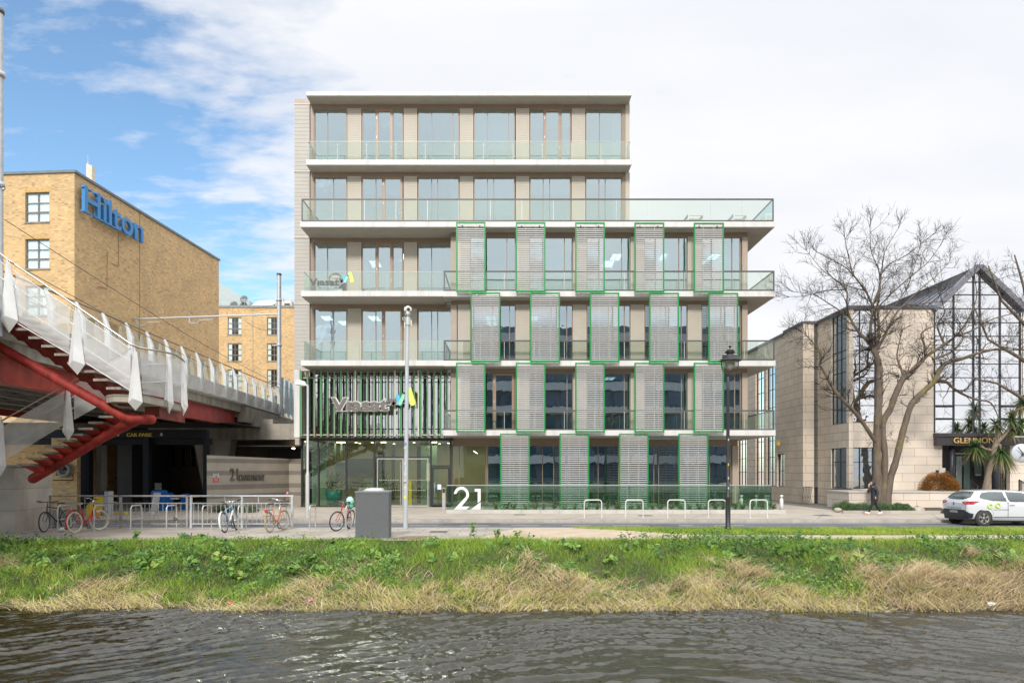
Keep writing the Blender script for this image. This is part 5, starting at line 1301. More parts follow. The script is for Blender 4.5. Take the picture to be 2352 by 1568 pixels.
for i, (p_, q_) in enumerate(zip(xs_[:-1], xs_[1:])): c.box(X(p_,d),X(q_,d),d,d+.08,Z(1141,d),Z(1138.5,d),[0,1,1,2,1,0,2][i])
c.box(X(391,d),X(410,d),d+.02,d+.1,Z(1146,d),Z(1143,d),1)
new('striped_barrier', c, [mat('arm_red', (.55,.03,.02), .5), M['white'], M['yellow']], label='red, white and yellow striped barrier arm across the car park lane', cat='barrier arm')
c = MB()
for u in (257,264,271,277,284): c.box(X(u,33),X(u+3.2,33),33,33.3,-.0,.12, (u//7)%2)
c.box(X(300,33),X(348,33),33,33.3,0,.11,2)
new('kerb_marker', c, [M['yellow'], M['yellow'], M['white']], label='yellow and white kerb markers on the ground at the car park lane', cat='kerb marker')
# lit area behind the stair: hose reel
c = MB(); d = 37; x, z = X(147,d), Z(1079,d); c.torus((x,d,z),.3,.1,(0,1,0),20,8,0); c.lathe([(.01,0),(.12,0),(.12,.2),(.01,.2)],(x,d,z),12,1); c.box(x-.45,x-.3,d,d+.1,z-.3,z+.25,1); c.tube([(x+.3,d,z-.1),(x+.5,d,z-.3),(x+.5,d,z-.55),(x-.6,d,z-.55)],.03,6,1)
new('hose_reel', c, [mat('reel_grey', (.20,.21,.22), .5), M['black']], label='grey wall mounted hose reel seen under the stair', cat='hose reel')
c = MB(); c.box(X(118,37.2),X(177,37.2),37.2,37.5,0,3.9); new('low_brick_wall', c, M['brick'], label='sunlit yellow brick wall left of the car park entrance', cat='wall')

# ---- striped stone wall with lettering
m, t, o = nt('striped_stone'); p = N(t, 'BsdfPrincipled'); t.links.new(p.outputs[0], o.inputs[0]); p.inputs['Roughness'].default_value = .8
uv = t.nodes.new('ShaderNodeTexCoord').outputs['Object']; sp = t.nodes.new('ShaderNodeSeparateXYZ'); t.links.new(uv, sp.inputs[0])
r1 = ramp(t, sp.outputs[2], [(0,0.),(1,1.)])
dv = N(t, 'Math', operation='DIVIDE'); t.links.new(sp.outputs[2], dv.inputs[0]); dv.inputs[1].default_value = 3.0
L_, D_ = (.36,.325,.28), (.21,.185,.16)
rr = t.nodes.new('ShaderNodeValToRGB'); t.links.new(dv.outputs[0], rr.inputs[0]); e = rr.color_ramp; e.interpolation = 'CONSTANT'
bands = [(0,L_),(.20,D_),(.27,L_),(.36,D_),(.45,L_),(.62,D_),(.70,L_),(.84,D_),(.92,L_)]
e.elements[0].color = col4(L_); e.elements[1].position = .20; e.elements[1].color = col4(D_)
for q_, cc in bands[2:]: x = e.elements.new(q_); x.color = col4(cc)
t.links.new(mixc(t, 1., rr.outputs[0], mixc(t, noise(t, 1.6, 6), (.75,.74,.72), (1.15,1.14,1.1)), 'MULTIPLY'), p.inputs['Base Color'])
st_m = m
sw_ = empty('stone_sign_wall', (-15, 37, 0), 'striped grey stone wall with metal lettering below the viaduct', 'wall')
WA, WB = Vector((X(475,36),36,0)), Vector((X(664,41.5),41.5,0)); WC = Vector((X(694,41.2),41.2,0)); hA, hB = Z(1044.8,36), Z(1053.3,41.5)
c = MB(); n = 10
for i in range(n):
    a, b = WA.lerp(WB, i/n), WA.lerp(WB, (i+1)/n); za_, zb_ = hA+(hB-hA)*i/n, hA+(hB-hA)*(i+1)/n
    c.add([(a.x,a.y,0),(b.x,b.y,0),(b.x,b.y,zb_),(a.x,a.y,za_),(a.x-.05,a.y+.35,0),(b.x-.05,b.y+.35,0),(b.x-.05,b.y+.35,zb_),(a.x-.05,a.y+.35,za_)], [(0,1,2,3),(3,2,6,7),(4,0,3,7),(1,5,6,2)])
c.add([(WB.x,WB.y,0),(WC.x,WC.y,0),(WC.x,WC.y,hB),(WB.x,WB.y,hB)], [(0,1,2,3)]); c.box(WB.x, WC.x, WB.y+.01, WB.y+.3, 0, hB)
new('stone_face', c, st_m, sw_)
wd = (WB-WA).normalized(); wn = Vector((wd.y, -wd.x, 0))
def wall_text(body, u0, u1, v0, v1, dep, bold):
    def s_at(u): # distance along wall
        rx = (u-U0)/F; return (rx*WA.y-WA.x)/(wd.x-rx*wd.y)
    s0, s1 = s_at(u0), s_at(u1); y0_ = WA.y+wd.y*s0
    z0, z1 = Z(v1, y0_), Z(v0, y0_)
    t_ = text_mb(body, 1, dep, bold); a = np.array(t_.v); lo, hi = a.min(0), a.max(0)
    t_.v = [tuple(WA+wd*(s0+(p[0]-lo[0])/(hi[0]-lo[0])*(s1-s0))+wn*(.06+p[2])+Vector((0,0,z0+(p[1]-lo[1])/(hi[1]-lo[1])*(z1-z0)))) for p in t_.v]
    return t_
lm = mat('letter_metal', (.16,.145,.125), .4, .5)
new('number', wall_text('21', 527, 545, 1075, 1103, .05, .0), lm, sw_); new('lettering', wall_text('CHARLEMONT', 547, 606, 1089.5, 1104, .05, .02), lm, sw_)
c = MB()
def s_pt(u, v): 
    rx = (u-U0)/F; s_ = (rx*WA.y-WA.x)/(wd.x-rx*wd.y); q_ = WA+wd*s_+wn*.02; return Vector((q_.x, q_.y, Z(v, q_.y)))
for (v0,v1,mi) in ((1087,1096.3,0),(1096.5,1106.5,1)): c.add([s_pt(489,v1), s_pt(502.3,v1), s_pt(502.3,v0), s_pt(489,v0)], [(0,1,2,3)], mi)
q1, q2 = s_pt(492.5,1094.5), s_pt(498.5,1089); cc_ = (q1+q2)/2+wn*.01; c.torus(cc_, .1, .014, wn, 18, 5, 2); c.bar(cc_+Vector((-.07,0,.07)), cc_+Vector((.07,0,-.07)), .02, .02, 2)
for zz in (1098.5,1101,1103.5): a_, b_ = s_pt(491,zz), s_pt(500,zz); c.bar(a_+wn*.006, b_+wn*.006, .01, .022, 0)
new('prohibition_sign', c, [M['white'], mat('notice_red', (.55,.05,.05), .5), mat('ring_grey', (.25,.2,.2), .5)], label='small white and red no-smoking style notice on the striped wall', cat='sign')
c = MB(); d = 40.8; x = X(674,d); c.ball((x,d,3.45), .1, 6, 0, (1,1,.35)); new('ceiling_lamp', c, M['warm'], label='small lit ceiling lamp above the end of the striped wall', cat='lamp')
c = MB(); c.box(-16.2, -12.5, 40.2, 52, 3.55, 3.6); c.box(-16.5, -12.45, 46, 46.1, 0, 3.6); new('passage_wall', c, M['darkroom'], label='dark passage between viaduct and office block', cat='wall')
# low planting before the stone wall
def bush(name, cx_, cy_, cz_, rx, ry, rz, n, leaf, m_, lab, cat, seed=1, group=None, twig=None, shape='leaf'):
    q = np.random.default_rng(seed); d = q.normal(0,1,(n,3)); d /= np.linalg.norm(d,axis=1)[:,None]; d[:,2] = np.abs(d[:,2])*.95+.02
    rr_ = q.uniform(.55,1.0,n)**.6; lump = 1+.16*np.sin(d[:,0]*5+seed)*np.cos(d[:,1]*6+d[:,2]*4)
    p = np.stack([cx_+d[:,0]*rx*rr_*lump, cy_+d[:,1]*ry*rr_*lump, cz_+d[:,2]*rz*rr_*lump],1)
    nm = d+q.normal(0,.6,(n,3)); nm /= np.linalg.norm(nm,axis=1)[:,None]
    if shape == 'spike': t_ = d+q.normal(0,.45,(n,3))
    else: t_ = np.cross(nm, q.normal(0,1,(n,3)))
    t_ /= np.linalg.norm(t_,axis=1)[:,None]; s_ = np.cross(nm,t_); L = (q.uniform(.6,1.3,n)*leaf)[:,None]; wv2 = .17 if shape == 'spike' else .38
    V = np.stack([p-t_*L*.5, p+s_*L*wv2, p+t_*L*.5, p-s_*L*wv2],1); b = np.arange(n)[:,None]*4
    me = np_mesh('leaves', V.reshape(-1,3), b+np.array([[0,1,2,3]]), False); at = me.attributes.new('tone','FLOAT','POINT')
    at.data.foreach_set('value', np.repeat(np.clip(q.normal(.5,.22,n)+.15*np.sin(d[:,0]*7)*np.cos(d[:,1]*8),0,1),4).astype(np.float32)); me.materials.append(m_)
    r_ = empty(name, (cx_,cy_,cz_), lab, cat, group)
    o = bpy.data.objects.new('leaves', me); col.objects.link(o); o.parent = r_; o.matrix_parent_inverse = Matrix.Translation(-Vector((cx_,cy_,cz_)))
    c = MB(); g = random.Random(seed)
    for i in range(14):
        a_ = g.uniform(0,6.28); e_ = Vector((math.cos(a_)*rx*g.uniform(.2,.8), math.sin(a_)*ry*g.uniform(.2,.8), rz*g.uniform(.5,.85))); B0 = Vector((cx_,cy_,cz_))
        c.tube([B0, B0+e_*.5+Vector((0,0,.05)), B0+e_], [.02,.012,.005], 5)
    new('stems', c, M['brown'], r_)
    return r_
hedge = leafmat('hedge_leaves', [(0,(.02,.05,.012)),(.5,(.05,.10,.02)),(.9,(.12,.17,.03)),(1,(.35,.25,.08))])
for i in range(5): bush('low_shrub', X(500+i*19,34.6), 34.6, 0, .45, .4, .38, 420, .07, hedge, ['low green shrub at the barred railing, nearest the car park','second low shrub from the car park under the striped wall','middle low shrub under the striped wall','fourth low shrub from the car park under the striped wall','low shrub behind the peach bicycle under the striped wall'][i], 'shrub', i+2, 'shrubs below the striped wall')
# ================================================================= stone office building on the right
gl = empty('stone_office_building', (24, 42, 0), 'pale granite office building with black framed glazing and glass gable', 'building')
YA = 40.0; AX = lambda u: X(u, YA); AZ = lambda v: Z(v, YA)
ZT = AZ(709)                     # parapet
X1 = AX(1950); Y1 = 44.1; X2 = X(1844.6, Y1); Y3 = 47.2; ZT2 = Z(769, Y3)
M['bfr'] = mat('black_window_frame', (.022,.022,.028), .4, var=.05)
sg_ = glass('bright_office_glass', .92, (.25,.32,.33), (1.,1,1), .015)
M['sideglass'] = glass('side_office_glass', .42, (.22,.26,.28), (.9,.97,1), .03)
def gridwin(x0, x1, y, z0, z1, vs, hs_, gm, parent=None, fr=.05, name='window', axis='y', side=-1):
    """glazed grid; axis 'y' lies in the xz plane, axis 'x' in the yz plane (x0,x1 are then y values, y is the x position)"""
    c = MB(); g = MB()
    def bx(a, b, d0, d1, p, q, mb=c):
        if axis == 'y': mb.box(a, b, y+d0, y+d1, p, q)
        else: mb.box(y+side*d1*-1 if False else y+d0*-side, y+d1*-side, a, b, p, q)
    bx(x0, x0+fr, 0, .12, z0, z1); bx(x1-fr, x1, 0, .12, z0, z1); bx(x0+fr, x1-fr, .001, .12, z1-fr, z1); bx(x0+fr, x1-fr, .001, .12, z0, z0+fr)
    for v in vs: bx(v-fr*.55, v+fr*.55, .004, .1, z0+fr, z1-fr)
    for h in hs_: bx(x0+fr, x1-fr, .007, .09, h-fr*.4, h+fr*.4)
    o = new(name, c, M['bfr'], gl); bx(x0+fr, x1-fr, .04, .055, z0+fr, z1-fr, g); new('pane', g, gm, o); return o
# ---- walls
def wall_xz(c, x0, x1, y, z0, z1, holes, dp=.3): wall_with_holes(c, x0, x1, y, y+dp, z0, z1, holes)
def wall_yz(c, xp, y0, y1, z0, z1, holes, m=0):
    ys = sorted({y0, y1, *[h[0] for h in holes], *[h[1] for h in holes]}); zs = sorted({z0, z1, *[h[2] for h in holes], *[h[3] for h in holes]})
    for i in range(len(ys)-1):
        for j in range(len(zs)-1):
            cy_, cz_ = (ys[i]+ys[i+1])/2, (zs[j]+zs[j+1])/2
            if not any(h[0] < cy_ < h[1] and h[2] < cz_ < h[3] for h in holes): c.quad((xp,ys[i+1],zs[j]),(xp,ys[i],zs[j]),(xp,ys[i],zs[j+1]),(xp,ys[i+1],zs[j+1]), m)
    for a, b, p, q in holes:
        c.quad((xp,a,p),(xp+.25,a,p),(xp+.25,a,q),(xp,a,q), m); c.quad((xp+.25,b,p),(xp,b,p),(xp,b,q),(xp+.25,b,q), m); c.quad((xp,a,q),(xp+.25,a,q),(xp+.25,b,q),(xp,b,q), m); c.quad((xp,b,p),(xp+.25,b,p),(xp+.25,a,p),(xp,a,p), m)
def yat(u, xp): return F*xp/(u-U0)       # depth at which the plane x=xp is seen at u
# front wall with openings
upx = (AX(1950)-.001, AX(2012.6), AZ(970), AZ(711)); lox = (AX(1950)-.001, AX(2007), AZ(1122), AZ(1027))
atr = (AX(2145), AX(2349), AZ(994), ZT+.01)
ent = (AX(2164), AX(2318), AZ(1127), AZ(1023))
c = MB(); wall_xz(c, X1, AX(2149), YA, 0, ZT, [upx, lox]); 
wall_xz(c, AX(2149), AX(2420), YA, 0, AZ(1023), [(AX(2164), AX(2320), AZ(1127), AZ(1023)+.01)])
wall_xz(c, AX(2349), AX(2560), YA, AZ(1023), ZT, [])
new('granite_wall', c, M['stone'], gl)
# side walls
ysd = yat(1910, X1)
suh = (YA-.001, ysd, AZ(970), AZ(711)); slh = (YA-.001, yat(1909, X1), AZ(1122), AZ(1027)); slot = (yat(1880.5, X1), yat(1870, X1), Z(1120, 44), Z(751, 44))
c = MB(); wall_yz(c, X1, YA, Y1, 0, ZT, [suh, slh])
c.quad((X2,Y1,0),(X(1870,Y1),Y1,0),(X(1870,Y1),Y1,ZT),(X2,Y1,ZT))
h3 = []
for u0, u1, v0, v1 in ((1784,1802,1040,1117),):
    h3.append((yat(u1, X2), yat(u0, X2), Z(v1, yat(u1,X2)), Z(v0, yat(u1,X2))))
wall_yz(c, X2, Y1, 62, 0, ZT2, [(yat(1801.5,X2), yat(1784.5,X2), 1.0, 3.3), (yat(1780,X2), yat(1760,X2), 1.0, 10.2), (yat(1754,X2), yat(1735,X2), .6, 10.2), (yat(1715,X2), yat(1694,X2), .6, 10.2)])
c.quad((X2,Y1+.001,ZT2),(X2,Y3,ZT2),(X2,Y3,ZT),(X2,Y1+.001,ZT))
new('granite_side_wall', c, M['stone_shaded'], gl)
c = MB(); c.add([(X2,Y1,ZT),(X1+.3,Y1,ZT),(X1+.3,Y3,ZT),(X2,Y3,ZT)],[(0,1,2,3)]); c.add([(X1,YA,ZT),(40,YA,ZT),(40,50,ZT),(X1,50,ZT)],[(0,1,2,3)]); c.quad((X2,Y3,ZT2),(30,Y3,ZT2),(30,62,ZT2),(X2,62,ZT2)); c.box(X1+6, 36, 46.5, 46.8, 0, ZT)
c.box(X2+2.5, X2+2.7, Y1, 62, 0, ZT2)
new('roof_deck', c, M['darkroom'], gl)
c = MB(); c.box(X1-.08, AX(2147), YA-.1, YA+.2, ZT, ZT+.17); c.box(X1-.08, X1+.2, YA+.201, Y1+.1, ZT+.001, ZT+.171); c.box(X2-.08, X2+.2, Y1, Y3, ZT+.001, ZT+.17); c.box(X2+.201, X1+.3, Y1-.05, Y1+.2, ZT+.002, ZT+.171); c.box(X2-.06, X2+.2, Y3+.001, 62, ZT2+.001, ZT2+.15)
new('roof_edge', c, mat('lead_edge', (.10,.10,.11), .5), gl)
c = MB(); c.box(X(1870,Y1)+.02, X1+.05, Y1-.02+.05, Y1+.3, 0, ZT); new('slot_back', c, M['bfr'], gl)
# slot window at the inner corner
gridwin(X(1870,Y1)+.0, X(1880.5,Y1), Y1-.03, 1.0, ZT-.05, [], [Z(v,Y1) for v in (794,843,880,920,967,1023,1063,1090)], M['sideglass'], name='slot_window')
# corner windows
ups = [AZ(v) for v in (741.5,772.6,804,835.5,866.6,898,930.5)]
gridwin(AX(1950)+.12, AX(2012.6), YA+.06, AZ(970), AZ(711), [AX(1976)], ups, sg_, name='corner_window')
gridwin(YA+.18, ysd, X1+.06, AZ(970), AZ(711), [ (YA+ysd)/2, YA+(ysd-YA)*.75], [AZ(v) for v in (754,800,818,850,890,935)], M['sideglass'], axis='x', side=-1, name='corner_window')
gridwin(AX(1950)+.12, AX(2007), YA+.06, AZ(1122), AZ(1027), [AX(1976)], [AZ(1061)], M['sideglass'], name='corner_window')
gridwin(YA+.18, slh[1], X1+.06, AZ(1122), AZ(1027), [(YA+slh[1])/2+.1], [AZ(1060)], M['sideglass'], axis='x', side=-1, name='corner_window')
c = MB(); c.box(X1+.01, X1+.17, YA+.02, YA+.17, AZ(970), AZ(711)); c.box(X1+.01, X1+.17, YA+.02, YA+.17, AZ(1122), AZ(1027)); new('corner_mullion', c, M['bfr'], gl)
for a, b, z0, z1, vs, hs_ in ((yat(1801.5,X2), yat(1784.5,X2), 1.0, 3.3, 1, [2.1]), (yat(1780,X2), yat(1760,X2), 1.0, 10.2, 1, [2,3.1,4.3,5.5,6.7,8,9.1]), (yat(1754,X2), yat(1735,X2), .6, 10.2, 1, [2,3.1,4.3,5.5,6.7,8,9.1]), (yat(1715,X2), yat(1694,X2), .6, 10.2, 2, [2,3.1,4.3,5.5,6.7,8])):
    gridwin(a, b, X2+.12, z0, z1, [a+(b-a)*(i+1)/(vs+1) for i in range(vs)], hs_, M['sideglass'] if a < yat(1760,X2) else sg_, axis='x', side=-1)
# atrium: gabled glass wall
px, pz = AX(2245), AZ(616); ex0, ex1, ez = AX(2146), AX(2348), AZ(708)
c = MB(); yv = YA-.12
for a, b in (((ex0-.1, ez-.12), (px-.12, pz)), ((px+.12, pz), (ex1+.1, ez-.12))):
    c.bar((a[0], yv, a[1]), (b[0], yv, b[1]), .34, .30)
c.box(px-.2, px+.2, yv-.17, yv+.17, pz-.08, pz+.14)
new('gable_trim', c, mat('lead_trim', (.16,.16,.18), .5), gl)
c = MB(); fr = .028; zbt = AZ(994)
def zroof(x): return ez+(pz-ez)*(1-abs(x-px)/(px-ex0)) if abs(x-px) < (px-ex0) else ez
for u in (2145.8,2190.5,2236,2250.5,2296.8,2343): x = AX(u); c.box(x-fr, x+fr, YA-.05, YA+.1, zbt, zroof(x)-.12)
hv = [648,677,708.8,741,772,803.8,835.6,867,898.5,930.6,963]
for v in hv:
    z = AZ(v); w_ = (px-ex0) if z < ez else (px-ex0)*(pz-z)/(pz-ez)-.1; c.box(px-w_, px+w_, YA-.045, YA+.09, z-.020, z+.020)
for a, b in ((2146.5,2190),(2297.5,2343)): c.box(AX(a)+.06,AX(b)-.06,YA-.07,YA+.1,AZ(935),AZ(930)); c.box(AX(a)+.06,AX(b)-.06,YA-.07,YA+.1,AZ(963),AZ(959.5))
o = new('atrium_frame', c, M['bfr'], gl)
g = MB(); g.add([(ex0,YA+.02,zbt),(ex1,YA+.02,zbt),(ex1,YA+.02,ez),(px,YA+.02,pz),(ex0,YA+.02,ez)], [(0,1,2,3,4)]); new('pane', g, sg_, o)
rm = lines_mat('standing_seam', (.16,.17,.19), .45, .5, .35)
c = MB(); Rb, Bb = Vector((27.5,41.2,pz+.15)), Vector((21.5,46.5,ZT+.1)); Pf, Ef = Vector((px,YA-.1,pz+.12)), Vector((ex0-.2,YA-.1,ez))
c.add([Ef, Pf, Rb, Bb], [(0,1,2),(0,2,3)]); c.add([Pf, (ex1+.2,YA-.1,ez), (ex1+2,46.5,ZT+.1), Rb], [(0,1,2,3)])
c.add([Rb, Bb, (ex1+2,46.5,ZT+.1)], [(0,1,2)])
new('gable_roof', c, mat('dark_slate', (.27,.29,.33), .45, var=.1), gl)
c = MB()
for i in range(1, 13):
    f = i/13; a = Ef.lerp(Bb, f)+Vector((0,-.02,.04)); b = Pf.lerp(Rb, f)+Vector((0,-.02,.04)); c.bar(a, b, .07, .06)
new('roof_seam', c, mat('seam_dark', (.035,.035,.04), .5), gl)
# sills, boxes inside first-floor glazing
c = MB(); c.box(AX(2147), AX(2340), YA+.5, YA+1.2, AZ(993), AZ(984), 0); c.box(AX(2162), AX(2184), YA+.5, YA+.9, AZ(984)+.001, AZ(975), 1); c.box(AX(2196), AX(2232), YA+1.5, YA+1.9, AZ(984), AZ(966), 2)
c.box(X1+.5, 38, YA+3, YA+3.1, AZ(1000), ZT, 3)
new('office_interior', c, [M['blind'], M['blue'], mat('cardboard', (.30,.14,.06), .8), M['interior']], gl)
# canopy band and name
c = MB(); c.box(AX(2144), AX(2560), YA-.35, YA+.3, AZ(1023), AZ(1003)); c.box(AX(2143), AX(2561), YA-.42, YA+.3, AZ(1003)+.001, AZ(995)); new('canopy_band', c, mat('bronze_band', (.065,.055,.06), .45), gl)
nm = fit_text('GLENNONS', X(2192,39.5), X(2192+103,39.5), Z(1017,39.5), Z(1004.5,39.5), 39.56, .05, .0, 0); new('name_letters', nm, M['text_gold'], gl)
# entrance recess
c = MB(); yr_ = YA+2.2
c.box(AX(2160), AX(2325), yr_, yr_+.1, 0, AZ(1023)+.2); new('entrance_wall', c, mat('entrance_dark', (.05,.048,.05), .5), gl)
DX = lambda u: X(u, yr_-.1)
c = MB()
for a, b in ((2197,2210),(2213,2228)): pass
g = MB(); g.box(DX(2194), DX(2209), yr_-.12, yr_-.10, .75, Z(1047,yr_)); g.box(DX(2213), DX(2227), yr_-.12, yr_-.10, .75, Z(1047,yr_)); g.box(DX(2238), DX(2254), yr_-.12, yr_-.10, 1.8, Z(1047,yr_))
o = new('entrance_glazing', g, mat('greenish_glass', (.16,.24,.21), .08, var=.1, spec=.8), gl)
c = MB(); c.box(DX(2193), DX(2226), yr_-.16, yr_-.12, Z(1043,yr_), Z(1039.5,yr_)); c.box(DX(2240),DX(2252),yr_-.16,yr_-.12,Z(1092,yr_),Z(1088,yr_)); c.box(DX(2193.5),DX(2196),yr_-.2,yr_-.12,Z(1091,yr_),Z(1068,yr_)); c.torus((DX(2208),yr_-.13,Z(1063,yr_)),.13,.02,(0,1,0),20,6)
tg = fit_text('G', DX(2205.5), DX(2210.5), Z(1066,yr_), Z(1060.5,yr_), yr_-.13, .01, .03); b0 = len(c.v); c.v += tg.v; c.f += [tuple(i+b0 for i in f) for f in tg.f]; c.m += [0]*len(tg.f); c.s += [False]*len(tg.f)
new('entrance_sign', c, M['white'], gl)
for u0, u1 in ((2180,2192),(2279,2294)):
    c = MB(); d = YA+.15; c.lathe([(.01,.7),((u1-u0)/2/F*d,.7),((u1-u0)/2/F*d,AZ(1023)),(.01,AZ(1023))], (X((u0+u1)/2,d),d,0), 18); new('entrance_column', c, mat('column_gunmetal', (.06,.058,.07), .35, .3), gl)
c = MB(); c.box(AX(2320), AX(2360), yr_-.4, yr_, .7, 3.6); new('entrance_side_wall', c, M['stone'], gl)
c = MB(); x0, x1 = X(2298,40.6), X(2315,40.6)
for x in (x0, x0+.1, x1-.1, x1): c.tube([(x,40.6,.75),(x,40.6,1.9)], .018, 5)
c.tube([(x0+.1,40.6,.8),(x1-.1,40.6,1.9)], .016, 5); c.tube([(x1-.1,40.6,.8),(x0+.1,40.6,1.9)], .016, 5); c.tube([(x0,40.6,1.9),(x1,40.6,1.9)], .018, 5); c.tube([(x0,40.6,.8),(x1,40.6,.8)], .018, 5)
new('black_grille', c, M['black'], gl)
c = MB(); c.box(AX(2149)+.0, AX(2149)+.16, YA-.04, YA-.002, AZ(1088), AZ(1079)); new('door_entry_panel', c, M['black'], gl)
c = MB(); c.box(AX(2168), AX(2179), YA+.3, YA+.35, AZ(1086), AZ(1074)); new('notice_box', c, M['blind'], gl)
# alarm box
c = MB(); x, z = X2-.02, Z(1018, 48.0); c.box(x-.12, x, 47.9, 48.2, z-.14, z+.12); new('alarm_box', c, M['yellow'], gl)
# podium wall, steps, paving
pod = empty('podium_wall', (25, 37.6, 0), 'low granite wall raising the forecourt of the stone office building', 'wall')
yp = 37.4; zp = Z(1128, yp)
c = MB(); c.box(X(1950,yp), X(2194,yp), yp, YA, 0, zp-.08); c.box(X(2194,yp)+.01, 45, 38.4, YA, 0, zp-.08); new('granite_face', c, M['stone'], pod)
c = MB(); c.box(X(1950,yp)-.03, X(2194,yp)+.03, yp-.04, YA-.02, zp-.079, zp); c.box(X(2194,yp)+.04, 45, 38.36, YA+2.1, zp-.08, zp-.001); new('coping', c, kb, pod)
for u, lab in ((1945,'black curved basement window guard nearest the corner window'),(1872,'smaller black curved basement window guard beside the slot window')):
    r_ = empty('window_guard', (X(u,39.6), 39.7, 0), lab, 'window guard', 'black curved window guards')
    c = MB(); w_ = 1.0 if u > 1900 else .5; xx = X(u, 39.6)+(-.45 if u > 1900 else .0); yy = 39.65 if u > 1900 else 43.6
    xx = X(u-28 if u > 1900 else u-22, yy); n = 12 if u > 1900 else 6
    for i in range(n):
        x = xx+i*.1; c.tube([(x,yy+.3,1.1),(x-.02,yy+.25,.7),(x-.18,yy+.05,.4),(x-.12,yy,.12),(x+.02,yy+.2,.03)], .016, 5)
    c.tube([(xx-.05,yy+.29,1.05),(xx+n*.1,yy+.29,1.05)], .02, 5); c.tube([(xx-.2,yy+.05,.4),(xx+n*.1-.2,yy+.05,.4)], .015, 5)
    new('bars', c, M['black'], r_)
c = MB(); c.box(X(1935,33.9), X(2158,33.9), 33.8, 34.0, 0, .13); new('bed_kerb', c, kk, label='concrete kerb of the planting bed under the bare tree', cat='kerb')
c = MB(); c.quad((X(1935,34),34.0,.06),(X(2200,34),34.0,.06),(X(2160,37.4),37.4,.1),(X(1952,37.4),37.4,.1)); new('bed_soil', c, bpy.data.materials['soil'], kind='stuff', label='brown soil of the planting bed under the tree', cat='soil')
c = MB(); c.quad((X(2160,34),34.0,.02),(X(2420,34),34.0,.02),(X(2420,38.4),38.4,.02),(X(2120,38.4),38.4,.02)); new('gravel', c, mat('gravel_grey', (.30,.27,.24), .95, var=.4, scale=14, bmp=.5, bscale=50), kind='stuff', label='grey gravel before the podium wall')
jun = leafmat('juniper_leaves', [(0,(.04,.09,.03)),(.5,(.09,.17,.06)),(.9,(.17,.25,.10)),(1,(.2,.26,.12))])
for u, w_, h_, d, lab in ((1940,24,21,35.6,'low rounded green juniper at the left end of the planting bed'),(1977,34,19,35.0,'wide low green juniper behind the walking person'),(2022,34,19,35.2,'low green juniper at the foot of the bare tree'),(2068,25,19,35.0,'low green juniper at the right end of the planting bed')):
    bush('juniper', X(u,d), d, .05, w_/F*d, .8, h_/F*d, 5200, .075, jun, lab, 'shrub', int(u), 'junipers under the bare tree', shape='spike')
brm = leafmat('rust_leaves', [(0,(.10,.035,.008)),(.5,(.27,.10,.018)),(.85,(.42,.20,.03)),(1,(.55,.35,.06))])
bush('rust_bush', X(2159,38.6), 38.6, zp, 40/F*38.6, .9, 44/F*38.6, 14000, .085, brm, 'round rust brown winter bush on the podium wall', 'bush', 9, shape='spike')
stn = mat('field_stone', (.42,.37,.29), .85, var=.2, scale=4, bmp=.4)
for u, v, w_, lab in ((1924,1170,9,'small brown boulder at the left end of the planting bed'),(2108,1172,15,'flat pale boulder at the right end of the planting bed')):
    c = MB(); d = 34.6; c.ball((X(u,d),d,.12), w_/F*d, 7, 0, (1,.8,.55)); q = random.Random(u); c.v = [(a+q.uniform(-.03,.03), b+q.uniform(-.03,.03), e_+q.uniform(-.03,.03)) for a, b, e_ in c.v]; new('boulder', c, stn, label=lab, cat='boulder')
c = MB(); d = 38.2; A_ = lambda u, v, dd=38.2: P(u, v, dd)
c.tube([A_(2229,1127),A_(2229,1101)], .025, 6); c.tube([A_(2229,1101),A_(2247,1116,37.2),A_(2233,1140,36)], .022, 6); c.tube([A_(2244,1127,38.4),A_(2244,1112,38.4)], .022, 6)
new('step_handrail', c, M['black'], label='bent metal handrail at the steps behind the white car', cat='handrail')
c = MB(); c.tube([A_(2341,1130),A_(2341,1101)], .028, 6); c.tube([A_(2341,1101),A_(2372,1125,37)], .026, 6); c.tube([A_(2365,1150,37),A_(2365,1118,37)], .026, 6); new('step_handrail', c, M['black'], label='black sloping handrail at the right edge, behind the car roof', cat='handrail')
c = MB(); c.box(X(2348,38.6), X(2358,38.6), 38.6, 38.9, zp, Z(1103,38.6)); new('stone_pier', c, M['plinth'], label='grey stone pier behind the right-hand handrail', cat='pier')
# traffic mirror back
mr_ = empty('traffic_mirror', P(2352,1040,30), 'round grey mirror or sign seen from behind at the right edge', 'mirror')
c = MB(); c.lathe([(.001,.10),(.25,.08),(.40,.0),(.42,-.03),(.40,-.05),(.001,-.02)], (0,0,0), 28); c.xf(Matrix.Translation(P(2348,1040,30))@Matrix.Rotation(R(-12),4,'Z')@Matrix.Rotation(R(84),4,'X')); new('disc', c, mat('mirror_back', (.50,.51,.52), .5, var=.06), mr_)
c = MB(); p0 = P(2351,1042,29.85); c.ball(p0, .07, 6); c.bar(P(2338,1026,29.86), p0, .04, .03); c.bar(p0, P(2341,1052,29.86), .02, .02); new('bracket', c, M['darkrail'], mr_)
c = MB(); c.tube([P(2366,1215,30), P(2366,985,30)], .045, 8); c.tube([P(2352,1041,29.9), P(2366,1041,30)], .03, 6); c.tube([P(2366,1003,30), P(2330,1002.5,30)], .025, 6); new('post', c, M['galv'], mr_)

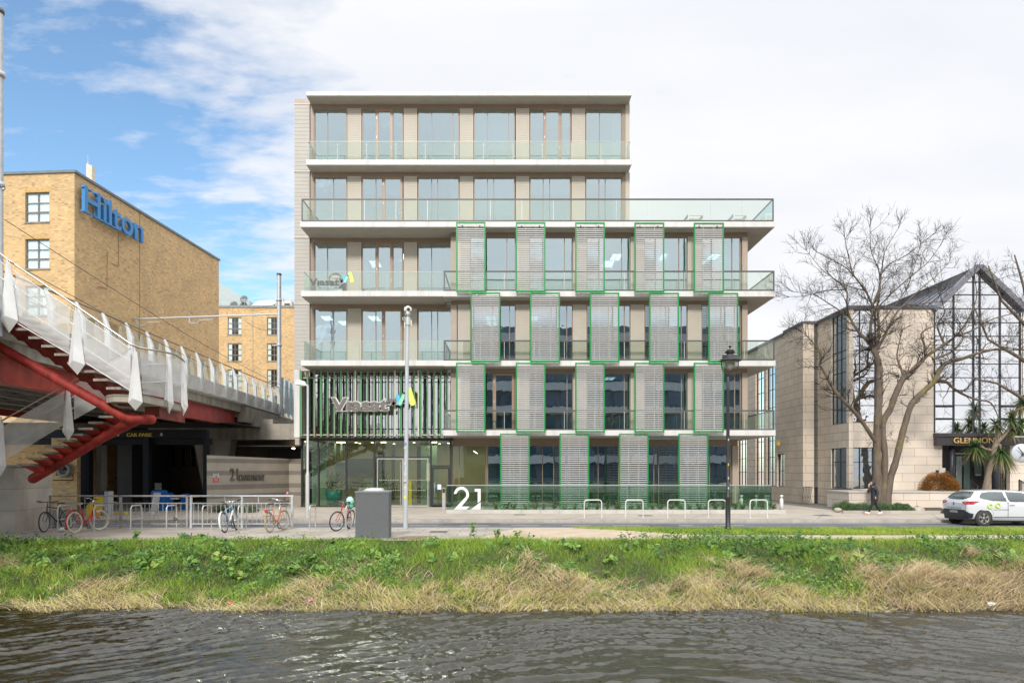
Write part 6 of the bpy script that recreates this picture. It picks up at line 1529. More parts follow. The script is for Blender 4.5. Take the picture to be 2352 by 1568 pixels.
# ================================================================= bare tree
def twigs(c, p, d, L, r, lev, q, maxlev, up=.25):
    """recursive branch: curved segment then children"""
    n = 4 if lev < maxlev-1 else 3; pts = [Vector(p)]; dd = Vector(d).normalized(); rs = [r]
    for i in range(n):
        dd = (dd+Vector((q.uniform(-1,1), q.uniform(-1,1), q.uniform(-1,1)))*.19+Vector((0,0,up*.35))).normalized()
        pts.append(pts[-1]+dd*L/n); rs.append(r*(1-.62*(i+1)/n))
    c.tube(pts, rs, 6 if r > .02 else (4 if r > .008 else 3), 0, cap=False)
    if lev >= maxlev: return
    k = q.choice((3,4,4)) if lev < maxlev-1 else q.choice((3,4,5))
    for i in range(k):
        f = q.uniform(.25, 1) if i else 1; j = min(n-1, int(f*n)); b = pts[j].lerp(pts[j+1], f*n-j)
        ax = Vector((q.uniform(-1,1), q.uniform(-1,1), q.uniform(-1,1))); pd = (pts[j+1]-pts[j]).normalized(); s_ = pd.cross(ax)
        if s_.length < .1: continue
        s_.normalize(); nd = (pd*q.uniform(.6,1)+s_*q.uniform(.45,.95)).normalized()
        twigs(c, b, nd, L*q.uniform(.55,.8), max(.0075, r*(1-.62*f)*q.uniform(.5,.75)), lev+1, q, maxlev, up)
DT = 36.2
def tp(pts, z1=True): # (x,y) in the two zooms -> view
    out = []
    for p in pts:
        if len(p) == 4: x, y, w_, dd = p
        else: (x, y, w_), dd = p, 0
        if y >= 10000: u, v = 1693.4+.28*x, 846.7+.28*(y-10000)
        else: u, v = 1693.4+.28*x, 508+.28*y
        out.append((P(u, v, DT+dd), w_*.28/F*DT/2))
    return out
B = 10000
limbs = [ # trunk A and forks; widths in zoom pixels
 [(1150,B+1130,96),(1148,B+900,66),(1145,B+740,62),(1148,B+500,58),(1158,B+300,58),(1165,B+100,56),(1162,1300,54),(1165,1200,50),(1140,1100,44),(1112,1050,40)],
 [(1112,1050,32,0),(1075,990,26,.2),(990,900,22,.5),(925,790,18,.8),(900,690,15,1),(895,560,12,1.2),(800,480,9,1.4),(740,420,6,1.5)],
 [(1112,1050,28,0),(1092,900,22,-.2),(1108,750,20,-.4),(1108,690,19,-.4),(1050,570,14,-.7),(950,440,12,-1),(860,360,8,-1.2),(650,250,5,-1.5)],
 [(1108,700,18,-.4),(1160,560,15,-.2),(1185,430,12,.1),(1250,350,9,.4),(1400,270,7,.6),(1590,120,4,.8)],
 [(1130,1060,30,0),(1150,1000,26,.3),(1160,850,20,.5),(1150,700,17,.7),(1170,550,14,.8),(1160,400,10,1),(1100,250,6,1.1),(1090,60,3,1.2)],
 [(1140,1055,30,0),(1210,940,22,-.3),(1250,850,18,-.6),(1350,700,14,-.9),(1480,680,9,-1.1),(1660,660,5,-1.3)],
 [(1130,B+590,34,-.1),(1000,B+400,32,-.6),(900,B+290,28,-1),(800,B+180,26,-1.3),(700,B+0,20,-1.5),(675,1180,18,-1.6),(680,1080,13,-1.6),(600,970,9,-1.6),(545,920,5,-1.6)],
 [(1108,750,13,0),(1290,570,11,-.3),(1440,440,9,-.5),(1560,340,6,-.6),(1650,220,4,-.7)],
 [(895,560,10,1.2),(720,570,8,1.3),(570,610,5,1.4),(430,620,3,1.5)],
 [(925,790,11,.8),(760,680,9,.9),(620,600,6,1),(470,580,4,1)],
 [(950,440,9,-1),(905,260,6,-1.1),(880,130,4,-1.2)],
 [(1185,430,9,.1),(1210,250,6,.2),(1320,60,4,.3)],
 [(1350,700,11,-.9),(1500,560,9,-.8),(1640,440,6,-.6),(1740,330,4,-.5)],
 [(1050,570,9,-.7),(880,520,7,-.5),(700,400,5,-.3),(570,240,3,-.2)],
 [(1165,850,10,.5),(1330,640,8,.9),(1420,480,6,1.2),(1500,200,4,1.3)],
 # trunk B
 [(1185,B+1130,90),(1205,B+900,52),(1210,B+700,50),(1190,B+520,48),(1200,B+420,52),(1255,B+330,48),(1290,B+230,48),(1345,B+110,46),(1390,B+30,44),(1375,1290,40),(1420,1240,40),(1500,1160,34),(1560,1100,28),(1700,1010,24),(1790,940,18),(1880,830,12),(1960,640,8),(1950,480,5)],
 [(1375,1280,30,0),(1340,1200,18,.3),(1310,1100,12,.5),(1340,950,7,.7)],
 [(1540,1110,22,0),(1545,1040,15,.2),(1510,920,11,.4),(1640,850,6,.5)],
 [(1700,1010,20,0),(1640,850,12,.4),(1700,740,8,.5),(1620,500,4,.6)],
 [(1790,940,16,-.2),(1920,900,13,-.5),(2100,800,9,-.9),(2340,740,6,-1.2)],
 # trunk C
 [(1215,B+1130,90),(1250,B+920,56),(1300,B+760,52),(1345,B+570,50),(1380,B+440,48),(1430,B+290,46),(1500,B+210,44),(1590,B+130,42),(1650,B+60,40),(1620,1310,42),(1660,1220,40),(1720,1160,34),(1850,1125,28),(2000,1075,22),(2200,1040,14),(2380,1060,8)],
 [(1600,B+120,26,0),(1700,B+100,24,.2),(1800,B+180,20,.3),(1950,B+250,16,.4),(2080,B+280,12,.5),(2150,B+420,6,.6)],
 [(1600,1130,24,-.3),(1750,1075,18,-.5),(1850,970,10,-.7),(1830,880,6,-.8)],
 [(2000,1075,14,0),(2060,1000,8,.2),(2230,980,5,.4)],
]
bark = None
m, t, o = nt('bark'); p = N(t, 'BsdfPrincipled'); t.links.new(p.outputs[0], o.inputs[0]); p.inputs['Roughness'].default_value = .9
f = noise(t, 1.2, 4, sc3=(1,1,.6)); f2 = noise(t, 12, 5, sc3=(1,1,.22))
cc = mixc(t, ramp(t, f2, [(.3,0.),(.7,1.)]), (.09,.067,.048), (.17,.13,.10)); cc = mixc(t, ramp(t, f, [(.56,0.),(.68,.55)]), cc, (.22,.19,.03)); t.links.new(cc, p.inputs['Base Color']); t.links.new(bump(t, f2, .6, .04), p.inputs['Normal'])
twm = mat('twig_brown', (.035,.024,.02), .9, var=.2)
tree = empty('bare_tree', P(2030,1165,DT), 'large leafless tree with three leaning trunks before the stone office building', 'tree')
c = MB(); tw = MB(); q = random.Random(21)
for li, L in enumerate(limbs):
    pr = tp(L); pts = [a for a, b in pr]; rs = [b for a, b in pr]
    # smooth with catmull-rom
    P2, R2 = [], []
    for i in range(len(pts)-1):
        p0, p1, p2_, p3 = pts[max(0,i-1)], pts[i], pts[i+1], pts[min(len(pts)-1,i+2)]
        for k in range(4):
            s_ = k/4; P2.append(.5*((2*p1)+(-p0+p2_)*s_+(2*p0-5*p1+4*p2_-p3)*s_**2+(-p0+3*p1-3*p2_+p3)*s_**3)); R2.append(rs[i]+(rs[i+1]-rs[i])*s_)
    P2.append(pts[-1]); R2.append(rs[-1])
    R2 = [r*(1+.06*math.sin(j*1.9+li)) for j, r in enumerate(R2)]
    c.tube(P2, R2, 12, 0)
    # twigs off the limb
    for j in range(len(P2)-1):
        r = R2[j]
        if P2[j].z < 5.2: 
            if q.random() < .25 and P2[j].z > 3 : twigs(tw, P2[j], (q.uniform(-1,1),q.uniform(-1,.6),q.uniform(-.3,.6)), q.uniform(.5,1.0), .009, 1, q, 3, .0)
            continue
        k = 0 if r > .2 else 1 if r > .11 else 2
        for _ in range(k):
            if q.random() < .52: continue
            d = (P2[j+1]-P2[j]).normalized(); s_ = d.cross(Vector((q.uniform(-1,1),q.uniform(-1,1),q.uniform(-1,1)))).normalized()
            twigs(tw, P2[j], d*.6+s_*.9, q.uniform(.55,1.05)*(1 if r < .1 else .7), max(.014, min(.032, r*.40)), 1, q, 3, .22)
    e_ = (P2[-1]-P2[-2]).normalized()
    for _ in range(3): twigs(tw, P2[-1], e_+Vector((q.uniform(-.5,.5),q.uniform(-.5,.5),q.uniform(-.2,.4))), q.uniform(.45,.8), max(.014,R2[-1]*.8), 1, q, 3, .3)
new('trunk', c, m, tree); new('twigs', tw, twm, tree)
print('tree verts', len(c.v)+len(tw.v))

# second crown entering from the right edge (tree out of frame)
t2 = empty('bare_tree', (25.5, 31.5, 0), 'leafless tree crown reaching in from beyond the right edge of the view', 'tree')
c = MB(); tw = MB(); q = random.Random(5)
def lim(uvw): return [P(u, v, 31.5) for u, v, w_ in uvw], [w_ for u, v, w_ in uvw]
for uvw in ([(2440,1165,.26),(2430,1000,.22),(2400,860,.17),(2368,760,.10),(2352,660,.06),(2330,585,.03)], [(2400,860,.13),(2340,820,.08),(2270,780,.05),(2235,700,.025)], [(2430,980,.13),(2350,915,.08),(2290,880,.05),(2230,868,.03)], [(2368,760,.09),(2300,690,.05),(2270,610,.03)], [(2430,900,.1),(2370,930,.06),(2310,950,.035)]):
    pts, rs = lim(uvw); c.tube(pts, rs, 10, 0)
    for i in range(len(pts)-1):
        for k in range(7):
            f = k/7; b = pts[i].lerp(pts[i+1], f)
            if b.z < 4 or q.random() < .2: continue
            twigs(tw, b, (q.uniform(-1,.5), q.uniform(-.8,.8), q.uniform(-.2,1)), q.uniform(.4,.8), .014, 1, q, 3, .2)
new('trunk', c, m, t2); new('twigs', tw, twm, t2)

# ================================================================= cordyline palm
palm = empty('cordyline_palm', P(2262,1128,38.3), 'forked palm with drooping strap leaves before the name sign', 'palm')
c = MB(); D = 38.3
for L in ([(2262,1130,15),(2270,1090,13),(2280,1045,12),(2287,1018,12)], [(2287,1018,9),(2291,990,8),(2288,972,7)], [(2287,1018,9),(2303,1003,8),(2318,985,7),(2330,955,6),(2340,928,6)], [(2287,1018,8),(2296,1022,7),(2300,1035,7)], [(2283,1036,7),(2262,1030,6),(2252,1024,6)], [(2318,985,7),(2330,975,6)]):
    c.tube([P(u,v,D) for u,v,w_ in L], [w_/2/F*D for u,v,w_ in L], 10, 0)
new('trunk', c, mat('palm_bark', (.25,.19,.14), .9, var=.2, scale=6, bmp=.5), palm)
plm = leafmat('strap_leaves', [(0,(.30,.24,.09)),(.18,(.10,.13,.04)),(.5,(.05,.12,.03)),(1,(.13,.22,.07))], .45)
V, Fq, tn = [], [], []; q = np.random.default_rng(4)
for u, v, s_, n, dr in ((2249,1026,38,150,.9),(2299,1040,40,210,1.3),(2288,975,32,130,.7),(2322,962,32,120,.8),(2341,926,34,140,.8),(2330,985,30,110,.9),(2352,975,34,110,.9)):
    ctr = np.array(P(u, v, D)); ctr[1] += q.uniform(-.3,.3)
    for i in range(n):
        a = q.uniform(0, 6.28); e_ = math.asin(q.uniform(-.85, 1)) ; L = s_/F*D*q.uniform(.75,1.15); d = np.array([math.cos(a)*math.cos(e_), math.sin(a)*math.cos(e_), math.sin(e_)]); w0 = .03
        sd_ = np.cross(d, [0,0,1.]); sd_ /= np.linalg.norm(sd_)+1e-6; b = len(V); tt_ = q.normal(.55,.2)-(.45 if e_ < -.4 else 0)
        for k in range(6):
            f = k/5; p_ = ctr+d*L*f+np.array([0,0,-dr*L*.42*f*f]); w_ = w0*(1-(2*f-.7)**2*.5)*(1 if f < .99 else .1)
            V += [p_-sd_*w_, p_+sd_*w_]; tn += [tt_, tt_]
        Fq += [[b+2*k, b+2*k+1, b+2*k+3, b+2*k+2] for k in range(5)]
me = np_mesh('crown', np.array(V), np.array(Fq)); at = me.attributes.new('tone','FLOAT','POINT'); at.data.foreach_set('value', np.clip(tn,0,1).astype(np.float32)); me.materials.append(plm)
o = bpy.data.objects.new('crown', me); col.objects.link(o); o.parent = palm; o.matrix_parent_inverse = Matrix.Translation(-palm.location)
# ================================================================= street furniture
inox = mat('stainless_tube', (.55,.53,.50), .38, .6, var=.08)
paint = mat('pale_painted_tube', (.66,.64,.60), .45, .2, var=.05)
def hoop(x, y, w_, h_, along_y, r, bar, m_, lab, grp):
    c = MB(); rr = .13; pts = [(0,0)]
    for i in range(7): a = math.pi-math.pi/2*i/6; pts.append((rr+rr*math.cos(a), h_-rr+rr*math.sin(a)))
    for i in range(7): a = math.pi/2-math.pi/2*i/6; pts.append((w_-rr+rr*math.cos(a), h_-rr+rr*math.sin(a)))
    pts.append((w_,0)); g = (lambda a, z: (x, y+a, z)) if along_y else (lambda a, z: (x+a, y, z))
    r_ = empty('bike_stand', g(w_/2, 0), lab, 'bike stand', grp)
    c.tube([g(a, z) for a, z in pts], r, 10); 
    new('hoop', c, m_, r_)
    if bar: c = MB(); c.tube([g(0, h_*.44), g(w_, h_*.44)], r*.8, 8); new('crossbar', c, m_, r_)
    c = MB()
    for a in (0, w_): p_ = g(a, 0); c.lathe([(.01,.0),(.055,0),(.055,.008),(.01,.008)], p_, 12)
    new('foot_plate', c, m_, r_)
nb = ['steel bike hoop against the black bicycle','steel bike hoop holding the red bicycle','empty steel bike hoop right of the red bicycle','empty steel bike hoop with a lock left on its bar','empty steel bike hoop left of the white and blue bicycle','steel bike hoop holding the white and blue bicycle','steel bike hoop behind the peach bicycle','empty steel bike hoop right of the railing end','steel bike hoop by the red and grey bicycle near the cabinet']
for u, lab in zip((134.5,217.7,302,384,466.6,548.5,643,712,795.4), nb):
    hoop(X(u,24.05), 24.0, .72, .87, True, .024, u < 700, inox, lab, 'steel bike hoops on the near pavement')
nb = ['pale bike hoop farthest left, before the third green screen at ground level','second pale bike hoop from the left before the glass fence','middle pale bike hoop before the glass fence','pale bike hoop just left of the black lamp post','pale bike hoop right of the black lamp post']
for u, lab in zip((1342,1437,1533.6,1627,1722.7), nb):
    hoop(X(u,30.6), 30.6, .78, .80, False, .026, False, paint, lab, 'pale bike hoops on the far pavement')
# lock on one hoop
c = MB(); c.torus((X(384,24.05)+.03,24.5,.4), .07, .012, (1,.3,.2), 18, 6); c.torus((X(384,24.05),24.66,.36), .05, .012, (0,1,.4), 16, 6); new('cable_lock', c, M['black'], label='cable lock left hanging on an empty bike hoop', cat='lock')
bl_ = ['bollard behind the end of the glass fence, farthest left','second bollard behind the glass fence','third bollard, at the corner of the glass fence','slim pale bollard standing free right of the glass fence']
for (u, d), lab in zip(((1703,36.8),(1738,36.4),(1764,36.2),(1795,34.2)), bl_):
    c = MB(); r = 4/F*d; c.lathe([(.01,0),(r,0),(r,Z(1143,d)-.05),(r*.5,Z(1143,d)-.03),(r*.5,Z(1141,d)),(r,Z(1140,d)),(r,Z(1137,d)),(.01,Z(1136,d))], (X(u,d),d,0), 14); new('bollard', c, paint, label=lab, cat='bollard', group='slim bollards by the glass fence')

# guard railing
def railing(xa, xb, y, lab, m_, posts):
    r_ = empty('guard_railing', ((xa+xb)/2, y, 0), lab, 'railing', 'pedestrian guard railings')
    c = MB(); c.tube([(xa-.05,y,1.18),(xb+.05,y,1.18)], .03, 8); new('top_rail', c, m_, r_)
    c = MB(); c.box(xa,xb,y-.012,y+.012,.90,.935); c.box(xa,xb,y-.012,y+.012,.14,.175); new('rail', c, m_, r_)
    for x in posts: c = MB(); c.box(x-.035,x+.035,y-.035,y+.035,0,1.16); new('post', c, m_, r_)
    c = MB(); x = xa+.1
    while x < xb-.08: c.tube([(x,y,.17),(x,y,.91)], .011, 6); x += .165
    new('bars', c, m_, r_)
    c = MB(); k = int((xb-xa)/1.6)
    for i in range(1, k+1): x = xa+(xb-xa)*i/(k+1); c.box(x-.012,x+.012,y-.012,y+.012,.93,1.16)
    new('strut', c, m_, r_)
yr = 25.05; dull = mat('weathered_galvanised', (.33,.31,.29), .6, .3, var=.25, scale=5)
railing(X(116,yr), X(274,yr), yr, 'grey guard railing behind the black and red bicycles', dull, [X(116,yr)])
railing(X(275,yr), X(430,yr), yr, 'grey guard railing in front of the car park lane', dull, [X(275,yr)+.03, X(430,yr)])
railing(X(439,yr), X(671,yr), yr, 'pale guard railing behind the white and peach bicycles', M['galv'], [X(439,yr), X(671,yr), X(556,yr)])

# grey cabinet
cab = empty('utility_cabinet', (X(856,21.4), 21.4, 0), 'tall plain dark grey metal cabinet standing in the grass edge', 'cabinet')
x0, x1 = X(816,21.3), X(893,21.3)
c = MB(); c.box(x0,x1,21.3,21.76,-.1,1.40); new('body', c, mat('cabinet_grey', (.105,.11,.115), .55, var=.08, scale=14), cab, bevel=.008)
c = MB(); c.box(x0-.012,x1+.012,21.285,21.775,1.401,1.47); new('lid', c, mat('cabinet_lid', (.16,.165,.17), .5), cab, bevel=.008)
c = MB()
q = random.Random(2); gv = [[(x0+.22+.66*i/9, 21.36+.3*j/5, 1.475+(.10 if 0 < i < 9 and 0 < j < 5 else 0)*q.uniform(.5,1)) for i in range(10)] for j in range(6)]
c.add([p_ for r_ in gv for p_ in r_], [(j*10+i, j*10+i+1, (j+1)*10+i+1, (j+1)*10+i) for j in range(5) for i in range(9)], 0, True)
new('plastic_sheet', c, mat('clear_plastic', (.42,.42,.42), .25, var=.3, scale=9, spec=.8), label='crumpled clear plastic lying on top of the grey cabinet', cat='plastic sheet')

# intercom pillar
ip = empty('intercom_pillar', (X(1018,39.2),39.2,0), 'short steel intercom pillar beside the black side door', 'intercom')
c = MB(); d = 37; c.box(X(1015.5,d),X(1023,d),d,d+.15,0,Z(1120,d)); new('pillar', c, M['steel'], ip); c = MB(); c.box(X(1016.3,d),X(1022.2,d),d-.01,d,Z(1131,d),Z(1121.5,d)); new('panel', c, M['black'], ip)

# CCTV mast
ms = empty('camera_mast', (X(931,24.75),24.75,0), 'tall pale grey camera mast with stickers beside the cabinet', 'camera mast')
d = 24.75; x = X(931.3,d)
c = MB(); c.tube([(x,d,0),(x+.02,d,Z(1100,d)),(x+.05,d,Z(870,d)),(x+.08,d,Z(746,d))], [.083,.078,.07,.062], 16); new('pole', c, mat('mast_grey', (.47,.50,.52), .45, .2, var=.05, dirt=.15), ms)
c = MB(); xt = x+.09; c.tube([(xt,d,Z(747,d)),(xt,d,Z(729,d))], .095, 14); c.lathe([(.01,0),(.06,.0),(.05,.06),(.12,.10),(.02,.20),(.01,.2)], (xt,d,Z(728,d)), 14); new('collar', c, M['galv'], ms)
c = MB(); c.tube([(xt,d,Z(722,d)),(xt,d,Z(713,d))], .075, 12); c.ball((xt,d,Z(709.5,d)), .115, 8); c.box(xt-.13,xt+.13,d-.05,d+.05,Z(714,d),Z(706,d)); new('camera_head', c, mat('camera_white', (.62,.62,.60), .4), ms)
c = MB(); c.ball((xt+.03,d-.10,Z(711,d)), .055, 6); 
for s_ in (-.07,.07): c.tube([(xt+s_,d,Z(706,d)),(xt+s_*1.1,d,Z(698,d))], .006, 4)
new('lens', c, M['black'], ms)
c = MB(); c.box(xt+.10,xt+.14,d-.03,d+.03,Z(749,d),Z(735,d)); c.torus((xt-.15,d,Z(732,d)), .05, .012, (0,1,0), 14, 5); c.box(xt-.13,xt-.10,d-.02,d+.02,Z(752,d),Z(738,d)); new('fittings', c, mat('fitting_cream', (.62,.62,.45), .5), ms)
sts_ = [M['white'], mat('sticker_yellow', (.7,.68,.05), .5), mat('sticker_red', (.6,.06,.05), .5), mat('sticker_blue', (.1,.2,.5), .5)]
stk = [(1140,1165,1),(960,985,0),(1010,1040,0),(1030,1040,2),(1065,1095,0),(722,738,3),(756,768,0),(876,895,0)]
for a, b, k in stk:
    v0, v1 = 809.1+.2879*a, 809.1+.2879*b
    if v0 < 1000 and k != 9: v0, v1 = v0+50, v1+50
    z0, z1 = Z(v1,d), Z(v0,d); r = .083
    c = MB(); c.add([(x+r*math.sin(t_)*1.0+.012, d-r*math.cos(t_)-.004, z) for z in (z0,z1) for t_ in (-.9,-.45,0,.4)], [(i,i+1,i+5,i+4) for i in range(3)]); new('sticker', c, sts_[k], ms)

# slim street lamp
sl = empty('street_lamp', (X(705,30.8),30.8,0), 'slim pale street lamp with small flat head at the left of the office entrance', 'street lamp')
d = 30.8; x = X(706,d)
c = MB(); c.tube([(x,d,0),(x,d,Z(1090,d)),(x+.01,d,Z(1083,d)),(x+.02,d,Z(884,d))], [.083,.083,.052,.048], 14); new('post', c, mat('lamp_post_pale', (.56,.57,.57), .45, .2, var=.06, dirt=.2), sl)
c = MB(); c.tube([(x+.02,d,Z(887,d)),(x-.15,d,Z(880,d))], .035, 8); c.hexa([(x-.52,d-.12,Z(882,d)),(x-.05,d-.08,Z(885,d)),(x-.05,d+.08,Z(885,d)),(x-.52,d+.12,Z(882,d)),(x-.46,d-.09,Z(870,d)),(x-.1,d-.06,Z(876,d)),(x-.1,d+.06,Z(876,d)),(x-.46,d+.09,Z(870,d))]); new('lamp_head', c, mat('lamp_head_white', (.68,.67,.64), .4), sl)
c = MB(); c.hexa([(x-.46,d-.09,Z(884.5,d)),(x-.12,d-.06,Z(887,d)),(x-.12,d+.06,Z(887,d)),(x-.46,d+.09,Z(884.5,d)),(x-.5,d-.11,Z(882,d)),(x-.08,d-.08,Z(885,d)),(x-.08,d+.08,Z(885,d)),(x-.5,d+.11,Z(882,d))]); new('lens', c, mat('lamp_lens', (.45,.45,.42), .2), sl)

# heritage lamp
hl = empty('heritage_lamp', (X(1672,24.1),24.1,0), 'black old-style street lamp with cradle and glass globe on the grass verge', 'street lamp')
d = 24.1; x = X(1672,d); bp = mat('lamp_black', (.035,.033,.035), .42, .3, var=.15, scale=6)
c = MB(); c.lathe([(.11,0),(.10,.1),(.085,.12),(.09,Z(1142,d)-.05),(.10,Z(1142,d)),(.10,Z(1140,d)),(.055,Z(1136,d)),(.058,Z(1000,d)),(.05,Z(900,d)),(.055,Z(866,d)),(.01,Z(862,d))], (x,d,0), 16); new('post', c, bp, hl)
c = MB(); q = lambda v: Z(780.9+.078*v, d); hx_ = lambda a: X(1637+.078*a, d)-X(1676.0,d)
xc = X(1676.5,d)
for s_ in (-1,1): c.tube([(xc+s_*.02,d,q(1040)),(xc+s_*.16,d,q(985)),(xc+s_*.26,d,q(880)),(xc+s_*.295,d,q(750)),(xc+s_*.30,d,q(615))], .018, 8)
new('cradle', c, bp, hl)
s1 = .0012
rr = lambda px_: px_*.078/F*d
c = MB(); c.lathe([(rr(330),q(612)),(rr(325),q(595)),(rr(235),q(570)),(rr(232),q(555)),(rr(222),q(550)),(rr(218),q(460)),(rr(190),q(445)),(rr(105),q(440)),(rr(100),q(385)),(rr(140),q(380)),(rr(142),q(350)),(rr(110),q(345)),(rr(112),q(330)),(rr(142),q(322)),(rr(70),q(290)),(rr(40),q(260)),(rr(12),q(245)),(rr(12),q(232)),(rr(42),q(215)),(rr(42),q(185)),(rr(10),q(168)),(.002,q(166))], (xc,d,0), 22); new('lamp_hood', c, bp, hl)
m, t, o = nt('lamp_globe'); g1 = N(t, 'BsdfGlass'); g1.inputs['Roughness'].default_value = .25; g1.inputs[0].default_value = (.75,.75,.68,1); df = N(t, 'BsdfDiffuse'); df.inputs[0].default_value = (.42,.42,.36,1)
mx = t.nodes.new('ShaderNodeMixShader'); mx.inputs[0].default_value = .55; t.links.new(g1.outputs[0], mx.inputs[1]); t.links.new(df.outputs[0], mx.inputs[2]); t.links.new(mx.outputs[0], o.inputs[0])
c = MB(); c.lathe([(.005,q(900)),(rr(50),q(885)),(rr(100),q(830)),(rr(135),q(740)),(rr(155),q(640)),(rr(158),q(600)),(.01,q(598))], (xc,d,0), 20); new('lamp_globe', c, m, hl)
c = MB()
for v, k in ((1009,0),(1066,1),(1097,0),(1120,0)): c.box(x-.02,x+.015,d-.064,d-.056,Z(v+3,d),Z(v-2,d),k)
new('sticker', c, [M['white'], M['yellow']], hl)

# ================================================================= bicycles
def bicycle(name, lab, cfr, wheel0, wheel1, scale=1.0, lean=0, steer=0, tyre=(.03,.03,.03), step_through=False, guard=None, rack=False, basket=False, saddle=(.03,.03,.03), bars='flat', cfr2=None, chain=(.02,.02,.02), rimc=(.5,.5,.5)):
    """wheel0 = rear contact point, wheel1 = front contact point (world x,y)"""
    a, b = Vector(wheel0), Vector(wheel1); mid = (a+b)/2; ang = math.atan2(b.y-a.y, b.x-a.x)
    r_ = empty(name, (mid.x, mid.y, 0), lab, 'bicycle', 'parked bicycles', rot=(R(lean), 0, ang)); r_.rotation_mode = 'ZYX'; r_.rotation_mode = 'XYZ'
    r_.scale = (scale,)*3
    wb, wr = .53, .34
    fm = mat(lab[:12]+'_frame', cfr, .3, .1, var=.04, coat=.4); fm2 = mat(lab[:12]+'_frame2', cfr2, .3, .1, var=0) if cfr2 else fm
    BBk, ST, HT, HB = Vector((-.09,0,.28)), Vector((-.24,0,.80)), Vector((.32,0,.88)), Vector((.37,0,.66)); RA, FA = Vector((-wb,0,wr)), Vector((wb,0,wr))
    c = MB()
    if step_through: c.tube([HB+Vector((-.02,0,.1)), (.12,0,.42), BBk], .021, 8, 0); c.tube([HB, (.16,0,.32), BBk+Vector((.04,0,.0))], .018, 8, 0)
    else: c.tube([HT-Vector((-.01,0,.05)), ST-Vector((-.02,0,.06))], .018, 8, 0)
    c.tube([HB+Vector((0,0,.03)), BBk], .023, 8, 1); c.tube([BBk, ST], .017, 8, 0); c.tube([HT, HB], .022, 8, 0)
    for s_ in (-.05,.05):
        c.tube([BBk+Vector((0,s_*.5,0)), RA+Vector((0,s_,0))], .010, 6, 0); c.tube([ST+Vector((0.02,s_*.3,-.06)), RA+Vector((0,s_,0))], .009, 6, 0)
    new('frame', c, [fm, fm2], r_, local=True)
    S = Matrix.Translation(HB) @ Matrix.Rotation(R(steer), 4, (HT-HB).normalized()) @ Matrix.Translation(-HB)
    c = MB()
    for s_ in (-.055,.055): c.tube([HB+Vector((0,s_*.8,-.02)), HB.lerp(FA,.6)+Vector((.0,s_,0)), FA+Vector((0,s_,0))], .013, 6)
    c.tube([HB+Vector((0,-.05,-.02)), HB+Vector((0,.05,-.02))], .017, 6); new('fork', c.xf(S), fm, r_, local=True)
    tm, rm_ = mat(lab[:12]+'_tyre', tyre, .7, var=.05), mat(lab[:12]+'_rim', rimc, .3, .7, var=0)
    for cen, X_ in ((RA, None), (FA, S)):
        c = MB(); c.torus(cen, wr-.02, .021, (0,1,0), 40, 8)
        if X_: c.xf(X_)
        w_ = new('wheel', c, tm, r_, local=True)
        c = MB(); c.torus(cen, wr-.05, .011, (0,1,0), 40, 6); c.tube([cen+Vector((0,-.045,0)), cen+Vector((0,.045,0))], .02, 8)
        for i in range(20):
            t_ = 2*math.pi*i/20; e_ = cen+Vector((math.cos(t_)*(wr-.05),0,math.sin(t_)*(wr-.05))); c.tube([cen+Vector((0,.03*(-1)**i,0)), e_], .0022, 3)
        if X_: c.xf(X_)
        new('rim', c, rm_, w_, local=True)
    sm = mat(lab[:12]+'_saddle', saddle, .5, var=.1)
    c = MB(); st_ = ST+(ST-BBk).normalized()*.10; c.prism([(st_.x-.14,-.075),(st_.x-.12,.075),(st_.x-.02,.06),(st_.x+.13,.016),(st_.x+.14,-.016),(st_.x-.02,-.06)], st_.z, st_.z+.05, 0, 'z'); new('saddle', c, sm, r_, local=True, bevel=.015)
    c = MB(); c.tube([ST-(ST-BBk).normalized()*.05, st_], .013, 8); new('seat_post', c, M['chrome'], r_, local=True)
    c = MB(); tp_ = HT+(HT-HB).normalized()*.10
    c.tube([HT, tp_], .014, 8); c.tube([tp_, tp_+Vector((.06,0,.01))], .016, 8); e_ = tp_+Vector((.06,0,.01))
    if bars == 'flat': c.tube([e_+Vector((-.04,-.31,.02)), e_+Vector((0,-.12,.0)), e_+Vector((0,.12,0)), e_+Vector((-.04,.31,.02))], .012, 8)
    else: c.tube([e_+Vector((-.22,-.27,.06)), e_+Vector((-.02,-.24,.09)), e_+Vector((.02,-.08,.02)), e_+Vector((.02,.08,.02)), e_+Vector((-.02,.24,.09)), e_+Vector((-.22,.27,.06))], .012, 8)
    hb = new('handlebar', c.xf(S), M['chrome'] if bars != 'flat' or name == 'x' else (M['black'] if cfr[0] < .1 else M['chrome']), r_, local=True)
    c = MB()
    for s_ in (-1,1):
        if bars == 'flat': c.tube([e_+Vector((-.02,s_*.20,.012)), e_+Vector((-.042,s_*.33,.022))], .018, 8); c.box(e_.x-.02,e_.x+.05,s_*.15-.015,s_*.15+.015,e_.z-.02,e_.z+.01); c.tube([e_+Vector((.05,s_*.17,-.01)), e_+Vector((.03,s_*.27,-.02))], .006, 5)
        else: c.tube([e_+Vector((-.10,s_*.255,.075)), e_+Vector((-.23,s_*.272,.055))], .018, 8); c.tube([e_+Vector((.02,s_*.2,.05)), e_+Vector((-.08,s_*.27,.05))], .006, 5)
    new('grip', c.xf(S), M['rubber'], hb, local=True)
    c = MB(); c.torus(BBk+Vector((0,-.05,0)), .085, .008, (0,1,0), 22, 5); c.tube([BBk+Vector((0,-.06,0)), BBk+Vector((.02,-.07,-.165))], .010, 6); c.tube([BBk+Vector((0,.06,0)), BBk+Vector((-.02,.07,.165))], .010, 6)
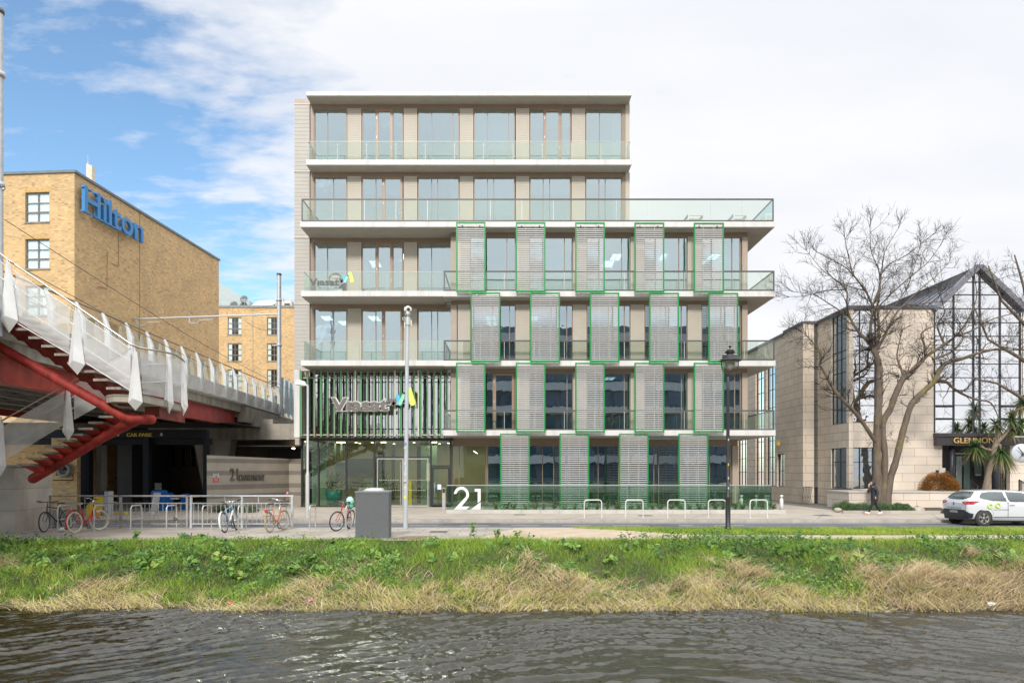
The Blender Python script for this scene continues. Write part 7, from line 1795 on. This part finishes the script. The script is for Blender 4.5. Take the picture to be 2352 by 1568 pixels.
    c.box(BBk.x-.03,BBk.x+.07,-.16,-.07,BBk.z-.18,BBk.z-.155); c.box(BBk.x-.07,BBk.x+.03,.07,.16,BBk.z+.155,BBk.z+.18)
    c.tube([BBk+Vector((0,-.05,.085)), RA+Vector((0,-.05,.035))], .006, 4); c.tube([BBk+Vector((0,-.05,-.085)), RA+Vector((0,-.05,-.035))], .006, 4); new('crank', c, M['black'], r_, local=True)
    if guard:
        gm = mat(lab[:12]+'_guard', guard, .35, var=.05)
        for cen, a0, a1, X_ in ((RA, 20, 215, None), (FA, 35, 150, S)):
            k = MB(); n = 16; vs = []
            for i in range(n+1):
                t_ = R(a0+(a1-a0)*i/n); 
                for w_ in (-.03,.03): vs.append((cen.x+math.cos(t_)*(wr+.022), w_, cen.z+math.sin(t_)*(wr+.022)))
            k.add(vs, [(2*i,2*i+1,2*i+3,2*i+2) for i in range(n)], 0, True)
            if X_: k.xf(X_)
            new('mudguard', k, gm, r_, local=True)
    if rack:
        c = MB()
        for s_ in (-.06,.06): c.tube([(-.26,s_,.72),(-.66,s_,.74)], .007, 5); c.tube([(-.6,s_,.74),(-wb,s_*.9,wr)], .006, 5)
        for x_ in (-.3,-.45,-.62): c.tube([(x_,-.06,.73),(x_,.06,.73)], .006, 5)
        new('rack', c, M['black'], r_, local=True); c = MB(); c.box(-.70,-.66,-.05,.05,.66,.73); new('rear_light', c, mat('rear_red', (.5,.01,.01), .3), r_, local=True)
    if basket:
        c = MB()
        for z_, s_ in ((.80,.85),(.88,.92),(.96,1)): c.tube([(.42,-.17*s_,z_),(.66,-.15*s_,z_),(.66,.15*s_,z_),(.42,.17*s_,z_),(.42,-.17*s_,z_)], .006, 4)
        for i in range(7): y_ = -.15+.05*i; c.tube([(.66,y_,.96),(.65,y_*.85,.80),(.43,y_*.85,.80),(.42,y_,.96)], .004, 4)
        new('basket', c.xf(S), M['black'], r_, local=True); c = MB(); c.tube([(.36,-.25,1.0),(.36,-.29,1.18)], .006, 5); c.ball((.36,-.29,1.23), .05, 6, 0, (.5,1,1.1)); new('mirror', c.xf(S), mat('mirror_pink', (.5,.2,.2), .3), r_, local=True)
    return r_
bicycle('bicycle', 'black bicycle leaning by the granite plinth, front wheel towards the canal', (.012,.014,.016), (-15.93,24.5), (-16.03,23.35), 1.04, 3, 14)
bicycle('bicycle', 'red step-through bicycle with cream tyres', (.50,.015,.015), (-14.82,23.2), (-14.68,24.25), 1.06, -4, -18, (.62,.55,.40), True, (.48,.015,.015), True, False, (.35,.3,.3), 'city', rimc=(.6,.58,.5))
bicycle('bicycle', 'white and pale blue bicycle with white mudguard', (.30,.50,.72), (-9.74,23.2), (-9.78,24.25), 1.05, -7, 8, (.035,.03,.03), False, (.62,.62,.58), False, False, cfr2=(.75,.75,.75))
bicycle('bicycle', 'peach bicycle with front basket and tan tyres', (.68,.30,.16), (-8.2,23.2), (-8.10,24.25), 1.06, -5, -10, (.34,.25,.13), True, None, True, True, bars='city')
bicycle('bicycle', 'red and grey bicycle with black tyres beside the grey cabinet', (.45,.03,.03), (-5.93,24.85), (-6.12,23.75), 1.04, -9, -22, (.04,.04,.04), cfr2=(.55,.55,.55))
c = MB(); x, y = -5.84, 24.6; c.ball((x,y,1.02), .14, 7, 0, (1,1,1.1)); c.ball((x+.03,y-.03,.82), .10, 6, 1, (1,1,.8)); c.v = [tuple(Vector(p_)+Vector((rnd.uniform(-.012,.012),)*3)) for p_ in c.v]
new('saddle_bag', c, [mat('bag_mint', (.35,.65,.52), .4), mat('bag_teal', (.04,.40,.32), .4)], label='mint plastic bag over the saddle of the bicycle by the cabinet', cat='bag')
c = MB(); c.lathe([(.01,0),(.02,0),(.02,.0),(.05,.07),(.055,.16),(.01,.16)], (-15.55,23.6,0), 10); c.ball((-15.5,23.5,.07), .085, 6, 0, (1.3,.9,.8)); new('paper_litter', c, M['white'], label='white crumpled bag on the pavement under the black bicycle', cat='litter')
c = MB(); c.ball((-15.72,23.35,.02), .07, 5, 0, (1.4,.8,.25)); new('paper_litter', c, M['white'], label='flat white paper scrap near the wheel of the black bicycle', cat='litter')

# ================================================================= white car
car = empty('white_car', (X(2330,28.4), 28.4, -.12), 'white hatchback with green round markings, parked at the far kerb', 'car')
D0, D1 = 27.55, 29.25         # near and far flanks
CS = .096; cx = lambda a, d=27.6: X(2163.8+CS*a, d); cz = lambda b, d=27.6: Z(1072.5+CS*b, d)
x_r = X(2188, 28.3); zg = -.12
S_ = 1.0; L0 = X(2222, 27.6)          # rear bumper x at near flank
# side stations along the car: (dx from rear, z_bottom, z_belt, z_roof, half width low, half width belt, half width roof)
cw = .86; yc = (D0+D1)/2
carm = mat('car_white', (.62,.63,.64), .22, 0, var=.01, coat=.8); cgl = mat('car_glass', (.045,.06,.06), .06, 0, var=.2, scale=1.5, spec=1.0)
prof_low = [(0,.42),(.0,.60),(.02,.80),(.06,1.0)]
st = []
# x, sill z, belt z, roof z, width factors
data = [(-.02,.36,.86,.90,.70,.76,.74),(.03,.30,.95,1.02,.80,.84,.74),(.12,.28,1.0,1.14,.84,.86,.70),(.30,.27,1.02,1.33,.855,.865,.63),(.45,.27,1.02,1.40,.86,.865,.61),(.8,.24,1.0,1.43,.86,.865,.60),(1.3,.22,.97,1.45,.86,.865,.60),(1.9,.21,.95,1.45,.86,.865,.60),(2.5,.21,.93,1.40,.86,.865,.60),(2.9,.21,.92,1.27,.86,.86,.62),(3.25,.22,.91,1.02,.86,.85,.66),(3.6,.24,.86,.90,.84,.82,.66),(3.9,.28,.74,.78,.78,.74,.60),(4.05,.36,.6,.62,.66,.62,.5)]
vs = []; rings = 16
for (dx, zs, zb_, zr_, w1, w2, w3) in data:
    ring = [(w1*.9,zs),(w1,zs+.10),(w2*1.0,(zs+zb_)/2+.03),(w2,zb_-.12),(w2*.975,zb_),(w2*.93+w3*.07,zb_+.03),(w3*1.04,zr_-.07),(w3*.9,zr_-.015),(0,zr_+.015)]
    full = ring+[(-a, b) for a, b in reversed(ring[:-1])]
    for a, b in full: vs.append((L0+dx, yc-a, b+zg))
nr = 17; c = MB(); fs = []; ms_ = []
for i in range(len(data)-1):
    for j in range(nr-1): fs.append((i*nr+j, i*nr+j+1, (i+1)*nr+j+1, (i+1)*nr+j))
fs.append(tuple(range(nr))); fs.append(tuple(reversed(range((len(data)-1)*nr, len(data)*nr))))
c.add(vs, fs, 0, True); tmp = new('tmp', c, carm); sb = tmp.modifiers.new('s', 'SUBSURF'); sb.levels = 4
bpy.context.view_layer.update(); me = bpy.data.meshes.new_from_object(tmp.evaluated_get(bpy.context.evaluated_depsgraph_get())); bpy.data.objects.remove(tmp)
def inpoly(px_, pz_, poly):
    r_ = False; j = len(poly)-1
    for i in range(len(poly)):
        (xi, zi), (xj, zj) = poly[i], poly[j]
        if (zi > pz_) != (zj > pz_) and px_ < (xj-xi)*(pz_-zi)/(zj-zi)+xi: r_ = not r_
        j = i
    return r_
P_RS = [(.50,1.13),(.62,1.08),(1.0,1.01),(1.56,.985),(1.53,1.37),(1.0,1.375),(.68,1.33),(.55,1.22)]
P_FS = [(1.66,.98),(2.35,.96),(2.95,.95),(2.6,1.22),(2.3,1.34),(1.64,1.375)]
P_RG = [(0,1.045),(.45,1.055),(.70,1.15),(.62,1.30),(.50,1.375),(0,1.385)]
P_TL = [(.46,.965),(.52,.905),(.64,.865),(.86,.865),(1.02,.905),(1.24,.985),(.92,1.0),(.6,.985)]
P_BI = [(0,.30),(.86,.30),(.98,.34),(.80,.56),(.66,.64),(0,.64)]
groups_ = {}
for p_ in me.polygons:
    ce = p_.center; nn_ = p_.normal; dx, yy_, z_ = ce.x-L0, abs(ce.y-yc), ce.z-zg
    s_ = yy_ if dx < .10+.12*(yy_/.85)**4 else .86+dx-.1
    k_ = 'body'
    if inpoly(s_, z_, P_TL) and dx < .5: k_ = 'tail_lamp'
    elif dx < .62 and abs(nn_.x) > .2 and inpoly(yy_, z_, P_RG): k_ = 'rear_screen'
    elif dx < .3 and inpoly(s_, z_, P_BI): k_ = 'bumper_insert'
    elif abs(nn_.y) > .4 and inpoly(dx, z_, P_RS): k_ = 'rear_side_window'
    elif abs(nn_.y) > .4 and inpoly(dx, z_, P_FS): k_ = 'front_side_window'
    elif 2.75 < dx < 3.3 and abs(nn_.z) > .3 and z_ > 1.0 and yy_ < .6: k_ = 'windscreen'
    if k_ in ('rear_side_window','front_side_window','tail_lamp'): k_ += '+' if ce.y > yc else '-'
    groups_.setdefault(k_, []).append(p_.index)
carp = {}
for k_, ids in groups_.items():
    cc_ = MB(); mp_ = {}; of_ = 0 if k_ == 'body' else .004
    for i in ids:
        f_ = []
        for v_ in me.polygons[i].vertices:
            if v_ not in mp_: mp_[v_] = len(cc_.v); cc_.v.append(tuple(me.vertices[v_].co+me.vertices[v_].normal*-of_))
            f_.append(mp_[v_])
        cc_.f.append(tuple(reversed(f_))); cc_.m.append(0); cc_.s.append(True)
    nm_ = k_.rstrip('+-'); mt_ = {'body': carm, 'tail_lamp': mat('tail_lamp_red', (.50,.012,.02), .15, var=.1, coat=.5), 'bumper_insert': mat('bumper_black', (.025,.025,.03), .5, var=.05)}.get(nm_, cgl)
    carp[k_] = new(nm_, cc_, mt_, car)
# wheel arch + wheels
whx = [L0+.62, L0+.62+2.59]
blk = mat('car_black', (.02,.02,.022), .5, var=.05)
c = MB()
for wx in whx:
    for yy, s_ in ((yc-.868, -1), (yc+.868, 1)):
        n = 22; vs = [(wx, yy+.0*s_, zg+.32)]+[(wx+.355*math.cos(math.pi*2*i/n), yy, zg+.32+.355*math.sin(math.pi*2*i/n)) for i in range(n)]
        vs = [(a, b-.004*-s_*-1, e_) for a, b, e_ in vs]
        c.add(vs, [(0, 1+i, 1+(i+1)%n) for i in range(n)])
new('wheel_arch', c, blk, car)
tyr = mat('car_tyre', (.05,.045,.04), .8, var=.1); alloy = mat('alloy_wheel', (.55,.52,.48), .35, .7, var=.05)
for wx in whx:
    for s_ in (-1, 1):
        yy = yc+s_*.79; c = MB(); c.lathe([(.20,-.09),(.26,-.10),(.30,-.09),(.315,-.05),(.315,.05),(.30,.09),(.26,.10),(.20,.09)], (0,0,0), 30)
        c.f = c.f[:-2]; c.m = c.m[:-2]; c.s = c.s[:-2]
        c.xf(Matrix.Translation((wx, yy, zg+.315))@Matrix.Rotation(R(90),4,'X')); w_ = new('wheel', c, tyr, car)
        c = MB(); yo = yy+s_*.085
        c.torus((wx,yo-s_*.01,zg+.315), .205, .018, (0,1,0), 28, 6); c.torus((wx,yo-s_*.03,zg+.315), .175, .012, (0,1,0), 28, 6)
        for k in range(5):
            for dl in (-.16,.16):
                t_ = R(90+72*k); e_ = Vector((wx+math.cos(t_+dl)*.20, yo, zg+.315+math.sin(t_+dl)*.20)); b_ = Vector((wx+math.cos(t_)*.04, yo, zg+.315+math.sin(t_)*.04)); c.bar(b_, e_, .028, .028, 0, (0,1,0))
        c.ball((wx,yo,zg+.315), .045, 5, 0, (1,.4,1)); new('rim', c, alloy, w_)
        c = MB(); c.lathe([(.01,0),(.2,0),(.2,.01),(.01,.01)], (0,0,0), 24); c.xf(Matrix.Translation((wx, yy+s_*.03, zg+.315))@Matrix.Rotation(R(90),4,'X')); new('brake_disc', c, blk, w_)
# windows on the near and far flank, following the body
def flank(pts, m_, nm, off_=.006, both=True):
    for s_ in ((-1,1) if both else (-1,)):
        c = MB(); vs = []
        for dx, z, w_ in pts: vs.append((L0+dx, yc+s_*(w_+off_), z+zg))
        c.add(vs, [tuple(range(len(vs)))]); new(nm, c, m_, car)
def rear(pts, m_, nm, ofs=-.012, par=None):
    c = MB(); c.add([(L0+ofs, yc+y_, z+zg) for y_, z in pts], [tuple(range(len(pts)))]); return new(nm, c, m_, par or car)
for s_ in (-1,1):
    c = MB(); c.box(L0+.0,L0+.05,yc+s_*.62-.06,yc+s_*.62+.06,.90+zg,.945+zg); new('reflector', c, M['white'], carp['tail_lamp'+('+' if s_ > 0 else '-')])
rear([(-.25,.50),(.25,.50),(.25,.60),(-.25,.60)], mat('number_plate', (.30,.29,.27), .5), 'number_plate', -.035)
c = MB(); c.box(L0-.045,L0-.02,yc-.48,yc+.48,.71+zg,.722+zg); c.prism([(yc-.025,.88+zg),(yc,.94+zg),(yc+.025,.88+zg),(yc,.82+zg)], L0-.05, L0-.02, 0, 'x'); new('rear_trim', c, M['darkrail'], car)
c = MB(); 
for z0, z1, a, b in ((.16,.30,.0,.5),): c.box(L0+.02,L0+.5,yc-.7,yc+.7,.22+zg,.36+zg)
c.box(L0+1.0,L0+3.0,yc-.75,yc+.75,.16+zg,.24+zg); new('underbody', c, blk, car)
# door lines, handle, sill, decals
c = MB(); yn = yc-.872
for dx in (1.60,): c.box(L0+dx-.006,L0+dx+.006,yn-.001,yn+.03,.35+zg,.97+zg)
c.bar((L0+.98,yn+.01,.40+zg),(L0+1.02,yn+.01,.52+zg),.008,.008); c.bar((L0+1.02,yn+.01,.52+zg),(L0+.86,yn+.01,.76+zg),.008,.008); c.box(L0+1.02,L0+3.0,yn-.006,yn+.03,.355+zg,.372+zg); c.box(L0+1.66,L0+1.86,yn-.02,yn+.01,.83+zg,.845+zg)
new('door_line', c, M['darkrail'], car)
dec = mat('decal_lime', (.55,.80,.12), .4, var=0); dk = mat('decal_grey', (.12,.12,.13), .5, var=0)
yn = yc-.878; c = MB()
for dx, z in ((.87,.80),(1.18,.83)):
    n = 24; c.torus((L0+dx, yn, z+zg), .085, .030, (0,1,0), 24, 4, 0, 20 if dx < 1 else 0, 335 if dx < 1 else 360)
c.box(L0+.87,L0+.955,yn-.01,yn+.01,.785+zg,.815+zg); new('decal_letters', c, dec, car)
tt = fit_text('FOR ALL YOUR CAR SHARING', L0+1.0, L0+1.62, .645+zg, .675+zg, yn-.004, .004, .01); new('decal_text', tt, dk, car)
c = MB(); c.tube([(L0+.75,yc,1.46+zg),(L0+.62,yc,1.60+zg)], .006, 5); new('aerial', c, M['black'], car)

# ================================================================= person
per = empty('person', (X(2006,32.6), 32.6, 0), 'person in long black hooded coat walking left and drinking from a white cup', 'person')
PX, PY = X(2007,32.6), 32.6; k = 1.60/1.70
def skin_body(name, chains, mt, parent, sub=2):
    vs, es, rs = [], [], []
    idx = {}
    def vid(p_, r):
        key = tuple(round(a, 4) for a in p_)
        if key not in idx: idx[key] = len(vs); vs.append(p_); rs.append(r)
        return idx[key]
    for ch in chains:
        ids = [vid(p_, r) for p_, r in ch]; es += list(zip(ids[:-1], ids[1:]))
    me = bpy.data.meshes.new(name); me.from_pydata([(PX+a*k, PY+b*k, e_*k) for a, b, e_ in vs], es, []); o = bpy.data.objects.new(name, me); col.objects.link(o)
    md = o.modifiers.new('skin', 'SKIN'); md.use_smooth_shade = True
    for v_, r in zip(me.skin_vertices[0].data, rs):
        v_.radius = (r[0]*k, r[1]*k) if isinstance(r, tuple) else (r*k, r*k)
    me.skin_vertices[0].data[0].use_root = True
    s_ = o.modifiers.new('sub', 'SUBSURF'); s_.levels = sub; s_.render_levels = sub
    me.materials.append(mt); o.parent = parent; o.matrix_parent_inverse = Matrix.Translation(-parent.location); return o
coat = mat('black_puffer', (.018,.02,.026), .5, var=.25, scale=5, bmp=.4, bscale=8); skin = mat('skin', (.50,.29,.21), .5, var=.05); trou = mat('black_trousers', (.010,.010,.014), .8, var=.1)
# facing -x; near side is -y (the left arm of the figure... drinking arm in front)
pel = ((.02,0,.93), .10)
skin_body('body', [[pel, ((.0,0,1.10),.11), ((-.01,0,1.28),.13), ((-.02,0,1.42),.08), ((-.05,0,1.50),.055), ((-.085,0,1.60),.085), ((-.09,0,1.67),.07)]], skin, per)
skin_body('trousers', [[((.02,0,.90), .115), ((.0,-.08,.78),.085), ((-.15,-.09,.47),.062), ((-.31,-.09,.14),.046)], [((.02,0,.90), .115), ((.05,.08,.78),.085), ((.17,.09,.48),.062), ((.40,.09,.15),.046)]], trou, per)
skin_body('coat', [[((.04,0,.60),(.17,.165)), ((.04,0,.80),(.19,.175)), ((.03,0,1.0),(.18,.165)), ((.01,0,1.2),(.175,.16)), ((.0,0,1.36),(.13,.14)), ((-.03,0,1.46),(.08,.08))],
   [((.0,0,1.36),(.13,.14)), ((.03,-.17,1.34),.075), ((.09,-.21,1.10),.066), ((.0,-.22,.93),.052)],
   [((.0,0,1.36),(.13,.14)), ((-.05,.15,1.32),.07), ((-.22,.13,1.13),.066), ((-.235,.05,1.34),.048)]], coat, per)
c = MB()
# hood as a shell open towards the face
n, mm = 16, 10; cen = Vector((-.055,0,1.615)); vs = []
for i in range(mm+1):
    th = math.pi*i/mm*.66     # from the back pole towards the face
    for j in range(n):
        a_ = 2*math.pi*j/n; d_ = Vector((math.cos(th), math.sin(th)*math.cos(a_), math.sin(th)*math.sin(a_))); r_h = .145 if i < mm else .125
        vs.append(cen+Vector((d_.x*.135, d_.y*.125, d_.z*.155)) + (Vector((0,0,-.03)) if d_.z < -.5 else Vector((0,0,0))))
vs = [(PX+p_.x*k, PY+p_.y*k, p_.z*k) for p_ in vs]
c.add(vs, [(i*n+j, i*n+(j+1)%n, (i+1)*n+(j+1)%n, (i+1)*n+j) for i in range(mm) for j in range(n)], 0, True)
o = new('hood', c, coat, per); sm_ = o.modifiers.new('t', 'SOLIDIFY'); sm_.thickness = .025*k; sm_.offset = 1
W_ = lambda a, b, e_: (PX+a*k, PY+b*k, e_*k)
c = MB(); c.ball(W_(-.105,0,1.615), .085*k, 8, 0, (.95,.80,1.15)); c.tube([W_(-.178,0,1.645), W_(-.205,0,1.60), W_(-.185,0,1.59)], [.010*k,.016*k,.010*k], 6)
new('face', c, skin, per)
c = MB()
for s_ in (-.03,.03): c.ball(W_(-.178,s_,1.64), .009*k, 4)
c.tube([W_(-.18,-.02,1.565), W_(-.188,0,1.562), W_(-.18,.02,1.565)], .005*k, 5)
c.ball(W_(-.115,0,1.70), .075*k, 6, 0, (1,.9,.5)); new('hair', c, mat('hair_dark', (.03,.018,.012), .6), per)
# hand with fingers round the cup
c = MB(); h0 = Vector((-.235,.03,1.38)); c.ball(W_(*(h0+Vector((0,-.005,.035)))), .042*k, 6, 0, (.75,.55,1.15))
cup = Vector((-.262,-.015,1.50))
for i in range(4):
    z_ = 1.425+.021*i; L_ = (.9,1.,.97,.85)[3-i]
    c.tube([W_(-.225,.03,z_), W_(-.25,.035*L_,z_+.006), W_(-.292,.012,z_+.008), W_(-.298,-.02*L_,z_+.004)], [.011*k,.010*k,.009*k,.007*k], 6)
c.tube([W_(-.225,.01,1.41), W_(-.222,-.03,1.43), W_(-.245,-.052,1.465)], [.013*k,.011*k,.008*k], 6)
c.ball(W_(-.02,-.215,.905), .04*k, 6, 0, (.8,.6,1.2))
for i in range(4): c.tube([W_(-.045+.018*i,-.215,.88), W_(-.05+.018*i,-.218,.84-.004*i), W_(-.042+.017*i,-.214,.81+.004*abs(i-1))], [.010*k,.009*k,.007*k], 5)
new('hand', c, skin, per)
c = MB(); M_ = Matrix.Translation(W_(-.262,-.01,1.43))@Matrix.Rotation(R(-8),4,'Y'); c.lathe([(.001,0),(.03*k,0),(.042*k,.115*k),(.044*k,.12*k),(.044*k,.135*k),(.038*k,.14*k),(.001,.142*k)], (0,0,0), 16); c.xf(Matrix.Translation(W_(-.262,-.01,1.445))@Matrix.Rotation(R(18),4,'Y')); new('paper_cup', c, M['white'], label='white paper cup held to the mouth of the walking person', cat='cup')
shoe = mat('white_trainer', (.72,.68,.66), .6, var=.05); sole = mat('coral_sole', (.65,.28,.20), .6, var=0)
for sx_, sy_, tz, ang in ((-.36,-.09,.085,14),(.38,.09,.07,-6)):
    c = MB(); T = Matrix.Translation(W_(sx_, sy_, tz))@Matrix.Rotation(R(ang),4,'Y')
    c.ball((-.03*k,0,.02*k), .06*k, 7, 0, (2.2,.75,.75)); c.ball((.06*k,0,.04*k), .05*k, 6, 0, (1,.8,1.1)); c.prism([(-.17*k,-.02*k),(-.12*k,-.05*k),(.09*k,-.05*k),(.11*k,-.02*k),(.09*k,.0),(-.12*k,.0)], -.042*k, .042*k, 1); c.xf(T); new('shoe', c, [shoe, sole], per)
# ================================================================= what stands behind the camera (seen in the glass and water)
ob = empty('opposite_office', (26, -36, 0), 'banded glass and render office across the canal, seen only as a reflection', 'building')
c = MB(); c.box(-8, 40, -60, -36.5, 0, 26); new('wall', c, mat('opp_wall', (.10,.11,.13), .6), ob)
c = MB()
for i in range(6):
    z = 3.4+i*4
    for s_ in range(24):
        x0, x1 = -8+s_*48/24, -8+(s_+1)*48/24; f0, f1 = math.sin(math.pi*((x0+8)%18)/18)*1.6, math.sin(math.pi*((x1+8)%18+1e-4)/18)*1.6
        c.hexa([(x0,-36.5+f0,z),(x1,-36.5+f1,z),(x1,-36.6,z),(x0,-36.6,z),(x0,-36.5+f0,z+1.3),(x1,-36.5+f1,z+1.3),(x1,-36.6,z+1.3),(x0,-36.6,z+1.3)])
new('balcony_band', c, mat('opp_band', (.36,.37,.38), .7), ob)
c = MB()
for i in range(6):
    for x in range(-7, 39, 3): c.box(x, x+2.2, -36.49, -36.4, 1.0+i*4, 3.2+i*4)
new('window_strip', c, mat('opp_glass', (.025,.055,.09), .1, var=.3, scale=.3, spec=.9), ob)
for k_, (x, y, hh_) in enumerate(((-13,-26,13),(-60,-40,13))):
    tr = empty('canal_side_tree', (x,y,0), ['tall bare tree on the near bank, reflected in the entrance glass','bare tree farther along the near bank, seen only in reflection','smaller bare tree close behind the viewer, seen only in reflection'][k_], 'tree', 'bare trees behind the viewer')
    c = MB(); q = random.Random(40+k_); c.tube([(x,y,0),(x+.2,y,hh_*.25),(x-.1,y,hh_*.5)], [.3,.22,.12], 10)
    for i in range(7): twigs(c, (x,y,hh_*q.uniform(.3,.5)), (q.uniform(-1,1),q.uniform(-1,1),q.uniform(.3,1.2)), hh_*.24, .07, 0, q, 2, .25)
    new('trunk', c, bpy.data.materials['bark'], tr)
print('objects', len(bpy.data.objects))
